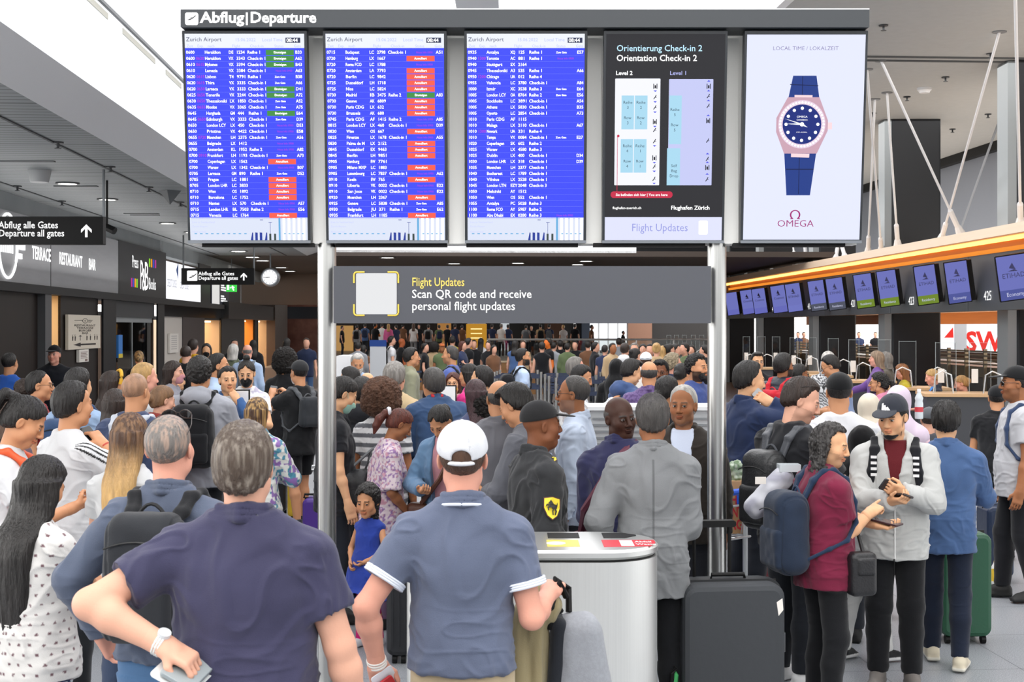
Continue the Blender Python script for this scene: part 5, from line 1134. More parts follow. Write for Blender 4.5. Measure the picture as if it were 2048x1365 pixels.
e = empty('white_cabinet', (X_(672, 150), Y_(150), 0), 0, 'plain white cabinet standing right behind the left board post', 'cabinet'); MB().rbox(0, .20, 0, .6, 0, 1.72, .02, 'y').build('body', M_whiteplastic, e); MB().box(.16, .17, -.02, 0, .8, 1.0).build('handle', M_steel, e)
# glass balustrade in front of the upper floor
e = empty('glass_balustrade', (X_(975, 58), 46.4, .7), 0, 'glass balustrade with pale handrail in front of the far raised floor', 'balustrade'); Lb = 445/58
MB().tube([(0, 0, .98), (Lb, 0, .98)], .035, 8).build('handrail', mat('rail_pale', '#c9cccd', .4), e); MB().box(0, Lb, -.006, .006, -.6, .95).build('pane', glass('balustrade_glass', (.86, .88, .86), .3), e)
m_ = MB()
for q in np.linspace(0, Lb, 7): m_.box(q-.02, q+.02, -.02, .02, -.7, .96)
m_.build('post', M_steel, e)
# far wall: lit windows and shop fronts
box_s('window_3', 9.4, 11.74, 81.7, 81.9, .7, 3.6, emis('far_daylight', '#eef3f8', 1.15)); m_ = MB()
for q in np.linspace(9.4, 11.74, 5): m_.box(q-.04, q+.04, 81.6, 81.72, .7, 3.6)
struct(m_.build('trim_40', M_grey))
box_s('trim_41', 11.74, 13.2, 81.3, 81.7, .7, 4, mat('terracotta_pier', '#8a6450', .7)); box_s('trim_42', 8.9, 9.4, 81.2, 81.7, .7, 4, mat('navy_pier', '#27303f', .6))
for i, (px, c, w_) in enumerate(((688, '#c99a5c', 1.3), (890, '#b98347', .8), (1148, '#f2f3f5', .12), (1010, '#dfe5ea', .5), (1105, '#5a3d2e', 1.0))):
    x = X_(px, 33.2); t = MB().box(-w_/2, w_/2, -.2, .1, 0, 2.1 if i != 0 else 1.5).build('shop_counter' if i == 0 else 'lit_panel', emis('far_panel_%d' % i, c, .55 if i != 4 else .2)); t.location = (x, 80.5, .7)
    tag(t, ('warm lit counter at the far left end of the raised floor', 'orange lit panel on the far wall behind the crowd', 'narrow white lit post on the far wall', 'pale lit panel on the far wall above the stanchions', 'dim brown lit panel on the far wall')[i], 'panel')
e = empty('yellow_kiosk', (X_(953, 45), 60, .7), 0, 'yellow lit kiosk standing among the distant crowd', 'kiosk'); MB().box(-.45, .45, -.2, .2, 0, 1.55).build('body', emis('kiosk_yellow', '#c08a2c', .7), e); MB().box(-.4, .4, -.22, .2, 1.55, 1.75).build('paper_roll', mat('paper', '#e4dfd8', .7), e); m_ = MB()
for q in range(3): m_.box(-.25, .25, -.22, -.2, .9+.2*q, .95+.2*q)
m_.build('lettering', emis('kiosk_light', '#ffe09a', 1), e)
for px, s in ((880, 60), (1130, 62), (1060, 64)):
    e = empty('far_counter', (X_(px, s), FPX/s, 0), 0, {880: 'low warm lit counter behind the distant queue, left of the posts', 1130: 'orange lit counter with goods behind the barrier posts', 1060: 'cream counter behind the man with the black backpack'}[px], 'counter'); MB().box(-.9, .9, 0, .5, 0, 1.0).build('body', mat('counter_warm', '#c2945f', .6, noise=(6, '#8a5f38')), e); MB().box(-.95, .95, -.04, .54, 1.0, 1.04).build('top', mat('counter_top', '#d9c6a8', .5), e)
# lamps of the far, dark end, then added area lights
def area(loc, sx, sy, pw, col, rot=(0, 0, 0)):
    l = bpy.data.lights.new('lamp', 'AREA'); l.shape = 'RECTANGLE'; l.size = sx; l.size_y = sy; l.energy = pw; l.color = col; o = bpy.data.objects.new('ceiling_lamp_light', l); COL.objects.link(o); o.location = loc; o.rotation_euler = rot; return o
area(HW(0, 62, 4.0), 10, 16, 260, (1, .9, .8)); area(HW(-2, 44, 4.0), 8, 6, 120, (1, .92, .84))
area((12.6, 33, 4.05), 5, 44, 520, (1, .98, .95), (math.pi, 0, 0)); area(HW(-5.86, 20, 2.8), .25, 32, 130, (1, .98, .96), (math.pi, .62, THETA)); area((12.6, 32, 1.75), 2.0, 30, 300, (1, .82, .6), (math.pi, 0, 0)); area(HW(9.5, 24, 7.15), 6, 40, 900, (1, .98, .96));  # unseen lights added to brighten ceilings, wood soffit and canopy edge
# ------------------------------------------------------------------ the departure board
S0 = 350.0; YB = Y_(S0)
bx = lambda px: X_(px, S0); bz = lambda py: Z_(py, S0)
M_panelw = mat('board_panel_white', '#f0f0ec', .5)
stand = empty('departure_board_stand', (0, YB, 0), 0, 'steel two-post stand that carries the row of departure screens', 'board stand')
for px0, px1 in ((629.5, 667), (1421, 1459)):
    c = (bx(px0)+bx(px1))/2; r = (px1-px0)/S0/2
    MB().lathe([(r, 0), (r, bz(484)), (.01, bz(484))], (c, .12, 0), 32).build('post', M_steel, stand, True); MB().lathe([(.17, 0), (.17, .02), (.06, .03)], (c, .12, 0), 32).build('base_plate', M_steel, stand, True)
MB().box(bx(378), bx(1722), .10, .20, bz(488), bz(40)).build('back_panel', M_panelw, stand)
for a in (622, 897, 1172, 1449): MB().box(bx(a), bx(a+33), .085, .10, bz(486), bz(70)).build('upright', mat('upright_white', '#f4f4f0', .5), stand)
for a in (400, 668, 932, 1188, 1470): MB().box(bx(a), bx(a+225), .05, .11, bz(493), bz(485)).build('cable_tray', M_black, stand)
m_ = MB()
for c in (499, 774, 1051, 1327, 1597): m_.tube([(bx(c-3), .0, bz(76)), (bx(c), .08, bz(66)), (bx(c+8), .03, bz(66)), (bx(c+30), -.03, bz(75))], .006, 6)
m_.build('cable', mat('cable_grey', '#c2c4c4', .4), stand)
hd = empty('departure_header_sign', (bx(375), YB-.06, bz(67)), 0, 'long dark header sign reading Abflug Departure across the board', 'sign')
W_, H_ = (1724-375)/S0, (67-32)/S0
MB().rbox(0, W_, -.10, .12, 0, H_, .004, 'y').build('sign_box', mat('header_grey', '#35393d', .5), hd)
MB().box(0, W_, -.10, .12, H_, H_+.006).build('top_edge', mat('header_edge', '#e8e8ea', .4), hd)
u = lambda px: (px-375)/S0
MB().rbox(u(384), u(409.5), -.104, -.1, .012, .082, .012, 'y').build('pictogram_tile', emis('header_white', '#ffffff', 1.3), hd)
m_ = MB(); [m_.add([(q[0], -.106, q[1]) for q in pl], [tuple(range(len(pl)))]) for pl in plane_icon(u(386), .02, .062)]; m_.build('pictogram', M_bezel, hd)
m_ = MB()
for tx, a, b in (('Abflug', 414, 500), ('Departure', 511, 641)):
    V, F_ = glyphs(tx, .028); m_.text(tx, u(a), .026, .085, -.104, 'l', .028, (u(b)-u(a))/V[:, 0].max()/.085)
m_.box(u(503), u(506.5), -.105, -.1, .012, .082); m_.build('lettering', emis('header_white', '#ffffff', 1.3), hd)
# rows of the three lists: time|expected|city|airline|number|check-in|status|gate
L1 = """0600||Heraklion|DE|1234|Reihe 1|E|B33
0600|0620|Heraklion|VX|3343|Check-in 1|E|A62
0610|0615|Mykonos|VX|3394|Check-in 1|E|B43
0610||Lamezia|VX|3384|Check-in 1|N|A63
0620|0615|Lisbon|T4|9791|Reihe 1|Z|B38
0620|0615|Thira|VX|3335|Check-in 1|Z|A66
0620|0650|Larnaca|VX|3333|Check-in 1|E|D41
0625|0650|Tenerife|VX|2244|Check-in 1|E|A72
0630|0650|Thessaloniki|LX|1850|Check-in 1|Z|A52
0635|0655|Rhodos|VX|3365|Check-in 1|Z|A75
0645||Hurghada|GM|444|Reihe 1|E|E64
0645|0650|Edinburgh|VX|3333|Check-in 1|Z|D39
0650||London LCY|LX|450|Check-in 1|N|D53
0650||Pristina|VX|4422|Check-in 1|N|E58
0655|0720|Muenchen|LH|2375|Check-in 1|Z|A56
0655||Belgrade|LX|1412||N|
0700||Amsterdam|KL|1952|Reihe 2|N|A82
0700|0910|Frankfurt|LH|1193|Check-in 1|Z|A73
0700||Copenhagen|LX|1562||A|
0700||Warsaw|LX|1342|Check-in 1|N|B07
0705||Larnaca|GM|890|Reihe 1|Z|D52
0705||Prague|LC|1881||A|
0705||London LHR|LC|3833||A|
0710||Wien|OS|1892||A|
0710||Barcelona|LC|1752||A|
0710||Nantes|LX|570|Check-in 1|N|A57
0715||London LHR|BL|7503|Reihe 2|N|E56
0715||Venezia|LC|1764||A|"""
L2 = """0715||Budapest|LC|2798|Check-in 1|N|A51
0720||Hamburg|LX|1667||A|
0720||Roma FCO|LC|1788||N|
0720||Amsterdam|LA|7793||A|
0720||Berlin|LC|9842||A|
0725||Dusseldorf|LH|1718||A|
0725||Nice|LC|5824||A|
0730||Madrid|IB|3475|Reihe 2|E|A83
0730||Geneve|AK|6809||A|
0730||Paris CDG|LX|632||A|
0730||Brussels|AK|680||A|
0745||Paris CDG|AF|1415|Reihe 2|N|A85
0815||London LCY|LX|460|Check-in 1|N|D39
0820||Wien|OS|667||A|
0825||Firenze|LX|1678|Check-in 1|N|A55
0830||Palma de M|LX|2152||A|
0845||Dusseldorf|EX|9463||A|
0845||Berlin|LH|9851||A|
0905||Hamburg|EW|7761|||
0905||Milano MXP|LC|1883||A|
0905||Luxembourg|LC|7837|Check-in 1|N|A62
0910||Koeln|EW|765||A|
0910||Liberia|VK|0022|Check-in 1|N|E22
0910||San Jose|VK|0022|Check-in 1|N|E22
0920||Muenchen|LH|2367||A|
0925||Geneve|LC|5838|Check-in 1|Z|A85
0930||Belgrade|JU|371|Reihe 1|Z|E62
0935||Frankfurt|LH|1185||A|"""
L3 = """0935||Antalya|XQ|125|Reihe 1|Z|E57
0940|1300|Toronto|AC|881|Reihe 1|N|
0940||Stuttgart|SX|2164|||
0945||Thessaloniki|A3|535|Reihe 1||A66
0950|1200|Chicago|UA|012|Reihe 4||
0955||Valencia|LC|3780|Check-in 1||A84
1000||Izmir|XC|3538|Reihe 3|Z|E64
1005||London LCY|OA|8764|Reihe 2|Z|E56
1005||Stockholm|LC|3891|Check-in 1||A54
1005||Athens|LX|5830|Check-in 1||B35
1005||Oporto|LC|2854|Check-in 1||A73
1010||Paris CDG|AF|1115|||
1010||Malaga|LX|2110|Check-in 1||A67
1010|1300|Newark|UA|331|Reihe 4||
1010||Tampa|VX|0084|Check-in 1|Z|E27
1020||Copenhagen|SK|602|Reihe 2||
1025||Warsaw|LX|4580|Reihe 3||
1025||Dublin|LX|400|Check-in 1||D34
1030||London LHR|LX|318|Check-in 1||D39
1035||Muenchen|LH|2377|Check-in 1||
1040||Bucharest|LC|1789|Check-in 1||
1040||Vilnius|LX|2528|Check-in 1||
1045||London LTN|EZY|2048|Check-in 3||
1050||Helsinki|AY|1512|||
1050||Wien|OS|552|Check-in 1||
1055||Antalya|PC|5028|Reihe 3||
1100||Roma FCO|AY|5987|Reihe 2||
1100||Abu Dhabi|EX|0280|Reihe 3|N|"""
TILT = math.radians(7.0)
def display(name, px0, px1, label, cat, bez='screen_bezel'):
    s = 348.5; w_ = (px1-px0)/s; e = empty(name, (X_(px0, s), YB+.02, Z_(487, s)), 0, label, cat, rot=(TILT, 0, 0)); h_ = (487-70)/s
    MB().rbox(0, w_, 0, .07, 0, h_, .006, 'y').build('housing', M_bezel, e, bevel=.003)
    MB().box(0, w_, -.004, 0, 0, .016).build('lower_edge', mat('bezel_silver', '#8b9096', .35, .5), e)
    return e, w_, h_, 1/s
EW_ = emis('text_white', '#ffffff', 1.15); E_blue = emis('list_blue', '#3d49f2', .95); E_hdr = emis('list_header', '#eef2ff', .82); E_red = emis('status_red', '#ee5a4a', .95); E_green = emis('status_green', '#458f45', .85); E_mag = emis('text_magenta', '#b43cd0', .85); E_lbl = emis('header_label', '#aab4e6', 1.0); E_line = emis('row_line', '#6672f6', .95); E_ink = emis('header_ink', '#39405f', .7)
for (px0, px1, rows, lb) in ((377, 622, L1, 'first blue departure screen from the left with earliest flights'), (653, 896, L2, 'second blue departure screen, many red cancelled flights'), (930, 1172, L3, 'third blue departure screen with later flights, mostly unmarked')):
    e, w_, h_, q = display('departure_screen', px0, px1, lb, 'departure screen'); H = lambda py: h_-(py-70)*q; y = -.003
    MB().box(5.5*q, w_-5.5*q, y, 0, H(436), H(104)).build('list_background', E_blue, e)
    MB().box(5.5*q, w_-5.5*q, y, 0, H(104), H(76.5)).build('header_band', E_hdr, e)
    m = MB().text('Zurich Airport', 8*q, H(91), 11*q, y-.001, 'l', 0, 1.05); m.build('airport_name', E_ink, e)
    m = MB().text('15.06.2022', 104*q, H(91), 9.2*q, y-.001); m.text('Local Time', 157*q, H(91), 9*q, y-.001)
    for tx, x in (('Zeit', 9), ('Exp.', 30), ('nach', 50), ('Flight', 98), ('Check-in', 133), ('Status', 181), ('Gate', 219)): m.text(tx, x*q, H(102.5), 7.4*q, y-.001)
    m.build('column_heading', E_lbl, e)
    MB().box(203*q, 232*q, y-.001, y, H(94), H(84)).build('clock_box', E_ink, e); MB().text('08:44', 205*q, H(92.3), 10*q, y-.002, 'l', .02, 1.0).build('clock_digits', EW_, e)
    mw, mm, mr, mg, ml = MB(), MB(), MB(), MB(), MB()
    for i, ln in enumerate(rows.split('\n')):
        f = ln.split('|'); yy = H(115.0+11.82*i); sz = 8.6*q
        for tx, x, o in ((f[0], 7.5, 0), (f[2], 44, 0), (f[3], 91, 0), (f[4], 106, 0), (f[5], 127.5, 0), (f[7], 221.5, 0)):
            if tx: mw.text(tx, x*q, yy, sz, y-.0015, 'l', .018, sum(4.15 if ch.isdigit() else 4.6 if ch.isupper() else 3.3 for ch in tx)/max(glyphs(tx, .018)[0][:, 0].max()*8.6, .1))
        if f[1]: mm.text(f[1], 26.5*q, yy, sz, y-.0015, 'l', .01, 16/(glyphs(f[1], .01)[0][:, 0].max()*8.6))
        st = f[6]
        if st in ('A', 'E'):
            b = mr if st == 'A' else mg; b.box(164*q, 219*q, y-.001, y, yy-2.6*q, yy+7.6*q); mw.text('Annulliert' if st == 'A' else 'Einsteigen', 191.5*q, yy+.6*q, 6.4*q, y-.002, 'c', .02, .95)
        elif st == 'Z': mw.text('Zum Gate', 191*q, yy+.8*q, 5.2*q, y-.002, 'c', .03, .95)
        elif st == 'N': mm.text('Neue Info 0900', 199*q, yy+.8*q, 5.4*q, y-.002, 'c', .0, .95)
        ml.box(8*q, w_-7*q, y-.0006, y, yy-3.7*q, yy-3.2*q)
    mw.build('list_text', EW_, e); mm.build('changed_time', E_mag, e); ml.build('row_line', E_line, e)
    if mr.V: mr.build('cancelled_mark', E_red, e)
    if mg.V: mg.build('boarding_mark', E_green, e)
    MB().box(5.5*q, w_-5.5*q, y, 0, H(481), H(436)).build('picture_strip', emis('strip_pale', '#dfe6f8', .8), e)
    m = MB(); m2 = MB(); m3 = MB()
    for i in range(5): m.box((190+10*i)*q, (195+10*i)*q, y-.0008, y, H(481), H(437))
    m.build('pale_stripe', emis('strip_white', '#ffffff', 1.15), e)
    for i, x in enumerate((126, 135, 144, 154)): m2.add([((x)*q, y-.001, H(481)), ((x+5)*q, y-.001, H(481)), ((x+5)*q, y-.001, H(466)), ((x+(3 if i % 3 == 0 else 0))*q, y-.001, H(465.5))], [(0, 1, 2, 3)])
    m2.box(165*q, 165.7*q, y-.001, y, H(468), H(446)).box(162*q, 169*q, y-.001, y, H(446), H(445)).box(145*q, 151*q, y-.001, y, H(441), H(440)); m2.build('tower_shape', emis('strip_navy', '#2a3f9c', .8), e)
    for x in (163, 172.5): m3.box(x*q, (x+4)*q, y-.001, y, H(481), H(468))
    m3.build('dark_block', emis('strip_dark', '#3d4a48', .8), e); MB().box(182*q, 185.5*q, y-.001, y, H(481), H(436)).build('teal_mast', emis('strip_teal', '#5aa0cf', .95), e)
    m = MB()
    for i in range(10): m.box((14+11*i)*q, (19+11*i)*q, y-.001, y, H(469), H(467))
    for i in range(5): m.box((192+9*i)*q, (196+9*i)*q, y-.001, y, H(469), H(467))
    m.build('teal_dashes', emis('strip_teal', '#5aa0cf', .95), e)
    m = MB().text('Live in Switzerland', 10*q, H(447), 6*q, y-.001).text('Zurich Airport', 10*q, H(455), 5*q, y-.001).text('Next arrival', 10*q, H(466), 5.5*q, y-.001).build('strip_text', emis('strip_text', '#b9c0ea', 1.0), e)
# orientation screen
e, w_, h_, q = display('orientation_screen', 1204, 1447, 'dark orientation screen with two floor plans, fourth panel of the board', 'information screen'); H = lambda py: h_-(py-70)*q; U = lambda px: (px-1204)*q; y = -.003
MB().box(5*q, w_-5*q, y, 0, H(435), H(77)).build('dark_background', emis('orient_dark', '#2b2b2f', .9), e)
MB().text('Orientierung Check-in 2', U(1229), H(110), 17.2*q, y-.001, 'l', .006, 1.0*168/ (glyphs('Orientierung Check-in 2', .006)[0][:, 0].max()*17.2)).build('title', emis('orient_cyan', '#b4dcf6', 1.1), e)
MB().text('Orientation Check-in 2', U(1229), H(129), 17.2*q, y-.001, 'l', .012, 158/(glyphs('Orientation Check-in 2', .012)[0][:, 0].max()*17.2)).text('Level 2', U(1228), H(156), 11*q, y-.001, 'l', .02, 33/(glyphs('Level 2', .02)[0][:, 0].max()*11)).text('Flughafen Zürich', U(1340), H(420), 11*q, y-.001, 'l', .02, 77/(glyphs('Flughafen Zürich', .02)[0][:, 0].max()*11)).text('flughafen-zuerich.ch', U(1224), H(419), 7*q, y-.001, 'l', .01, 57/(glyphs('flughafen-zuerich.ch', .01)[0][:, 0].max()*7)).build('title_text', EW_, e)
MB().text('Level 1', U(1334), H(156), 11*q, y-.001, 'l', .008, 32/(glyphs('Level 1', .008)[0][:, 0].max()*11)).build('level_label', emis('orient_lilac', '#a9aee4', 1.0), e)
MB().rbox(U(1227), U(1316), y-.001, y, H(372), H(163), 1.5*q, 'y').build('floor_plan', emis('plan_white', '#f3f4fe', .82), e); MB().rbox(U(1333), U(1420), y-.001, y, H(372), H(164), 1.5*q, 'y').build('floor_plan', emis('plan_lilac', '#b9bde4', .95), e)
m = MB()
for a, b, c, d in ((1240, 1264.5, 262, 196), (1266, 1291, 262, 196), (1239, 1263.5, 347, 281), (1265, 1290, 347, 281), (1334, 1358.5, 291, 196), (1331, 1357, 372, 299)): m.box(U(a), U(b), y-.002, y, H(c), H(d))
m.build('check_in_row', emis('plan_cyan', '#9fcbe0', .95), e); m = MB()
for x, r1, z in ((1252, '3', 212), (1278, '2', 212), (1252, '4', 297), (1277, '1', 297)):
    for tx, d in (('Reihe', 0), (r1, 10), ('Row', 30), (r1, 40)): m.text(tx, U(x), H(z+d), 8*q, y-.003, 'c', 0, 1)
for tx, z in (('Reihe', 226), ('5', 236), ('Row', 256), ('5', 266), ('Self', 336), ('Bag', 346), ('Drop', 356)): m.text(tx, U(1345), H(z), 8*q, y-.003, 'c', 0, 1)
m.build('plan_text', emis('plan_ink', '#3c5568', .6), e); m = MB(); m2 = MB()
for x, zs in ((1306, (178, 199, 219, 247, 263, 285, 318, 335, 359)), (1411, (178, 197, 216, 245, 284, 320, 337, 360))):
    for i, z in enumerate(zs):
        if i % 3 == 0: m.box(U(x-4), U(x-2.5), y-.002, y, H(z+5), H(z-5)).box(U(x+2.5), U(x+4), y-.002, y, H(z+5), H(z-5)).box(U(x-1.5), U(x+1.5), y-.002, y, H(z+4), H(z-2))
        else: m.tube([(U(x-3), y-.002, H(z+4)), (U(x), y-.002, H(z)), (U(x+2), y-.002, H(z-4))], .8*q, 4).box(U(x), U(x+3), y-.002, y, H(z+1), H(z))
        zz = z+8 if x < 1400 else z-9; sg = -1 if x < 1400 else 1
        if i != 4: m2.add([(U(x-3.5), y-.002, H(zz)), (U(x+3.5), y-.002, H(zz)), (U(x), y-.002, H(zz-sg*3.2))], [(0, 1, 2)])
m.build('plan_icons', emis('plan_black', '#202226', .6), e); m2.build('plan_arrows', emis('plan_blue', '#4a4fd8', .9), e)
E_crim = emis('plan_red', '#c02c48', .9); MB().rbox(U(1220), U(1343), y-.002, y, H(397), H(384), 6*q, 'y').box(U(1232), U(1233), y-.0022, y, H(385), H(275)).lathe([(.0005, 0), (2.6*q, 0), (2.6*q, .001)], (U(1234), y-.002, H(275)), 14, 'y').build('position_marker', E_crim, e)
MB().text('Sie befinden sich hier | You are here', U(1230), H(393), 7*q, y-.003, 'l', .01, 103/(glyphs('Sie befinden sich hier | You are here', .01)[0][:, 0].max()*7)).build('marker_text', EW_, e)
MB().box(5*q, w_-5*q, y, 0, H(481), H(435)).build('lower_band', emis('orient_band', '#dfe2fb', .82), e); MB().text('Flight Updates', U(1262), H(463), 22*q, y-.001, 'l', -.005, 112/(glyphs('Flight Updates', -.005)[0][:, 0].max()*22)).build('band_text', emis('band_lilac', '#8a90d6', .9), e)
MB().rbox(U(1396), U(1414), y-.001, y, H(470), H(442), 3*q, 'y').build('phone_picture', emis('band_phone', '#f7f8ff', 1.15), e)
# watch advertisement
e, w_, h_, q = display('advert_screen', 1480, 1722, 'bright advertising screen with a blue wristwatch, rightmost panel of the board', 'advert screen'); H = lambda py: h_-(py-70)*q; U = lambda px: (px-1480)*q; y = -.003
MB().box(5*q, w_-5*q, y, 0, H(480), H(78)).build('bright_background', emis('ad_pale', '#dfe3fb', .86), e)
MB().text('LOCAL TIME / LOKALZEIT', U(1535.5), H(108), 10.5*q, y-.001, 'l', -.004, 129/(glyphs('LOCAL TIME / LOKALZEIT', -.004)[0][:, 0].max()*10.5)).build('headline', emis('ad_mauve', '#8b84ae', .8), e)
E_mgt = emis('ad_magenta', '#a32070', .8); V_, _f = glyphs('OMEGA', -.006)
m = MB().text('OMEGA', U(1552), H(454), 19*q, y-.001, 'l', -.006, 73/(V_[:, 0].max()*19))
m.tube([(U(1587.5+9*math.sin(t)*1.0), y-.001, H(430.5+8.8*math.cos(t))) for t in np.linspace(.62, 2*math.pi-.62, 26)], [.8*q+.7*q*abs(math.sin(t)) for t in np.linspace(.62, 2*math.pi-.62, 26)], 4).box(U(1578), U(1584), y-.002, y, H(439), H(437.4)).box(U(1591.5), U(1597.5), y-.002, y, H(439), H(437.4)); m.build('brand_lettering', E_mgt, e)
wa = lambda zx, zy: (U(1520+zx/4.0125), H(140+zy/4.0125))
def poly(pts, yy): return MB().add([(*wa(*p)[:1], yy, wa(*p)[1]) for p in pts], [tuple(range(len(pts)))])
poly([(228, 70), (412, 70), (438, 240), (195, 240)], y-.001).build('watch_strap', emis('ad_navy', '#24408f', .75), e); poly([(172, 680), (425, 680), (385, 1010), (197, 1010)], y-.001).build('watch_strap', emis('ad_navy', '#24408f', .75), e)
m = poly([(205, 135), (428, 145), (428, 152), (205, 142)], y-.0015); m.add([(wa(*p)[0], y-.0015, wa(*p)[1]) for p in ((300, 75), (306, 75), (306, 230), (300, 230))], [(0, 1, 2, 3)]).add([(wa(*p)[0], y-.0015, wa(*p)[1]) for p in ((188, 800), (408, 800), (408, 808), (188, 808))], [(0, 1, 2, 3)]).add([(wa(*p)[0], y-.0015, wa(*p)[1]) for p in ((290, 690), (296, 690), (296, 1000), (290, 1000))], [(0, 1, 2, 3)]); m.build('strap_crease', emis('ad_navy_dark', '#16265c', .7), e)
poly([(190, 238), (440, 238), (512, 420), (512, 500), (430, 680), (170, 680), (103, 510), (103, 400)], y-.0018).build('watch_case', emis('ad_rose', '#c9a2b2', .85), e)
poly([(242, 220), (384, 222), (384, 240), (242, 238)], y-.0022).add([(wa(*p)[0], y-.0022, wa(*p)[1]) for p in ((226, 680), (372, 682), (370, 712), (226, 708))], [(0, 1, 2, 3)]).add([(wa(*p)[0], y-.0022, wa(*p)[1]) for p in ((512, 435), (545, 435), (545, 490), (512, 490))], [(0, 1, 2, 3)]).build('watch_lug', emis('ad_lug', '#e9cdd2', .95), e)
cx_, cz_ = wa(306, 450); R_ = 1/4.0125*q
def disc(r, yy, n=40): return MB().add([(cx_+r*R_*.985*math.cos(t), yy, cz_+r*R_*math.sin(t)) for t in np.linspace(0, 2*math.pi, n, endpoint=False)], [tuple(range(n))])
disc(190, y-.0026).build('watch_bezel', emis('ad_bezel', '#d9c4d6', .95), e); disc(156, y-.003).build('watch_dial', emis('ad_dial', '#1b2f86', .7), e); m = MB()
for i in range(44):
    t = 2*math.pi*i/44; m.add([(cx_+(172*math.cos(t)+9*math.cos(k))*R_, y-.003, cz_+(172*math.sin(t)+9*math.sin(k))*R_) for k in np.linspace(0, 6.283, 8, endpoint=False)], [tuple(range(8))])
for i in range(12):
    t = 2*math.pi*i/12; m.add([(cx_+(126*math.cos(t)+13*math.cos(k))*R_, y-.0034, cz_+(126*math.sin(t)+13*math.sin(k))*R_) for k in np.linspace(0, 6.283, 8, endpoint=False)], [tuple(range(8))])
for a, b, wd in ((178, 118, 7), (162, 146, 5), (-28, 52, 9)):
    t = math.radians(a); d = (math.cos(t), math.sin(t)); m.add([(cx_-d[1]*wd*R_, y-.0038, cz_+d[0]*wd*R_), (cx_+d[1]*wd*R_, y-.0038, cz_-d[0]*wd*R_), (cx_+d[0]*b*R_, y-.0038, cz_+d[1]*b*R_)], [(0, 1, 2)])
m.add([(cx_+17*R_*math.cos(k), y-.004, cz_+17*R_*math.sin(k)) for k in np.linspace(0, 6.283, 12, endpoint=False)], [tuple(range(12))]); m.text('OMEGA', cx_, cz_+52*R_, 22*R_, y-.0036, 'c', .0, 1.1).text('Constellation', cx_, cz_+30*R_, 18*R_, y-.0036, 'c', 0, .9).text('CO-AXIAL', cx_, cz_-66*R_, 12*R_, y-.0036, 'c', 0, 1.6); m.build('watch_marker', EW_, e)
# flight updates panel between the posts
P0 = empty('flight_updates_sign', (bx(668), YB-.02, bz(647)), 0, 'grey sign between the posts reading Flight Updates with yellow corner brackets', 'sign'); W_, H_ = (1421-668)/S0, (647-533)/S0; q = 1/S0
MB().rbox(0, W_, 0, .08, 0, H_, .004, 'y').build('panel', mat('sign_grey', '#4b4d54', .55), P0); U = lambda px: (px-668)*q; H = lambda py: H_-(py-533)*q
MB().rbox(U(713), U(794), -.003, 0, H(629), H(547), .008, 'y').build('white_square', emis('square_white', '#f2f3f5', .72), P0); m = MB()
for sx_, sz_ in ((0, 0), (1, 0), (0, 1), (1, 1)):
    x0, x1 = (707, 730) if sx_ == 0 else (799, 776); z0, z1 = (543, 567) if sz_ == 0 else (633, 609); dx = 1 if sx_ == 0 else -1; dz = 1 if sz_ == 0 else -1
    pts = [(U(x0+dx*1.7), H(z1)), (U(x0+dx*1.7), H(z0+dz*8))]+[(U(x0+dx*(8-6.3*math.cos(t))), H(z0+dz*(8-6.3*math.sin(t)))) for t in np.linspace(.2, 1.37, 5)]+[(U(x0+dx*8), H(z0+dz*1.7)), (U(x1), H(z0+dz*1.7))]
    m.tube([(p[0], -.002, p[1]) for p in pts], 1.7*q, 6)
m.build('corner_bracket', mat('bracket_yellow', '#f0cf52', .5), P0); MB().text('Flight Updates', U(824), H(572.5), 24*q, -.003, 'l', .008, 105/(glyphs('Flight Updates', .008)[0][:, 0].max()*24)).build('title', mat('title_yellow', '#f2d264', .5), P0)
m = MB()
for tx, z, w2 in (('Scan QR code and receive', 596.5, 239), ('personal flight updates', 620.5, 206)): m.text(tx, U(824), H(z), 24*q, -.003, 'l', .008, w2/(glyphs(tx, .008)[0][:, 0].max()*24))
m.build('lettering', mat('letter_plain_white', '#f6f6f6', .5), P0)
# ------------------------------------------------------------------ bin, luggage, carts
def box_thing(name, px0, px1, s, z0, z1, dep, col, label, cat, rz=0, r=.04, rough=.4, ribs=0, group=None):
    """hard-shell suitcase: shell, ribs, wheels, handle"""
    w_ = (px1-px0)/s; e = empty(name, (X_(px0, s), Y_(s), 0), math.radians(rz), label, cat, group); m = mat('shell_'+col, col, rough, noise=(5, col), bump=(30, .12))
    o = MB().rbox(0, w_, 0, dep, z0, z1, r, 'y', 5).build('shell', m, e, bevel=min(.03, r*.7)); o.data.polygons.foreach_set('use_smooth', [False]*len(o.data.polygons))
    mm = MB()
    for i in range(ribs): x = w_*(i+1)/(ribs+1); mm.rbox(x-.008, x+.008, -.008, .01, z0+.06, z1-.06, .006, 'y', 2)
    if ribs: mm.build('rib', m, e)
    for x in (.05, w_-.05):
        for y in (.05, dep-.05): MB().lathe([(.01, -.014), (.03, -.014), (.03, .014), (.01, .014)], (x, y, .03), 12, 'x').tube([(x, y, .03), (x, y, z0+.01)], .014, 6).build('wheel', M_black, e)
    MB().tube([(w_*.5-.09, dep*.5, z1-.005), (w_*.5-.085, dep*.5, z1+.03), (w_*.5+.085, dep*.5, z1+.03), (w_*.5+.09, dep*.5, z1-.005)], .011, 8).build('handle', M_black, e)
    MB().box(w_*.02, w_*.98, dep*.5-.004, dep*.5+.004, z0+.02, z1+.003).build('zip_seam', mat('seam_black', '#0b0b0c', .6), e)
    return e, w_
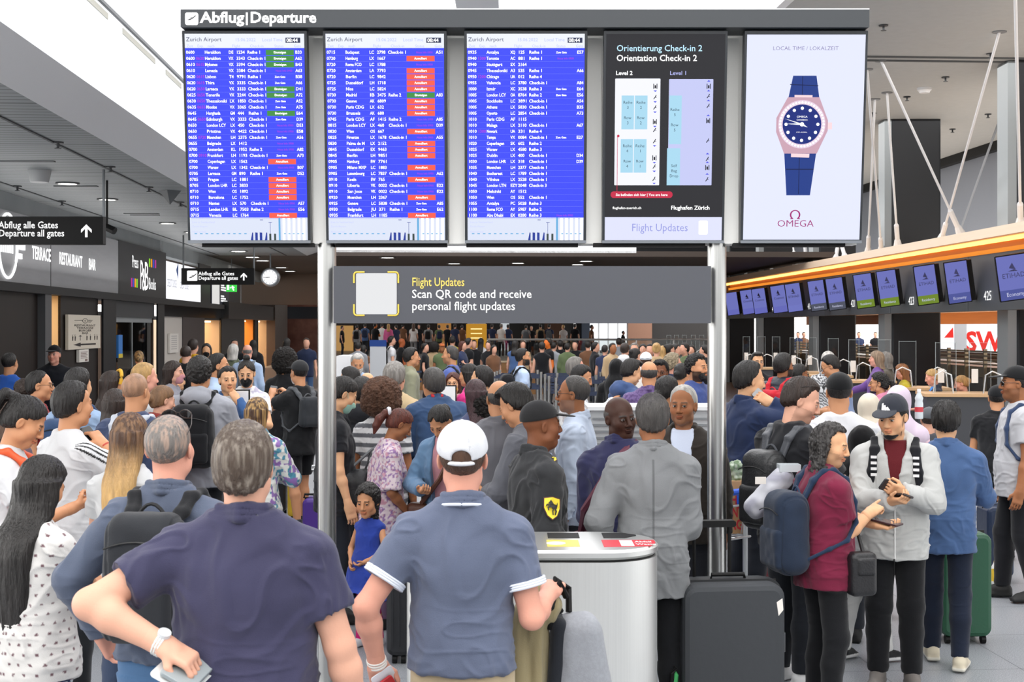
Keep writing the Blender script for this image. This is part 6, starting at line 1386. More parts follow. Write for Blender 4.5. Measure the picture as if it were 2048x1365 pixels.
# recycling bin
rb = empty('recycling_bin', (0, 0, 0), 0, 'wide stainless recycling bin with rounded end and coloured stickers', 'recycling bin')
def stadium(x0, x1, y0, y1, r, n=12):
    p = []
    for cx, cy, a in ((x1-r, y1-r, 0), (x0+.06, y1-.06, 90), (x0+.06, y0+.06, 180), (x1-r, y0+r, 270)):
        rr = r if a in (0, 270) else .06; aa = {0: 90, 90: 90, 180: 180, 270: 270}[a]
        for i in range(n+1):
            t = math.radians({0: 90-90*i/n, 90: 180, 180: 270, 270: 360}[a]*0+a+90*i/n); p.append((cx+rr*math.cos(t), cy+rr*math.sin(t)))
    return p
o = MB().prism(stadium(-.48, .684, 6.10, 6.67, .275), .03, 1.035).build('body', mat('bin_steel', '#dddedc', .36, .75, noise=(3, '#cfd0ce', (60, 60, .5))), rb, True); MB().prism(stadium(-.47, .674, 6.11, 6.66, .27), .0, 1.05).build('plinth', M_black, rb, True)
o = MB().prism(stadium(-.485, .689, 6.095, 6.675, .28), 1.045, 1.09).build('lid', mat('steel_top', '#d3d4d2', .3, .75), rb, True); o.modifiers.new('edge', 'BEVEL').width = .012
for x0, x1, lb in ((.172, .324, 0), (.438, .60, 1)):
    m = MB(); m.prism([(x0, 6.46), (x1-.06*lb, 6.46), (x1, 6.50 if not lb else 6.53), (x1, 6.60 if not lb else 6.56), (x1-.06*lb, 6.615), (x0, 6.615)], 1.086, 1.0925); m.build('slot', mat('slot_black', '#060606', .7), rb)
MB().box(.163, .313, 6.21, 6.40, 1.09, 1.0915).build('yellow_sticker', mat('sticker_amber', '#e3c35a', .5), rb); MB().lathe([(.03, 0), (.045, 0), (.045, .001), (.03, .001)], (.205, 6.30, 1.0915), 16).text('Alu', .24, 1.0, .05, 0).build('sticker_ring', mat('letter_plain_white', '#f6f6f6', .5), rb)
MB().prism([(.423, 6.20), (.64, 6.22), (.672, 6.32), (.672, 6.40), (.423, 6.40)], 1.09, 1.0915).build('red_sticker', mat('sticker_red', '#c6303c', .5), rb); m = MB().box(.505, .565, 6.22, 6.38, 1.0915, 1.0925)
for tx, y in (('Abfall', 6.32), ('Waste', 6.25)):
    V, F_ = glyphs(tx, .02); m.add([(.575+v[0]*.035, y+v[1]*.055, 1.0925) for v in V], F_)
m.build('sticker_text', mat('letter_plain_white', '#f6f6f6', .5), rb)
# big black suitcase in front of the right post
e, w_ = box_thing('suitcase', 1368, 1578, 396, .06, .79, .29, '#33363a', 'big scuffed black hard suitcase with raised handle before the right board post', 'suitcase', rz=6, r=.07, rough=.75)
MB().rbox(-.01, w_+.01, .11, .18, .05, .80, .07, 'y').build('middle_band', mat('case_band', '#1d1f22', .6), e); M_hd = mat('handle_grey', '#5d6064', .4, .4)
for x in (.115, .305): MB().tube([(x, .26, .78), (x, .26, 1.06)], .010, 8).build('handle_tube', M_black, e)
MB().rbox(.085, .335, .235, .285, 1.05, 1.085, .015, 'y').build('grip', M_black, e)
MB().add([(w_-.05, -.001, .70), (w_-.02, -.001, .72), (w_-.015, -.001, .66), (w_-.04, -.001, .63)], [(0, 1, 2, 3)]).build('torn_sticker', mat('paper', '#e4dfd8', .7), e)
MB().rbox(w_-.002, w_+.03, .1, .2, .42, .52, .01).build('side_bumper', mat('bumper_grey', '#4a4c50', .5), e); MB().tube([(-.03, .1, .20), (-.04, .06, .26), (-.03, .05, .33), (-.035, .1, .38)], [.012, .02, .014, .006], 6).build('green_ribbon', mat('ribbon_green', '#3fa05a', .7), e)
MB().tube([(-.03, .05, .15), (-.05, .05, .18), (-.05, .05, .34), (-.03, .05, .37)], .012, 8).build('side_handle', M_black, e)
box_thing('suitcase', 1884, 1986, 303, .05, .735, .3, '#1f4f38', 'dark green hard suitcase beside the denim jacket man', 'suitcase', r=.06, ribs=0)
box_thing('suitcase', 1494, 1541, 250, .05, .66, .35, '#5a1a24', 'dark red suitcase behind the trolley and big black suitcase', 'suitcase', r=.04, ribs=1)
box_thing('suitcase', 1976, 2030, 245, .05, .63, .3, '#22304a', 'navy suitcase behind the green one near the right picture edge', 'suitcase', r=.05)
box_thing('suitcase', 1336, 1404, 288, .05, .50, .3, '#3a2a7a', 'purple suitcase low beside the grey blazer man', 'suitcase', r=.05, ribs=2)
box_thing('suitcase', 772, 822, 322, .05, .62, .28, '#1b1c20', 'black ribbed suitcase between the girl and the white cap man', 'suitcase', r=.05, ribs=3)
box_thing('suitcase', 604, 640, 205, .05, .42, .3, '#4a2a86', 'purple suitcase just left of the left board post', 'suitcase', r=.05)
box_thing('suitcase', 574, 596, 185, .05, .5, .3, '#c9a722', 'yellow suitcase behind the woman in the patterned jacket', 'suitcase', r=.04)
box_thing('suitcase', 548, 572, 180, .05, .55, .3, '#1a1b1f', 'black suitcase with handle left of the yellow one', 'suitcase', r=.04)
# luggage trolley
M_bluep = mat('trolley_blue', '#2458c8', .35); M_wire = mat('trolley_wire', '#c4c8ca', .3, .7)
def trolley(px, s, label, rz=0):
    e = empty('luggage_trolley', (X_(px, s), Y_(s), 0), math.radians(rz), label, 'luggage trolley')
    for x in (-.24, .24): MB().tube([(x, 0, .18), (x, 0, .92)], .018, 10).build('upright', M_wire, e)
    m = MB().tube([(-.27, -.02, .96), (-.24, -.06, 1.0), (.24, -.06, 1.0), (.27, -.02, .96)], .022, 10).rbox(-.285, -.20, -.06, .04, .88, 1.0, .03, 'y').rbox(.20, .285, -.06, .04, .88, 1.0, .03, 'y'); m.build('handle', M_bluep, e)
    m = MB()
    for z, dx in ((.68, 0), (.9, .05)): m.tube([(-.27-dx, -.02, z), (-.27-dx, .30, z), (.27+dx, .30, z), (.27+dx, -.02, z)], .008, 6, True)
    for i in range(9): x = -.27+.54*i/8; m.tube([(x, .30, .9), (x, .30, .68), (x, 0, .68)], .004, 4)
    for i in range(4):
        for x in (-.27, .27): m.tube([(x*1.15, .06+.07*i, .9), (x, .06+.07*i, .68)], .004, 4)
    m.build('basket', M_wire, e); MB().box(-.26, .26, .05, 1.0, .14, .18).tube([(-.28, 0, .16), (-.26, 1.05, .16), (.26, 1.05, .16), (.28, 0, .16)], .02, 8).build('platform', M_wire, e)
    for x, y in ((-.25, .05), (.25, .05), (-.2, .9), (.2, .9)): MB().lathe([(.02, -.02), (.065, -.02), (.065, .02), (.02, .02)], (x, y, .067), 14, 'x').build('wheel', M_black, e)
    return e
trolley(1445, 300, 'luggage trolley with blue handle behind the right board post, carrying a paper bag', 42)
trolley(700, 236, 'luggage trolley with blue handle half hidden by the left board post', 8)
pb = empty('paper_shopping_bag', (X_(1402, 292), Y_(292), .685), 0, 'brown paper shopping bag with red letters in the trolley basket', 'shopping bag'); w_ = 88/292
MB().prism([(0, 0), (w_, 0), (w_+.006, .36), (-.006, .36)], 0, .17, (0, 2, 1)).build('bag', mat('kraft_paper', '#b58f66', .8, bump=(12, .3)), pb)
m = MB()
for i, tx in enumerate(('THE', 'MINT', 'BAG')):
    V, F_ = glyphs(tx, .03); m.text(tx, w_*.50, .20-.085*i, .1, -.002, 'l', .03, w_*.46/V[:, 0].max()/.1)
m.build('lettering', mat('bag_red', '#c8323c', .7), pb); MB().tube([(.06, .01, .36), (.05, .01, .43), (.08, .01, .46), (.13, .01, .44), (.13, .01, .36)], .006, 6).build('handle', mat('kraft_handle', '#c9a47a', .8), pb)
for x, hgt, c, lb in ((.045, .055, '#c9d2c4', 'pale wrapped bunch of flowers in the paper bag, left bunch'), (.245, .11, '#b9c4b4', 'pale wrapped bunch of flowers in the paper bag, right bunch')):
    f = empty('flower_bunch', (X_(1402, 292)+x, Y_(292)+.08, 1.02), 0, lb, 'flowers'); F = Field((-.1, -.1, -.05), (.1, .1, .2), .008); F.cone((0, 0, 0), (.01, 0, hgt), .045, .05); sculpt('wrapping', F, CLOTHS, f, colour_noise(lin(c), .4, 60, c2=lin('#5f7a58')), 1, lambda V: .012*vnoise(V*50, 3))
# framed notices on stands in the crowd
for px, s, lb in ((478, 215, 'white framed notice on a stand left of the long streaked haired woman'), (893, 200, 'white framed notice on a stand below the yellow masked woman')):
    e = empty('notice_stand', (X_(px, s), Y_(s), 0), 0, lb, 'notice stand'); MB().box(-.1, .1, 0, .02, 1.26, 1.52).build('frame', M_black, e); MB().box(-.088, .088, -.003, 0, 1.272, 1.508).build('sheet', mat('sheet_white', '#e9eaec', .6), e); MB().tube([(0, .02, .02), (0, .02, 1.3)], .015, 8).lathe([(.15, 0), (.15, .02), (.01, .02)], (0, .02, 0), 16).build('pole', M_black, e)
    MB().tube([(-.03, -.004, 1.33), (-.045, -.004, 1.38), (-.03, -.004, 1.42), (0, -.004, 1.4)], .004, 4).build('print', M_black, e)
e = empty('plastic_bag', (X_(1998, 256), Y_(256), 0), 0, 'white plastic bag with yellow contents on the floor at the right', 'plastic bag'); F = Field((-.1, -.1, 0), (.12, .1, .4), .008); F.ell((0, 0, .13), (.075, .06, .13)); F.cone((0, 0, .22), (-.02, 0, .33), .03, .015, .04); F.plane((0, 0, .004), (0, 0, -1)); sculpt('bag', F, CLOTHS, e, lambda V: np.where((vnoise(V*30, 2)+(.12-np.abs(V[:, 2]-.13))*4 > .35)[:, None], np.array(lin('#d8b63a'), np.float32), np.array(lin('#dcdcda'), np.float32)), 1, lambda V: .008*vnoise(V*28, 3))
# ------------------------------------------------------------------ the travellers, nearest first
P = person
def shirt(kind, col, **k): return dict(kind=kind, col=col, **k)
def bt(kind, col, **k): return dict(kind=kind, col=col, **k)
S_ = 'short'
def three_stripes(c, V, T, A):
    for q in A.values():
        d = (q['E']-q['S'])/np.linalg.norm(q['E']-q['S']); o = np.array((q['sd'], 0, .5)); o = o-d*(o@d); o /= np.linalg.norm(o); b = np.cross(d, o); r_ = V-q['S']; an = np.arctan2(r_@b, r_@o)
        for z in (-.42, 0, .42): c[(np.abs(an-z) < .085) & (r_@o > .02) & (np.abs(V[:, 0]) > .09)] = .015
    return c
# --- front row
r = P(490, 843, 660, 2, 'big man in navy polo seen from behind, left hand on hip holding papers', wf=1.20, belly=.03, hp=-12, hair=(S_, '#4a3d33', dict(t=.016, c2='#83796e', mixf=150, mixk=.35, frac=.3)), skin='fair', top=shirt('polo', '#3b3a52', sl=.62, wr=.008), bot=bt('trousers', '#3a3f4c'),
      L=((.19, -.175, 1.155), (.80, -.02, 1.55), (0, .3, -1), .65), R=((.34, .08, .84), (.5, -.3, 1.1), (-1, 0, 0), .5))
wrist_band(r, 'L', 'watch', '#d9d9d6', .016, .004, '#c9cccf')
held(r, 'L', 'passport_wallet', 'grey wallet of papers in the hand of the big man in navy polo', 'wallet', (.15, .014, .11), '#8f979a', off=(.0, .09, .03))
held(r, 'L', 'folded_paper', 'white folded paper behind the grey wallet of the navy polo man', 'paper', (.145, .004, .14), '#d9dcdc', off=(.01, .08, .046))
r = P(925, 840, 578, 0, 'man in white cap and blue grey polo seen from behind, passport in left hand', wf=1.0, belly=.03, hp=-10, hair=('buzz', 'brown', {}), skin='rosy', cap=dict(col='#cdcfd4', opening=True), top=shirt('polo', '#5b6378', sl=.62, trim='#d5dbe6', wr=.007, hem=.93), bot=bt('trousers', '#b5a486'),
      L=((.30, .04, .93), (.55, -.3, 1.15), (-.45, -.9, 0), .6), R=((.31, .21, 1.15), (.14, -.6, .8), (-.1, .2, -1), .95))
wrist_band(r, 'L', 'watch', '#e3e1dc', .022, .005, '#d9d6d0')
held(r, 'L', 'passport', 'red passport in the left hand of the white cap man', 'passport', (.09, .010, .13), '#b3222c', off=(-.0, .105, .044), rot=(0, 15, 0))
held(r, 'L', 'boarding_pass', 'white boarding pass tucked behind the red passport', 'boarding pass', (.085, .003, .15), '#dfe6ee', off=(.012, .085, .030), rot=(0, 12, 0))
Wh = r['root'].matrix_basis@Vector((r['arms']['R']['W']+r['arms']['R']['d']*.08)*r['k'])
# grey backpack and olive jacket that hang from his right hand
e = empty('grey_backpack', (Wh.x+.02, Wh.y, Wh.z), 0, 'light grey backpack hanging from the right hand of the white cap man', 'backpack'); gy = np.array(lin('#8f9298'), np.float32)
F = Field((-.16, -.16, -.62), (.24, .16, .02), .005); F.rbox((.075, 0, -.33), (.105, .085, .23), .075, rotm(0, 0, -4), 0, tap=.22)
sculpt('main_compartment', F, CLOTH, e, colour_noise(gy, .10, 160), 1, lambda V: .004*vnoise(V*18, 2)-.005*(np.abs(V[:, 2]+.44+.25*(V[:, 0]))<.005))
F = Field((-.16, -.16, -.62), (.2, .16, .02), .005); F.rbox((-.02, -.01, -.33), (.03, .07, .22), .03, rotm(0, 0, 4), 0); sculpt('back_padding', F, CLOTH, e, np.array(lin('#22252b')), 1)
MB().tube([(.0, 0, -.1), (-.03, -.03, -.03), (-.02, 0, .02), (.03, .03, -.02), (.03, 0, -.1)], .012, 8).build('handle', M_black, e, True); MB().tube([(-.04, -.05, -.15), (-.035, -.08, -.06), (-.005, -.05, .015), (.02, -.02, -.04)], .013, 8).build('shoulder_strap', M_black, e, True)
e = empty('olive_jacket', (Wh.x-.09, Wh.y-.02, Wh.z-.02), 0, 'olive green jacket draped over the straps of the grey hanging backpack', 'jacket'); F = Field((-.2, -.16, -.62), (.16, .14, .05), .006)
F.loft((0, 0, 0), np.eye(3), [-.6, -.45, -.25, -.1, -.02, .02], [.115, .11, .095, .07, .04, .01], [.10, .10, .085, .06, .04, .01], None, 0, ox=[-.05, -.045, -.03, -.01, .03, .03]); F.cone((-.02, -.02, -.06), (.07, -.02, -.05), .045, .05, .04)
sculpt('cloth', F, CLOTH, e, colour_noise(lin('#8f8465'), .12, 9), 1, lambda V: .014*vnoise(V*np.array((26, 26, 3.5)), 4)+.006*vnoise(V*np.array((60, 50, 8)), 5))
r = P(340, 832, 545, 8, 'man with cropped grey hair, blue grey polo and dark backpack, seen from behind', wf=1.05, belly=.03, hp=-8, hair=('buzz', '#6f6a66', dict(t=.004, c2='#a08a7c', mixk=.5, mixf=140, frac=.45)), skin='rosy', top=shirt('polo', '#525a6c', sl=2, wr=.007, hem=.9), bot=bt('jeans', '#4a6a8f'), L=((.30, .08, .95), (.6, -.1, 1.1), (-1, 0, 0), .4), R=((.2, .25, 1.0), (.6, 0, 1.1), (-1, 0, 0), .5))
glasses(r, '#2a1d18', 'head', sun=True)
bp_ = backpack(r, 'dark grey backpack on the man with cropped grey hair', '#2b2d31', (.15, .08, .23), 1.22, strap='#1d1e21')
T = r['T']; k = r['k']; MB().rbox((-.035+.02)*k, (.035+.02)*k, -.001, .003, 0, .03, .004, 'y').build('label_patch', mat('paper', '#e4dfd8', .7), bp_).location = T(0, -.362, 1.28)*k
r = P(86, 915, 505, 28, 'woman with long straight black hair and white dotted blouse, flowered navy trousers', sex='f', wf=1.08, hair=('long', 'black', dict(L=.66, zf=.085, wid=-.4, fall=-.17, wide=1.35, t=.018)), skin='tan', top=shirt('blouse', '#cfcdca', pat=('dots', '#6d5258'), wide=.02, hem=.82, flare=.02, sl=.62), bot=bt('trousers', '#1f2a52', pat=('flowers', '#d9dcdf'), w=1.25), R=((.02, .33, 1.27), (.40, .05, 1.0), (-.3, -.6, .7), .7), hp=22)
held(r, 'R', 'smartphone', 'white smartphone in the hand of the black haired woman in dotted blouse', 'smartphone', (.072, .009, .148), '#d5d5d3', off=(.03, .125, .018), face=('#4a4c52', 1))
wrist_band(r, 'R', 'wristband', '#1d2a4a', .014, .003)
r = P(50, 798, 400, 78, 'woman with dark ponytail looking down, orange strap over white shirt, left edge', sex='f', wf=1.05, hair=('pony', 'black', dict(L=.16, ph=.09, t=.012)), skin='tan', hp=30, top=shirt('tee', '#cbcbcd'), bot=bt('jeans', '#2c3650'), R='phone')
backpack(r, 'orange backpack worn by the woman with dark ponytail', '#d8572a', (.15, .09, .22), 1.2, strap='#d5552b', m_=CLOTHS)
r = P(262, 826, 415, 12, 'woman with long light brown hair and grey shirt between two near men', sex='f', hair=('long', 'brown', dict(L=.36, tip='blonde', c2='ltbrown')), skin='fair', top=shirt('tee', '#b9babb'), bot=bt('jeans', '#39455c'), L='front')
# --- left crowd
r = P(147, 762, 360, 42, 'man in white shirt with black shoulder stripes holding a phone to his ear', hair=(S_, 'black', {}), skin='tan', top=shirt('tee', '#cdced0', sl=.66, wide=.012, marks=three_stripes), bot=bt('trousers', '#1e2024'),
      R=((.09, .16, 1.43), (.40, .35, 1.05), (-.9, -.3, .1), .7), hr=4)
held(r, 'R', 'smartphone', 'black smartphone held up beside the head of the striped shirt man', 'smartphone', (.078, .009, .160), '#17181b', off=(0, .075, .028), rot=(0, 0, 0))
wrist_band(r, 'R', 'bracelet', '#b03a2c', .006, .003)
r = P(272, 748, 300, 15, 'bald man in navy shirt with striped straps seen from behind', hair=('buzz', '#a47d62', dict(t=.001, amp=.0005)), skin='tan', brow='black', wf=1.15, full=.6, top=shirt('tee', '#3c4763', sl=1.2), bot=bt('trousers', '#23262e'), L='front', R='front')
backpack(r, 'navy backpack with pale striped straps on the bald man', '#28304a', (.14, .07, .2), 1.15, strap='#b9bfc9')
P(326, 772, 258, 50, 'woman with brown hair tied back, behind the bald man', sex='f', hair=('bun', 'ltbrown', dict(bun=(0, -.12, .0))), skin='fair', top=shirt('jacket', '#8a3a34'), hp=10)
r = P(400, 712, 250, 0, 'man with curly black hair in light grey hooded jacket seen from behind', hair=(S_, 'black', dict(t=.024, curl=1, amp=.006, fr=60)), skin='tan', wf=1.12, top=shirt('hoodie', '#9a9ca4', off=.03), bot=bt('trousers', '#1d1f24'), L='front', R='front')
backpack(r, 'large black backpack on the man in light grey hooded jacket', '#1a1b1e', (.17, .1, .24), 1.2)
P(80, 742, 245, 78, 'balding man with glasses and red shirt in profile', hair=(S_, 'black', dict(zf=.10, t=.006, wid=.1)), skin='tan', glasses=True, top=shirt('polo', '#8e2a32'), belly=.02)
P(46, 758, 232, 330, 'woman with dark curled updo beside the balding man in red', sex='f', hair=('bun', 'dkbrown', dict(bun=(0, -.13, .03), bs=1.2, curl=1, amp=.006)), top=shirt('tee', '#4a3a44'))
P(12, 790, 320, 20, 'woman with brown hair cut by the left picture edge', sex='f', hair=('bob', 'brown', {}), top=shirt('tee', '#5a4a52'))
r = P(158, 735, 265, 18, 'man with straight black hair and pale blue shirt, dark blue backpack', hair=(S_, 'black', dict(t=.02)), skin='asian', top=shirt('shirt', '#8fa6c4'), bot=bt('trousers', '#2a2d36'))
backpack(r, 'dark blue backpack on the man in pale blue shirt', '#33496b', (.15, .08, .2), 1.22)
r = P(226, 742, 228, 55, 'woman with yellow headband and dark hair', sex='f', hair=('long', 'dkbrown', dict(L=.25)), skin='tan', top=shirt('tee', '#6a6f7a'))
m = MB(); q = headpts(r, [(.088*math.cos(t)*1.02, .045+.02*math.sin(t), .035+.098*math.sin(t)) for t in np.linspace(-.3, math.pi+.3, 16)])*r['k']; m.tube(q, .016, 8); m.build('headband', mat('headband_yellow', '#d7a52c', .7), r['root'], True)
P(231, 778, 285, 5, 'woman with smooth dark brown hair, low in front of the headband woman', sex='f', hair=('long', 'dkbrown', dict(L=.3)), top=shirt('tee', '#5c5560'))
P(290, 726, 240, 48, 'man with short blond hair in grey shirt behind the bald man', hair=(S_, 'blonde', dict(t=.008)), skin='rosy', top=shirt('tee', '#b9bcbf'))
P(348, 722, 190, 95, 'woman with long brown hair and pink face mask', sex='f', hair=('long', 'dkbrown', dict(L=.32)), skin='fair', mask=dict(col='#c58a8f'), top=shirt('jacket', '#8b8a92'))
P(372, 692, 130, 0, 'man with cropped dark hair and black shirt before the yellow shirt', hair=('buzz', 'dkbrown', dict(t=.006)), skin='fair', top=shirt('tee', '#17181b'))
r = P(387, 678, 108, 10, 'person in yellow shirt with small black backpack near the plum wall panel', hair=(S_, 'dkbrown', {}), top=shirt('tee', '#d0a022'))
backpack(r, 'small black backpack on the person in yellow shirt', '#191a1c', (.12, .07, .18), 1.25)
P(413, 687, 112, 172, 'woman with black face mask and black top facing the viewer near the shop', sex='f', hair=('long', 'black', dict(L=.2)), skin='asian', mask=dict(col='#141416'), top=shirt('tee', '#1d1e22'))
P(438, 707, 190, 80, 'bearded man with swept back black hair and pale blue shirt in profile', hair=(S_, 'black', dict(zf=.09, t=.012)), skin='tan', beard=('black', .9, .012), top=shirt('shirt', '#a9bdd8', open=(.05, .05, .85), inner='#dfe3e8'))
r = P(456, 733, 215, 158, 'man with short black hair in denim blue jacket facing right of viewer', hair=(S_, 'black', {}), skin='asian', top=shirt('jacket', '#3a5a8a', open=(.05, .04, .85), inner='#e4e6e8'), R='phone', L='chin')
held(r, 'R', 'smartphone', 'dark smartphone in the hands of the man in denim blue jacket', 'smartphone', (.07, .009, .145), '#202226', off=(0, .09, .026))
r = P(493, 722, 205, 176, 'woman with black bun and black face mask in printed white shirt', sex='f', hair=('bun', 'black', dict(bun=(0, -.04, .15), bs=.8)), skin='asian', mask=dict(col='#121316'), hp=14, top=shirt('tee', '#e6e6e6', pat=('patches', '#e6e6e6', '#b9b4c8')), R='phone', L='phone')
held(r, 'R', 'smartphone', 'dark smartphone held by the woman with black bun', 'smartphone', (.07, .009, .145), '#26282c', off=(0, .09, .026))
P(467, 688, 112, 8, 'person with long white hair and camouflage green jacket', sex='f', hair=('bob', 'white', dict(t=.02)), top=shirt('jacket', '#5b6350', pat=('camo', '#4a523f', '#77806a')))
r = P(495, 690, 118, 355, 'balding man in pale blue shirt with grey backpack near the bright shop', hair=('bald', 'grey', {}), skin='rosy', top=shirt('shirt', '#9fb3d0'))
backpack(r, 'grey backpack on the balding man in pale blue shirt', '#6a727c', (.13, .07, .2), 1.2)
P(469, 678, 84, 150, 'dark haired person in black at the orange shop door', hair=(S_, 'black', {}), top=shirt('tee', '#15161a'))
P(506, 680, 84, 340, 'dark silhouetted woman with long hair at the bright shop', sex='f', hair=('long', 'black', {}), top=shirt('jacket', '#17171b'))
P(573, 697, 172, 20, 'person with large black curly hair in black shirt behind the black cap', hair=('curly', 'black', dict(t=.022)), skin='tan', top=shirt('tee', '#1a1a1d'))
r = P(598, 720, 192, 318, 'man in black cap, black shirt and shorts taking a photo, left of the post', hair=('buzz', 'black', {}), skin='tan', cap=dict(col='#2a2b2d', mark=None), mask=dict(col='#d9d9dc'), top=shirt('tee', '#1d1e20', wide=.02), bot=bt('shorts', '#141518', to=.8), L='raise', R='raise', shoes='#222222', step=.1)
backpack(r, 'small dark sling bag on the man in black cap and shorts', '#33363a', (.12, .06, .16), 1.25, strap='#55585c', pocket=False)
held(r, 'L', 'smartphone', 'smartphone raised by the man in black cap and shorts', 'smartphone', (.075, .01, .15), '#3c3f44', off=(0, .09, .028))
P(613, 676, 78, 175, 'man in navy polo standing near the far shops left of the post', hair=(S_, 'dkbrown', {}), top=shirt('polo', '#222b44'), bot=bt('jeans', '#3d5578'))
P(574, 676, 80, 10, 'dark haired woman in black in front of the far shops', sex='f', hair=('long', 'black', {}), top=shirt('jacket', '#18181b'))
P(20, 706, 168, 12, 'man with cropped black hair in bright blue shirt near the left edge', hair=('buzz', 'black', dict(t=.007)), skin='tan', wf=1.1, top=shirt('tee', '#2f5fb8'))
r = P(108, 690, 140, 160, 'security guard in black uniform and cap by the cream doorway', hair=('buzz', 'grey', {}), skin='rosy', cap=dict(col='#15161a'), top=shirt('jacket', '#15181f'), hy=20, wf=1.1)
P(278, 702, 118, 350, 'woman with braided blonde hair in black near the shop window', sex='f', hair=('bun', 'blonde', dict(bun=(0, -.1, -.02), bs=1.3, c2='brown')), top=shirt('tee', '#17181c'))
P(357, 745, 170, 175, 'person in black shirt hidden between the masked women', hair=(S_, 'black', {}), skin='asian', top=shirt('tee', '#1b1c1f'))
r = P(515, 795, 285, 12, 'woman with long streaked brown hair in colourful patterned jacket', sex='f', hair=('long', 'brown', dict(L=.33, c2='blonde', mixf=40)), skin='fair', top=shirt('jacket', '#d9dbd6', pat=('patches', '#4f8aa0', '#8a6aa8')), R='front', L='front')
# --- around the girl and the bin
r = P(735, 966, 305, 205, 'little girl with long black wavy hair in blue sleeveless dress and pink leggings', sex='f', hs=1.52, wf=.92, skin='tan', hair=('long', 'black', dict(L=.58, t=.022, wide=1.2, amp=.008, curl=1, fr=40, zf=.096, wid=-.6, fall=-.07)), top=shirt('dress', '#2a3f94', sl=.0, hem=.60, flare=.17), bot=bt('leggings', '#c0186a', w=.8), L=((.06, .2, 1.02), (.35, .1, 1.0), (-.5, 0, .5), .5), R=((.16, .16, .98), (.3, 0, 1.0), (-.8, 0, 0), .5), hp=12, hy=-8, shoes='#d9d9dc', gaze=(-10, 10), step=.06)
r = P(800, 822, 284, 72, 'woman with reddish hair tied back looking down, flowered tunic', sex='f', wf=1.12, belly=.02, hair=('pony', 'auburn', dict(L=.12, ph=.03, c2='#5f2a1c', mixk=.5)), skin='brown', hp=32, lean=8, top=shirt('tee', '#cfc0c6', pat=('floral', '#8f6f9c', '#b98a9a'), sl=.95, hem=.62, flare=.03, wide=.02), bot=bt('trousers', '#7a5f7a'), L='low', R='low')
hp_ = headpts(r, [(0, -.14, .045)])[0]*r['k']; MB().lathe([(.028, -.012), (.034, 0), (.028, .012)], hp_, 14, 'y').build('hair_tie', mat('tie_white', '#d9d9e0', .6), r['root'], True)
T = r['T']; k = r['k']; e = worn(r, 'shoulder_bag', 'black soft shoulder bag on the woman in the flowered tunic', 'bag'); F = Field(T(-.5, -.55, .7), T(.1, .1, 1.45), .009)
F.rbox(T(-.20, -.19, 1.06), (.12, .17, .17), .10, rotm(15, 0, 8), 0, tap=.12); sculpt('bag_body', F, CLOTHS, e, colour_noise(lin('#1b1c1f'), .15, 12), k, lambda V: .012*vnoise(V*np.array((14, 14, 7)), 5))
for dy in (0, .07): MB().tube([T(-.19, -.27+dy*2, 1.2)*k, T(-.17, -.1, 1.40)*k, T(-.15, .0+dy*.3, 1.475)*k, T(-.17, .06, 1.40)*k, T(-.2, -.05+dy, 1.2)*k], .011, 6).build('strap', mat('strap_grey', '#6a6d70', .6), e, True)
MB().box(0, .05, -.002, .002, 0, .012).build('tag_plate', mat('tag_silver', '#9fa3a6', .4), e)
r = P(880, 818, 292, 205, 'woman with black hair looking down in denim jacket over pink checked shirt', sex='f', wf=1.05, hair=('bun', 'black', dict(bun=(0, -.12, .02))), skin='tan', hp=42, lean=6, top=shirt('jacket', '#5f7d9c', open=(.07, .06, .85), inner='#c08a92'), bot=bt('jeans', '#2f3b52'), R='front', L='low')
e = worn(r, 'crossbody_bag', 'brown bag strap over the denim jacket of the black haired woman', 'bag'); T = r['T']; k = r['k']
MB().tube([T(-.12, .02, 1.47)*k, T(-.10, .14, 1.38)*k, T(-.02, .17, 1.2)*k, T(.16, .15, 1.0)*k], .017, 6).build('strap', mat('strap_brown', '#5a3524', .5), e, True)
F = Field(T(.02, 0, .75), T(.35, .3, 1.1), .01); F.rbox(T(.2, .13, .92), (.09, .05, .08), .04, r['Rt'], 0); sculpt('bag_body', F, LEATH, e, np.array(lin('#5a3524')), k)
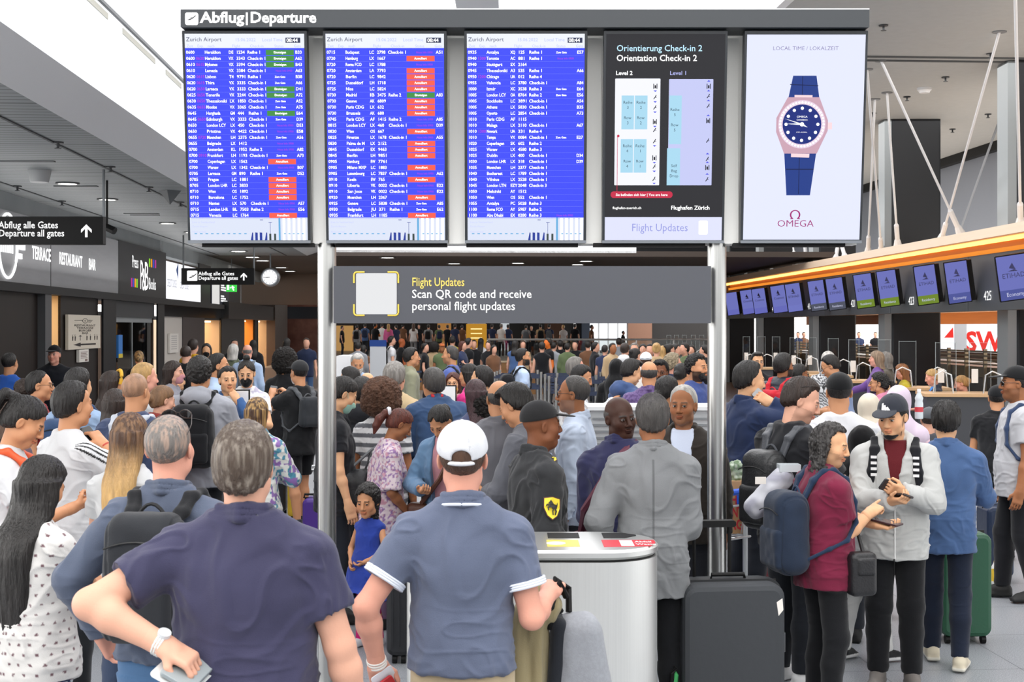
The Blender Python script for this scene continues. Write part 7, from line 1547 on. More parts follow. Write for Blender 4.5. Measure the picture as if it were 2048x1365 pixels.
# the group of men behind the bin
r = P(1083, 800, 382, 72, 'man in black cap and black jacket with yellow shield badges in profile', wf=1.1, full=.7, hair=('none', 'black'), skin='dbrown', cap=dict(col='#1f1f20'), top=shirt('jacket', '#2a2b2d', open=(.08, .13, .70), inner='#a9bfe0', wr=.009), bot=bt('trousers', '#1d1e22'), R=((.24, .12, .92), (.4, -.3, 1.1), (-1, 0, 0), .5), L='low')
def shield(r, T, cx, z, sc, side=1, top=False):
    """shield badge with a black prancing horse outline, sewn on the sleeve"""
    q = r['arms']['R']; k = r['k']; S, E_ = q['S'], q['E']
    if top: o, ux, uz, n = T(.125, .03, 1.475), np.array((.35, .85, -.1)), np.array((-.9, .25, .2)), np.array((.1, .05, 1.))
    else:
        d = (E_-S)/np.linalg.norm(E_-S); o = S+d*z; n = np.array((1., 0, .15)); n = n-d*(n@d); n /= np.linalg.norm(n); uz = -d; ux = np.cross(uz, n)*-1; ux = np.cross(n, uz)*-1
        ux = -ux if ux[1] < 0 else ux; o = o+n*(.052*1.05+.028+.0)
    n = n/np.linalg.norm(n)
    out = [(-.5, .5), (0, .56), (.5, .5), (.5, 0), (.3, -.42), (0, -.62), (-.3, -.42), (-.5, 0)]
    hz = [(-.30, .24), (-.18, .37), (-.14, .45), (-.05, .35), (.08, .19), (.22, .13), (.26, .17), (.37, .36), (.34, .1), (.25, -.06), (.31, -.2), (.21, -.42), (.13, -.40), (.19, -.2), (.08, -.05), (.04, -.22), (.07, -.42), (-.01, -.42), (-.04, -.2), (0, -.03), (-.1, .02), (-.26, -.02), (-.22, -.17), (-.30, -.16), (-.35, .03), (-.2, .09), (-.36, .13), (-.38, .05), (-.44, .12), (-.38, .21), (-.2, .19), (-.22, .22)]
    for nm, pl, c, h, f in (('badge_edge', out, '#4a1f1a', .001, 1.1), ('badge', out, '#ddc52a', .003, 1), ('horse_mark', hz, '#15130f', .005, .95)):
        m = MB(); m.add([(o+ux*p[0]*sc*f+uz*p[1]*sc*1.15*f+n*(h+.006-(.55*(p[0]*sc)**2/.075 if not top else 1.2*(p[0]*sc)**2+.0)))*k for p in pl], [tuple(range(len(pl)))]); m.build(nm, mat('badge_'+c, c, .6), r['root'])
shield(r, r['T'], 0, .185, .085); shield(r, r['T'], 0, 0, .075, top=True)
r = P(1240, 793, 355, 28, 'man in navy sweater with maroon strap, turned with his face to the viewer', wf=1.12, full=.4, hair=('bald', 'saltpepper', dict(t=.006)), skin='dark', roll=-7, lean=8, hy=126, hr=6, hp=4, top=shirt('shirt', '#292a48', collar=1), bot=bt('trousers', '#1d1e22'), R='low', L='low')
e = worn(r, 'crossbody_strap', 'maroon strap across the back of the man in navy sweater', 'bag'); T = r['T']; k = r['k']; MB().tube([T(.10, .0, 1.50)*k, T(.07, -.125, 1.43)*k, T(-.03, -.176, 1.30)*k, T(-.17, -.172, 1.12)*k, T(-.245, -.06, 1.0)*k], .022, 6).build('strap', mat('strap_maroon', '#5c2a3a', .6), e, True)
MB().tube([T(-.22, -.06, 1.0)*k, T(-.235, -.03, .85)*k], [.07, .09], 10).build('bag_body', mat('strap_maroon', '#5c2a3a', .6), e, True)
def back_seam(c, V, T, A):
    c[(np.abs(V[:, 0]) < .004) & (V[:, 1] < 0) & (V[:, 2] < 1.45)] *= .6; c[(np.abs(V[:, 2]-.92) < .004) & (np.abs(V[:, 0]) > .08) & (np.abs(V[:, 0]) < .2)] *= .75; return c
r = P(1305, 787, 388, 4, 'man in light grey blazer and black trousers seen from behind by the bin', wf=.96, hair=(S_, 'saltpepper', dict(t=.014)), skin='brown', top=shirt('blazer', '#77797b', hem=.74, wr=.007, marks=back_seam), bot=bt('trousers', '#17181b'), L=((.27, .06, .9), (.45, -.3, 1.1), (-1, 0, 0), .5), R=((.13, .26, 1.10), (.28, -.4, 1.05), (-1, 0, 0), .5))
P(1366, 771, 325, 196, 'white haired man with moustache in brown jacket facing the viewer', hair=(S_, 'white', dict(t=.010, zf=.098, wid=.25)), skin='brown', brow='#4a4038', wf=1.08, hy=6, top=shirt('jacket', '#2f2a26', open=(.07, .05, .9), inner='#cdd6ea'), bot=bt('trousers', '#22242a'), gaze=(-15, 0), beard=('#6d6058', .25))
P(1146, 752, 300, 282, 'man with glasses and cropped hair in pale blue shirt, profile to the left', hair=('buzz', 'saltpepper', dict(zf=.10, t=.005)), skin='brown', glasses=True, top=shirt('shirt', '#b7c3d6'), beard=('#8a7f78', .35))
P(999, 760, 312, 350, 'balding man in loose grey cape seen from behind', hair=('bald', 'saltpepper', dict(t=.006)), skin='tan', wf=1.2, top=shirt('jacket', '#67676d', off=.03, flare=.03))
P(1030, 770, 322, 300, 'man with thick black hair looking down in grey sleeves, beside the grey cape', hair=(S_, 'black', dict(t=.024, quiff=1)), skin='tan', hp=28, lean=10, top=shirt('shirt', '#5d5e65'), L='front', R='front')
P(765, 757, 264, 8, 'woman with big brown corkscrew curls in grey and white striped shirt', sex='f', wf=1.1, hair=('curly', '#54392a', dict(t=.034)), skin='brown', top=shirt('tee', '#d0d0d1', pat=('hstripe', '#5c5d62'), sl=.6), bot=bt('jeans', '#2e3a50'))
P(725, 753, 248, 8, 'man with short black hair in black hooded sweater seen from behind', hair=(S_, 'black', dict(t=.018)), skin='asian', top=shirt('hoodie', '#202125'))
r = P(687, 757, 280, 68, 'woman with black hair and pale green face mask looking down by the post', sex='f', hair=('bun', 'black', dict(bun=(0, -.12, -.02))), skin='asian', mask=dict(col='#9cc9b8'), hp=28, top=shirt('tee', '#1f2024'))
P(699, 734, 205, 300, 'man with glasses and black hair in white shirt behind the green mask', hair=(S_, 'black', {}), skin='asian', glasses=True, hp=12, top=shirt('shirt', '#dfe1e4'))
P(735, 745, 190, 10, 'balding man with dark side hair behind the black hooded man', hair=('bald', 'saltpepper', dict(t=.006)), skin='asian', top=shirt('tee', '#26272b'))
P(715, 708, 152, 168, 'white bearded man in pale blue shirt looking down', hair=(S_, 'white', dict(t=.016)), skin='tan', beard=('white', .9, .014), brow='grey', hp=18, top=shirt('shirt', '#a9c0de'))
P(790, 723, 238, 12, 'man with thick grey hair in beige jacket seen from behind', wf=1.15, hair=(S_, 'grey', dict(t=.02, c2='#94908b', mixf=40)), skin='fair', top=shirt('jacket', '#cbb48e'), R='front')
P(824, 695, 142, 78, 'man with black hair and olive shirt in profile to the right', hair=(S_, 'black', dict(t=.018)), skin='tan', top=shirt('shirt', '#8d8d76'))
r = P(866, 735, 240, 335, 'person in blue denim jacket with red collar bending away', wf=1.2, hair=(S_, 'saltpepper', dict(t=.02)), lean=22, skin='tan', top=shirt('jacket', '#33496a', off=.03), R='front', L='front')
T = r['T']; k = r['k']; MB().tube([T(.06, -.0, 1.51)*k, T(.04, -.06, 1.53)*k, T(-.04, -.06, 1.53)*k, T(-.06, 0, 1.51)*k], .022, 8).build('red_collar', mat('collar_red', '#b8232c', .7), r['root'], True)
r = P(900, 692, 142, 282, 'man with greying hair in bright blue shirt in profile to the left', hair=(S_, 'saltpepper', dict(t=.008, zf=.09)), skin='tan', wf=1.15, belly=.03, top=shirt('tee', '#5565a4'), beard=('black', .25))
backpack(r, 'dark backpack with strap on the man in bright blue shirt', '#2a2c30', (.13, .07, .2), 1.2)
P(906, 745, 184, 186, 'woman with reddish brown bob, glasses and yellow face mask', sex='f', hair=('bob', 'auburn', dict(t=.02)), skin='asian', glasses=True, mask=dict(col='#e0ac1e'), top=shirt('shirt', '#d3b9b4', pat=('floral', '#c48f8c', '#e9dcd6')))
r = P(937, 728, 195, 300, 'woman with long black hair and pink top, sunglasses on her head', sex='f', hair=('long', 'black', dict(L=.25)), skin='tan', top=shirt('jacket', '#c9337c'))
glasses(r, '#1a1a1c', 'head', sun=True)
P(962, 731, 212, 295, 'man with thick black hair in dark shirt beside the pink top', hair=(S_, 'black', dict(t=.02)), skin='asian', top=shirt('tee', '#2a2a30'))
P(951, 760, 262, 340, 'woman with long plum tinted hair looking down', sex='f', hair=('long', '#3c2428', dict(L=.24)), skin='fair', hp=15, top=shirt('tee', '#4a4f6a'))
P(968, 786, 262, 18, 'woman with short black curls in blue flowered dress', sex='f', hair=('curly', 'black', dict(t=.016, amp=.012)), skin='tan', top=shirt('tee', '#4460a8', pat=('floral', '#7f95d0', '#c9d2ec')))
r = P(1046, 697, 132, 76, 'bearded man with black backpack in pale blue shirt walking right', hair=(S_, 'black', dict(t=.012)), skin='tan', beard=('black', .85), top=shirt('tee', '#b5c8e4'), L='low')
backpack(r, 'black backpack on the bearded man in pale blue shirt', '#1c1d20', (.14, .11, .2), 1.2)
P(1152, 714, 178, 70, 'grey haired man with glasses in white shirt behind the profile man', hair=(S_, 'grey', dict(t=.012)), skin='rosy', glasses=True, top=shirt('shirt', '#e3e3e3'))
P(1164, 731, 200, 100, 'man with black hair in white checked shirt raising a hand', hair=(S_, 'black', {}), skin='tan', hp=20, top=shirt('shirt', '#e0e0e0', pat=('plaid', '#b4b6bb')), R='raise')
P(1263, 719, 200, 62, 'man with swept black hair in blue padded jacket looking down', hair=(S_, 'black', dict(t=.014, quiff=1)), skin='asian', hp=18, top=shirt('jacket', '#41557f', hood=1), R='front', L='front')
P(1298, 722, 210, 5, 'balding man in purple checked shirt seen from behind', wf=1.1, hair=('bald', 'saltpepper', dict(t=.006)), skin='tan', top=shirt('shirt', '#6d5a86', pat=('vstripe', '#54426c')))
P(1320, 720, 188, 190, 'grey bearded man with glasses and tousled hair facing the viewer', hair=(S_, 'black', dict(t=.022, amp=.01)), skin='dbrown', beard=('saltpepper', .9), glasses=True, top=shirt('jacket', '#1d1e22', open=(.04, .03, .9), inner='#b8285e'))
P(1347, 706, 168, 62, 'man with grey blond curls and glasses in navy jacket', hair=(S_, '#8d8068', dict(t=.022, curl=1, amp=.008)), skin='rosy', glasses=True, top=shirt('jacket', '#2a3046'))
P(1395, 707, 198, 128, 'heavy bearded young man in blue shirt by the right board post', wf=1.3, belly=.05, full=1, hair=(S_, 'black', dict(t=.024, curl=1, amp=.006)), skin='tan', beard=('black', .9), top=shirt('tee', '#3a4a80'))
P(1233, 717, 165, 20, 'woman in black headscarf and black robe behind the blue padded jacket', sex='f', wf=1.1, hijab='#141416', hair=('none', 'black'), top=shirt('dress', '#141416', sl=2, hem=.1, flare=.1))
P(1336, 752, 255, 55, 'woman with smooth black hair tied back in front of the purple checked shirt', sex='f', hair=('bun', 'black', dict(bun=(0, -.11, -.03))), skin='tan', top=shirt('tee', '#1b1b1f'))
P(1364, 727, 176, 40, 'woman with dark hair pulled back, beside the big man in blue shirt', sex='f', hair=('bun', 'black', dict(bun=(0, -.11, .0))), skin='tan', top=shirt('tee', '#c9c2c4'))
r = P(1292, 704, 140, 10, 'person in white printed cap seen from behind in the crowd', hair=('buzz', 'brown', {}), cap=dict(col='#dfe3e8', brim='back'), top=shirt('tee', '#d9d4cf'))
# --- right hand side
r = P(1500, 722, 275, 62, 'man in navy fleece talking on a phone right of the board post', wf=1.12, hair=(S_, 'black', dict(t=.018, zf=.085)), skin='asian', full=.5, top=shirt('jacket', '#232f4e', collar=1), bot=bt('trousers', '#20242c'), R=((.165, .09, 1.50), (.42, .38, 1.15), (-1, 0, 0), .8), L='low', hp=6, hy=12)
held(r, 'R', 'smartphone', 'silver smartphone at the ear of the man in navy fleece', 'smartphone', (.075, .010, .155), '#a3a7ac', off=(-.01, .06, .030), rot=(0, -10, 0))
r = P(1568, 706, 190, 48, 'bearded man in black padded jacket with red backpack', hair=(S_, 'black', dict(t=.02)), skin='brown', beard=('black', .9, .012), top=shirt('puffer', '#1f2530'))
backpack(r, 'red backpack on the man in black padded jacket', '#b3212e', (.15, .08, .22), 1.2, strap='#b8232f')
P(1600, 728, 172, 65, 'woman with glasses and black bun beside the red backpack', sex='f', hair=('bun', 'black', dict(bun=(0, -.1, .02))), skin='brown', glasses=True, top=shirt('tee', '#8f9a3a'))
P(1515, 704, 150, 175, 'man with black hair and glasses facing the viewer behind the phone call', hair=(S_, 'black', dict(t=.02, quiff=1)), skin='asian', glasses=True, top=shirt('tee', '#17181c'))
P(1656, 703, 150, 5, 'white haired person in black and white plaid shirt at the desks', hair=(S_, 'white', dict(t=.018)), skin='rosy', top=shirt('shirt', '#cfd0d2', pat=('plaid', '#3a3b40')))
P(1660, 712, 172, 285, 'man with glasses and black hair looking down in blue shirt at the desks', hair=(S_, 'black', dict(t=.014, zf=.09)), skin='tan', glasses=True, hp=28, lean=8, top=shirt('tee', '#7d90b4'), R='front', L='front')
r = P(1604, 757, 340, 58, 'young man with dark hair in black printed shirt with leather backpack, looking down', wf=1.15, full=.7, hair=(S_, 'dkbrown', dict(t=.016)), skin='fair', beard=('brown', .3), hp=22, hy=42, top=shirt('tee', '#1a1b1f', sl=.7, wide=.02), bot=bt('trousers', '#22252b', w=1.1), R='front', L='front', shoes='#dddddd')
glasses(r, '#141414', 'head', sun=True)
backpack(r, 'black leather backpack on the young man with sunglasses on his hair', '#1c1d1f', (.14, .09, .23), 1.14, m_=LEATH, strap='#3d4046')
r = P(1678, 744, 298, 8, 'man in black cap and white shirt seen from behind', wf=1.15, hair=('buzz', 'black', {}), skin='tan', cap=dict(col='#17181a'), top=shirt('tee', '#d5d6da'), bot=bt('trousers', '#2a2d34'))
T = r['T']; k = r['k']; e = worn(r, 'crossbody_strap', 'thin dark strap across the white shirt of the man in black cap', 'bag'); MB().tube([T(.09, .0, 1.50)*k, T(.10, -.09, 1.42)*k, T(.17, -.145, 1.22)*k, T(.2, -.08, 1.02)*k], .012, 6).build('strap', mat('strap_slate', '#33383f', .6), e, True)
P(1738, 786, 262, 15, 'person in cream headscarf seen from behind', sex='f', hijab='#cfc6b4', hair=('none', 'black'), top=shirt('shirt', '#6a6259'))
P(1798, 770, 278, 28, 'person in pale lilac headscarf and pink top', sex='f', hijab='#cdbdce', hair=('none', 'black'), top=shirt('shirt', '#d8b9c4'))
P(1757, 745, 188, 285, 'girl with curly black hair in pink hooded top, mask under her chin', sex='f', hair=('pony', 'black', dict(L=.14, t=.014, curl=1, amp=.008, ph=.02)), skin='tan', glasses=True, mask=dict(col='#1a1f33', low=True), top=shirt('hoodie', '#c27a94'))
P(1752, 702, 128, 285, 'fair haired woman with purple scarf behind the desk pane', sex='f', hair=('bob', '#8a7560', dict(t=.022)), skin='rosy', top=shirt('jacket', '#6a4a8a'), R='point')
P(1770, 704, 122, 300, 'grey haired person in grey jacket behind the acrylic screen', hair=('bob', 'grey', dict(t=.022)), top=shirt('jacket', '#5b574f'))
P(1803, 728, 128, 280, 'desk agent with reddish brown bob and yellow scarf', sex='f', hair=('bob', '#8a5a34', dict(t=.016)), skin='rosy', glasses=True, hp=12, seat=1, top=shirt('shirt', '#b8a832'), R='front')
P(1864, 739, 137, 278, 'desk agent with blonde bun and blue scarf looking down', sex='f', hair=('bun', 'blonde', dict(bun=(0, -.1, .02))), skin='rosy', hp=16, seat=1, top=shirt('jacket', '#1c2236', open=(.05, .03, 1.0), inner='#3f86d6'), R='front')
P(1922, 752, 137, 285, 'desk agent with hair clip behind the acrylic screen at the nearest desk', sex='f', hair=('bun', '#a07a48', dict(bun=(0, -.11, .01), bs=1.2)), skin='rosy', hp=18, seat=1, top=shirt('jacket', '#1b2033', open=(.05, .03, 1.0), inner='#4f8fd8'), R='front')
r = P(1892, 801, 322, 18, 'man in blue denim shirt and dark jeans seen from behind with cream trainers', wf=1.08, hair=(S_, 'black', dict(t=.024, amp=.009)), skin='asian', top=shirt('shirt', '#476089', hem=.78, wr=.007), bot=bt('jeans', '#1c2333', w=.95), R='front', L='front', shoes='#cfc5ae', sole='#e0dccf', step=-.13, stance=.09)
P(1727, 850, 318, 62, 'short person in black headscarf and white clothes with black trainers', sex='f', hijab='#121214', hair=('none', 'black'), wf=1.1, top=shirt('blouse', '#dfe0e0', sl=2, hem=.62, flare=.03), bot=bt('trousers', '#d3d3d1', w=1.35), shoes='#16171a', sole='#e2e2e2', step=.12, L='front')
r = P(1662, 846, 372, 76, 'man with long black hair tied back in maroon shirt pointing at a phone', wf=1.15, belly=.02, full=.4, hair=('long', 'black', dict(L=.24, zf=.102, wid=-.25, side=-.012, t=.016, curl=1, amp=.006, fr=60, fall=-.09, c2='saltpepper')), skin='asian', beard=('black', .3), hp=14, hy=38, top=shirt('tee', '#6e1f38', sl=.6, collar=1, wr=.007, off=.02), bot=bt('trousers', '#17181b', w=.95), R=((.05, .29, 1.235), (.30, -.35, .95), (-.4, 0, -1), .75, True, (-.1, 0, -.12)), L=((-.04, .34, 1.16), (.7, .15, 1.0), (-.1, 0, 1), .45), gaze=(0, 20))
backpack(r, 'navy backpack on the man in maroon shirt', '#232d3e', (.16, .11, .25), 1.13, strap='#22324a')
held(r, 'L', 'smartphone', 'dark red smartphone held flat by the man in maroon shirt', 'smartphone', (.075, .010, .16), '#3a2226', off=(.0, .065, .030), face=('#55595f', 1))
T = r['T']; k = r['k']; e = worn(r, 'crossbody_bag', 'black leather crossbody pouch of the man in maroon shirt', 'bag'); F = Field(T(-.1, .0, .7), T(.36, .45, 1.1), .007)
F.rbox(T(.215, .14, .90), (.055, .085, .13), .035, rotm(0, 0, 0), 0); F.rbox(T(.268, .145, .95), (.016, .055, .05), .012, None, .004); sculpt('pouch', F, LEATH, e, colour_noise(lin('#17171a'), .2, 20), k)
MB().tube([T(-.08, -.03, 1.505)*k, T(-.085, .08, 1.45)*k, T(-.03, .165, 1.3)*k, T(.1, .18, 1.12)*k, T(.2, .16, 1.02)*k], .011, 6).build('strap', mat('strap_black', '#121214', .6), e, True)
e = empty('travel_pillow', (X_(1545, 362), Y_(362)+.1, Z_(992, 362)), 0, 'grey travel pillow in a clear pouch tied to the navy backpack', 'travel pillow'); F = Field((-.2, -.1, -.2), (.2, .12, .2), .007); F.cone((-.075, 0, -.075), (.075, 0, .085), .066, .062); sculpt('pillow', F, CLOTH, e, colour_noise(lin('#9a9aa6'), .35, 22, c2=lin('#c3c4cb')), 1, lambda V: .007*vnoise(V*26, 4))
MB().rbox(.05, .17, -.05, .05, .125, .165, .01).build('clear_flap', mat('flap_pale', '#c9d0d4', .2), e); MB().box(-.09, -.03, -.07, -.066, .06, .1).build('white_tag', mat('paper', '#e4dfd8', .7), e)
def chevrons(c, V, T, A): return c
r = P(1785, 788, 343, 196, 'young man in dark cap and pale grey zipped hoodie looking down at two phones', wf=1.05, hair=(S_, 'black', dict(t=.010, zf=.06, side=.03)), skin='asian', cap=dict(col='#2d3038', mark=('#e6e6e8', [[(-.022, .0), (-.008, .0), (-.001, .012), (-.009, .017)], [(-.006, .0), (.006, .0), (.0125, .02), (.003, .024)], [(.008, .0), (.022, .0), (.0235, .027), (.0145, .031)]], 0)), mask=dict(col='#131315', low=True), hp=14, hy=22, top=shirt('hoodie', '#b4b5b3', open=(.065, .002, 1.2), inner='#5a1a20', incollar=0, hem=.79, wr=.008), bot=bt('trousers', '#141518', w=1.05),
      R=((.02, .33, 1.17), (.42, .0, 1.02), (-.2, -.3, 1), .55), L=((.04, .31, 1.22), (.42, .0, 1.02), (-.5, -.6, .5), .8), shoes='#6f6a66', gaze=(0, 20))
backpack(r, 'black backpack worn by the young man in pale grey hoodie', '#191a1d', (.15, .09, .22), 1.16, strap='#1d1e22')
held(r, 'L', 'smartphone', 'dark upright smartphone in the left hand of the hoodie man', 'smartphone', (.074, .011, .15), '#2b2c30', off=(0, .065, .026))
held(r, 'R', 'smartphone', 'second smartphone in the right hand of the hoodie man', 'smartphone', (.074, .011, .15), '#2a2022', off=(0, .06, .03))
wrist_band(r, 'L', 'watch', '#16171a', .02, .005, '#1d1f24')
T = r['T']; k = r['k']; MB().tube([T(0, .155, 1.17)*k, T(0, .16, 1.0)*k, T(0, .158, .80)*k], .005, 5).build('zip', mat('zip_white', '#e4e4e2', .5), r['root']); MB().tube([T(.004, .16, .80)*k, T(.004, .165, .70)*k], .004, 5).build('drawstring', M_black, r['root'])
for sd in (1, -1):
    m = MB()
    for i in range(4):
        z = 1.40-.035*i; m.box(*(sorted((sd*.105*k, sd*.14*k))), (.152+.012*i*.3)*k, (.156+.012*i*.3)*k, z*k, (z+.016)*k)
    m.build('strap_print', mat('print_white', '#dcdcdc', .6), r['root'])
r = P(2030, 731, 260, 278, 'man in flat black cap and glasses with grey shirt at the right edge', wf=1.15, belly=.03, full=.5, hair=('buzz', 'black', {}), skin='brown', glasses=True, beard=('black', .35), cap=dict(col='#18191b'), top=shirt('tee', '#b5b6ba', sl=.62, wide=.01), bot=bt('trousers', '#1b1c20'), L='down', R='down', step=.1)
backpack(r, 'blue strapped backpack on the man in flat black cap', '#3a5078', (.14, .09, .2), 1.2, strap='#33425f')
P(1994, 770, 218, 18, 'man in black cap and black shirt leaning on the counter at the right', wf=1.1, hair=('buzz', 'black', {}), skin='tan', cap=dict(col='#1b1c1f', brim='front'), lean=22, top=shirt('tee', '#17181b'), L='push', R='push')
P(1858, 814, 240, 10, 'person in grey cap low in front of the desks', hair=('buzz', 'dkbrown', {}), cap=dict(col='#55585d'), top=shirt('tee', '#4a4c52'))
e = empty('water_bottle', (X_(1838, 276), Y_(276), Z_(838, 276)), 0, 'clear water bottle with red band held before the lilac headscarf', 'bottle'); MB().lathe([(.028, 0), (.03, .01), (.03, .11), (.026, .13), (.03, .15), (.012, .19), (.012, .2)], n=16).build('bottle', mat('bottle_plastic', '#cdd6d9', .15), e, True); MB().lathe([(.0305, .05), (.0305, .085)], n=16).build('red_band', mat('band_red', '#c43a44', .5), e, True); MB().lathe([(.014, .195), (.014, .215), (.002, .216)], n=12).build('cap', M_whiteplastic, e)
# --- the far crowd: every one a small figure of its own
CN = {'#15161a': 'black', '#2a3350': 'navy', '#d3669c': 'pink', '#d9d9dc': 'white', '#8a8d92': 'grey', '#b39a78': 'beige', '#6a4a35': 'brown', '#9a8428': 'mustard', '#b02a34': 'red', '#47608c': 'blue', '#5c6a4a': 'olive', '#7a4a86': 'purple', '#3c8a5a': 'green'}
K, NV, PK, WH, GR, BE, BR, MU, RD, BL, OL, PU, GN = list(CN)
def far(px, py, s, a, col, hair='black', bag=None, z0=0.0, bot='#23262e', sex=None, where='', **kw):
    sx = sex or ('f' if kw.get('ht') in ('long', 'bun') else 'm')
    view = 'from behind' if (a < 50 or a > 310) else ('facing the viewer' if 130 < a < 230 else ('facing right' if a < 180 else 'facing left'))
    lb = f"far off {'woman' if sx == 'f' else 'person'} in {CN[col]} top {view}{', ' + bag + ' backpack' if bag else ''}, {where}"
    r = person(px, py, s, a, ' '.join(lb.split()[:16]), sex=sx, hair=(kw.pop('ht', 'short'), hair, {}), top=dict(kind=kw.pop('kind', 'tee'), col=col, **kw.pop('tk', {})), bot=dict(kind='trousers', col=bot), z0=z0, group='distant crowd on the raised floor' if z0 else 'distant crowd in the queues', **kw)
    if bag: backpack(r, f"{bag} backpack on the far off person in {CN[col]}, {where}", {'black': '#17181b', 'grey': '#5b6068', 'navy': '#232c44'}[bag], (.15, .09, .22), 1.2, pocket=False)
U = .7
far(685, 652, 42, 90, K, where='by the lit counter', z0=U); far(714, 650, 42, 5, GR, bag='black', where='left end of the raised floor', z0=U); far(730, 647, 40, 0, BL, bag='navy', where='behind the left post', z0=U)
far(751, 646, 46, 40, K, where='orange light on the arm, left of the pink jacket', z0=U, R='fold', skin='#c9702e'); far(764, 647, 40, 10, WH, where='just left of the pink jacket', z0=U)  # orange light is put into the first figure's skin colour
far(777, 648, 43, 0, PK, 'blonde', ht='long', kind='jacket', where='the only pink jacket', z0=U); far(792, 650, 40, 330, NV, where='right of the pink jacket', z0=U); far(806, 648, 38, 15, BR, where='beside the navy top', z0=U)
far(827, 647, 43, 0, WH, 'brown', ht='long', bot='#8a8c92', where='grey trousers, middle left', z0=U); far(838, 649, 38, 200, K, where='behind the white top', z0=U)
far(857, 649, 43, 5, GR, bag='black', where='right of the white top', z0=U); far(878, 650, 41, 350, OL, bag='navy', where='beside the grey backpacker', z0=U); far(895, 650, 40, 0, K, where='left of the yellow kiosk', z0=U)
far(910, 648, 42, 10, NV, where='green bag before the kiosk', z0=U); far(924, 650, 40.5, 5, BR, where='dark brown back near the kiosk', z0=U); far(941, 650, 40, 355, WH, bag='black', where='directly left of the kiosk', z0=U)
far(970, 648, 42, 190, NV, where='right of the yellow kiosk', z0=U); far(984, 648, 41, 5, NV, where='second navy back right of the kiosk', z0=U); far(1003, 648, 42, 20, WH, 'grey', where='above the balustrade start', z0=U)
far(1016, 649, 41, 0, NV, where='above the balustrade, left', z0=U); far(1052, 650, 42, 5, GR, bag='grey', where='above the balustrade, middle', z0=U); far(1063, 652, 40.8, 185, K, hair='grey', where='above the balustrade beside the grey backpack', z0=U)
far(1081, 648, 42, 0, BE, bag='black', where='above the balustrade, right of middle', z0=U); far(1098, 648, 42, 5, NV, bag='grey', where='above the balustrade, right', z0=U); far(1126, 650, 44, 330, WH, 'blonde', where='white top above the right balustrade', z0=U)
far(1150, 648, 42, 20, K, where='near the white lit post', z0=U); far(1184, 650, 44, 90, BR, where='before the bright far window, left', z0=U); far(1247, 662, 44, 100, K, where='before the bright far window, right', z0=U, kind='jacket')
# queue level, dark under the low ceiling
far(716, 684, 78, 0, GR, where='crouching low behind the white beard', kind='jacket'); far(727, 690, 76, 20, BR, ht='long', where='low beside the information stand')
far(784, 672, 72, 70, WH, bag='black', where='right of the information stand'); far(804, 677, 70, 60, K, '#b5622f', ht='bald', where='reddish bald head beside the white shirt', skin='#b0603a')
far(851, 686, 76, 90, K, where='left of the beige jacket'); far(868, 684, 74, 10, BE, 'black', kind='jacket', ht='curly', where='the beige jacket with afro hair'); far(884, 686, 76, 170, OL, where='orange hat beside the beige jacket', cap=dict(col='#b5622f'), skin='brown')
far(905, 672, 72, 5, MU, where='the mustard top'); far(926, 682, 78, 110, NV, 'auburn', where='red bundle on the arm', R='fold', sex='f', ht='long'); far(938, 676, 76, 60, K, where='behind the woman with red bundle')
far(948, 680, 71, 170, K, where='dark figure right of the red bundle'); far(962, 676, 69, 10, WH, where='pale scarf under the kiosk', ht='long'); far(977, 682, 76, 200, K, ht='long', where='dark robe left of the glass pane', sex='f')
far(988, 690, 80, 150, BR, ht='long', where='brown top left of the glass pane', sex='f'); far(1031, 680, 76, 20, BL, where='blue dress behind the black backpack', ht='long', kind='dress'); far(1046, 681, 73, 175, BE, 'brown', ht='long', where='smiling woman right of the black backpack')
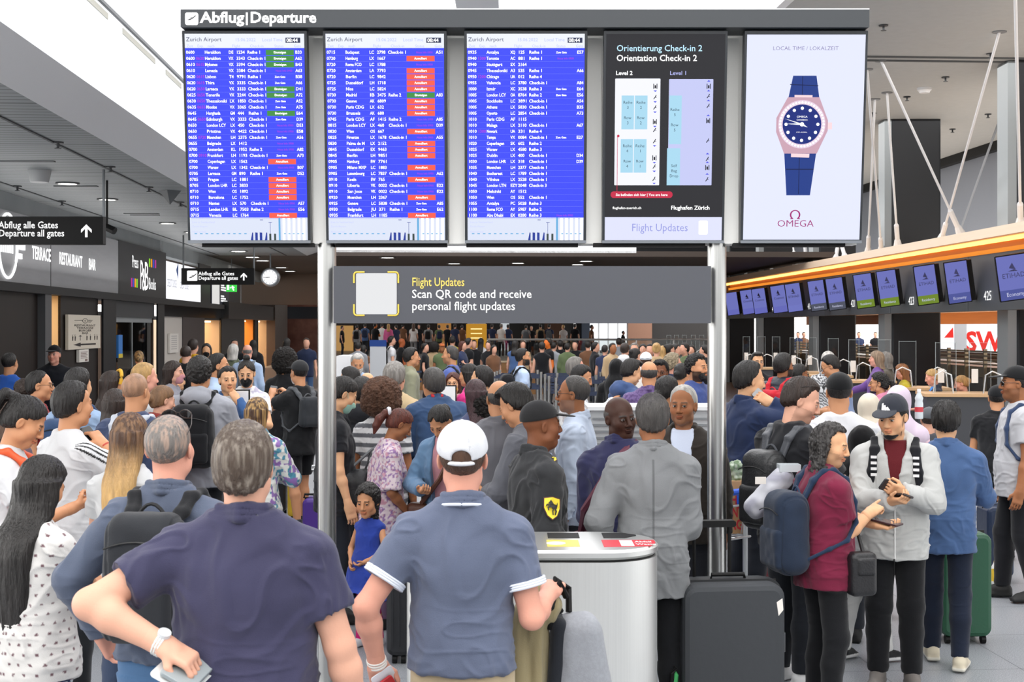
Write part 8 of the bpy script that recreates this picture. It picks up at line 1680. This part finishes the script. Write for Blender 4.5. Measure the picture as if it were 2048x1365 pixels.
far(1084, 684, 80, 0, K, where='black vest before the lit counter', tk=dict(sl=.05)); far(1095, 676, 78, 250, K, where='orange lit face above the lit counter', skin='#d9702a'); far(1108, 684, 74, 30, GR, where='right of the orange lit face')  # the orange lit face gets its light from an orange skin colour
far(1120, 680, 72, 350, K, where='under the handrail, left group'); far(1135, 686, 76, 15, OL, where='under the handrail, olive jacket', kind='jacket'); far(1150, 682, 72, 200, K, where='under the handrail, middle group')
far(1176, 682, 74, 10, BR, where='under the handrail, brown top'); far(1192, 684, 80, 80, K, where='orange stripe vest by the posts', kind='jacket'); far(1226, 686, 86, 150, BE, where='tan shirt with red tie by the posts', kind='shirt', skin='brown')
far(1210, 690, 82, 20, NV, where='between the posts and the tan shirt'); far(1250, 686, 104, 20, WH, 'dkbrown', kind='hoodie', where='white hooded top in the desk queue'); far(1262, 690, 98, 5, K, where='behind the white hooded top', ht='long', sex='f')
far(1271, 697, 122, 50, WH, 'black', ht='bun', where='black bun in the desk queue'); far(1269, 686, 100, 190, GR, 'grey', where='grey hair in the desk queue'); far(1286, 688, 96, 190, BE, where='cream top in the desk queue', ht='long')
far(1300, 688, 98, 200, K, where='black top in the desk queue'); far(1313, 686, 104, 10, BE, 'blonde', ht='bun', where='blonde bun in the desk queue'); far(1325, 692, 100, 30, WH, 'blonde', ht='long', where='blonde hair beside the blonde bun')
far(1340, 688, 100, 70, K, where='dark bun facing the desks', ht='bun'); far(1352, 688, 98, 90, RD, where='red patterned top at the far desks'); far(1368, 686, 96, 250, OL, where='olive top at the far desks')
far(1383, 690, 92, 200, BR, where='brown top at the far desks by the post', ht='long'); far(1238, 676, 70, 5, GR, where='grey coat behind the desk queue', kind='jacket'); far(1408, 690, 96, 300, K, where='last one left of the right post')
for px, a, c, w_ in ((1498, 90, WH, 'warm lit gap right of the post'), (1596, 200, NV, 'first gap behind the desks'), (1608, 170, BR, 'first gap behind the desks, right one'), (1718, 180, NV, 'second gap behind the desks'), (1751, 190, K, 'second gap behind the desks, middle'), (1762, 170, BE, 'second gap behind the desks, right one'), (1885, 180, BR, 'gap with the red letters')):
    far(px, 664, 42, a, c, where=w_)
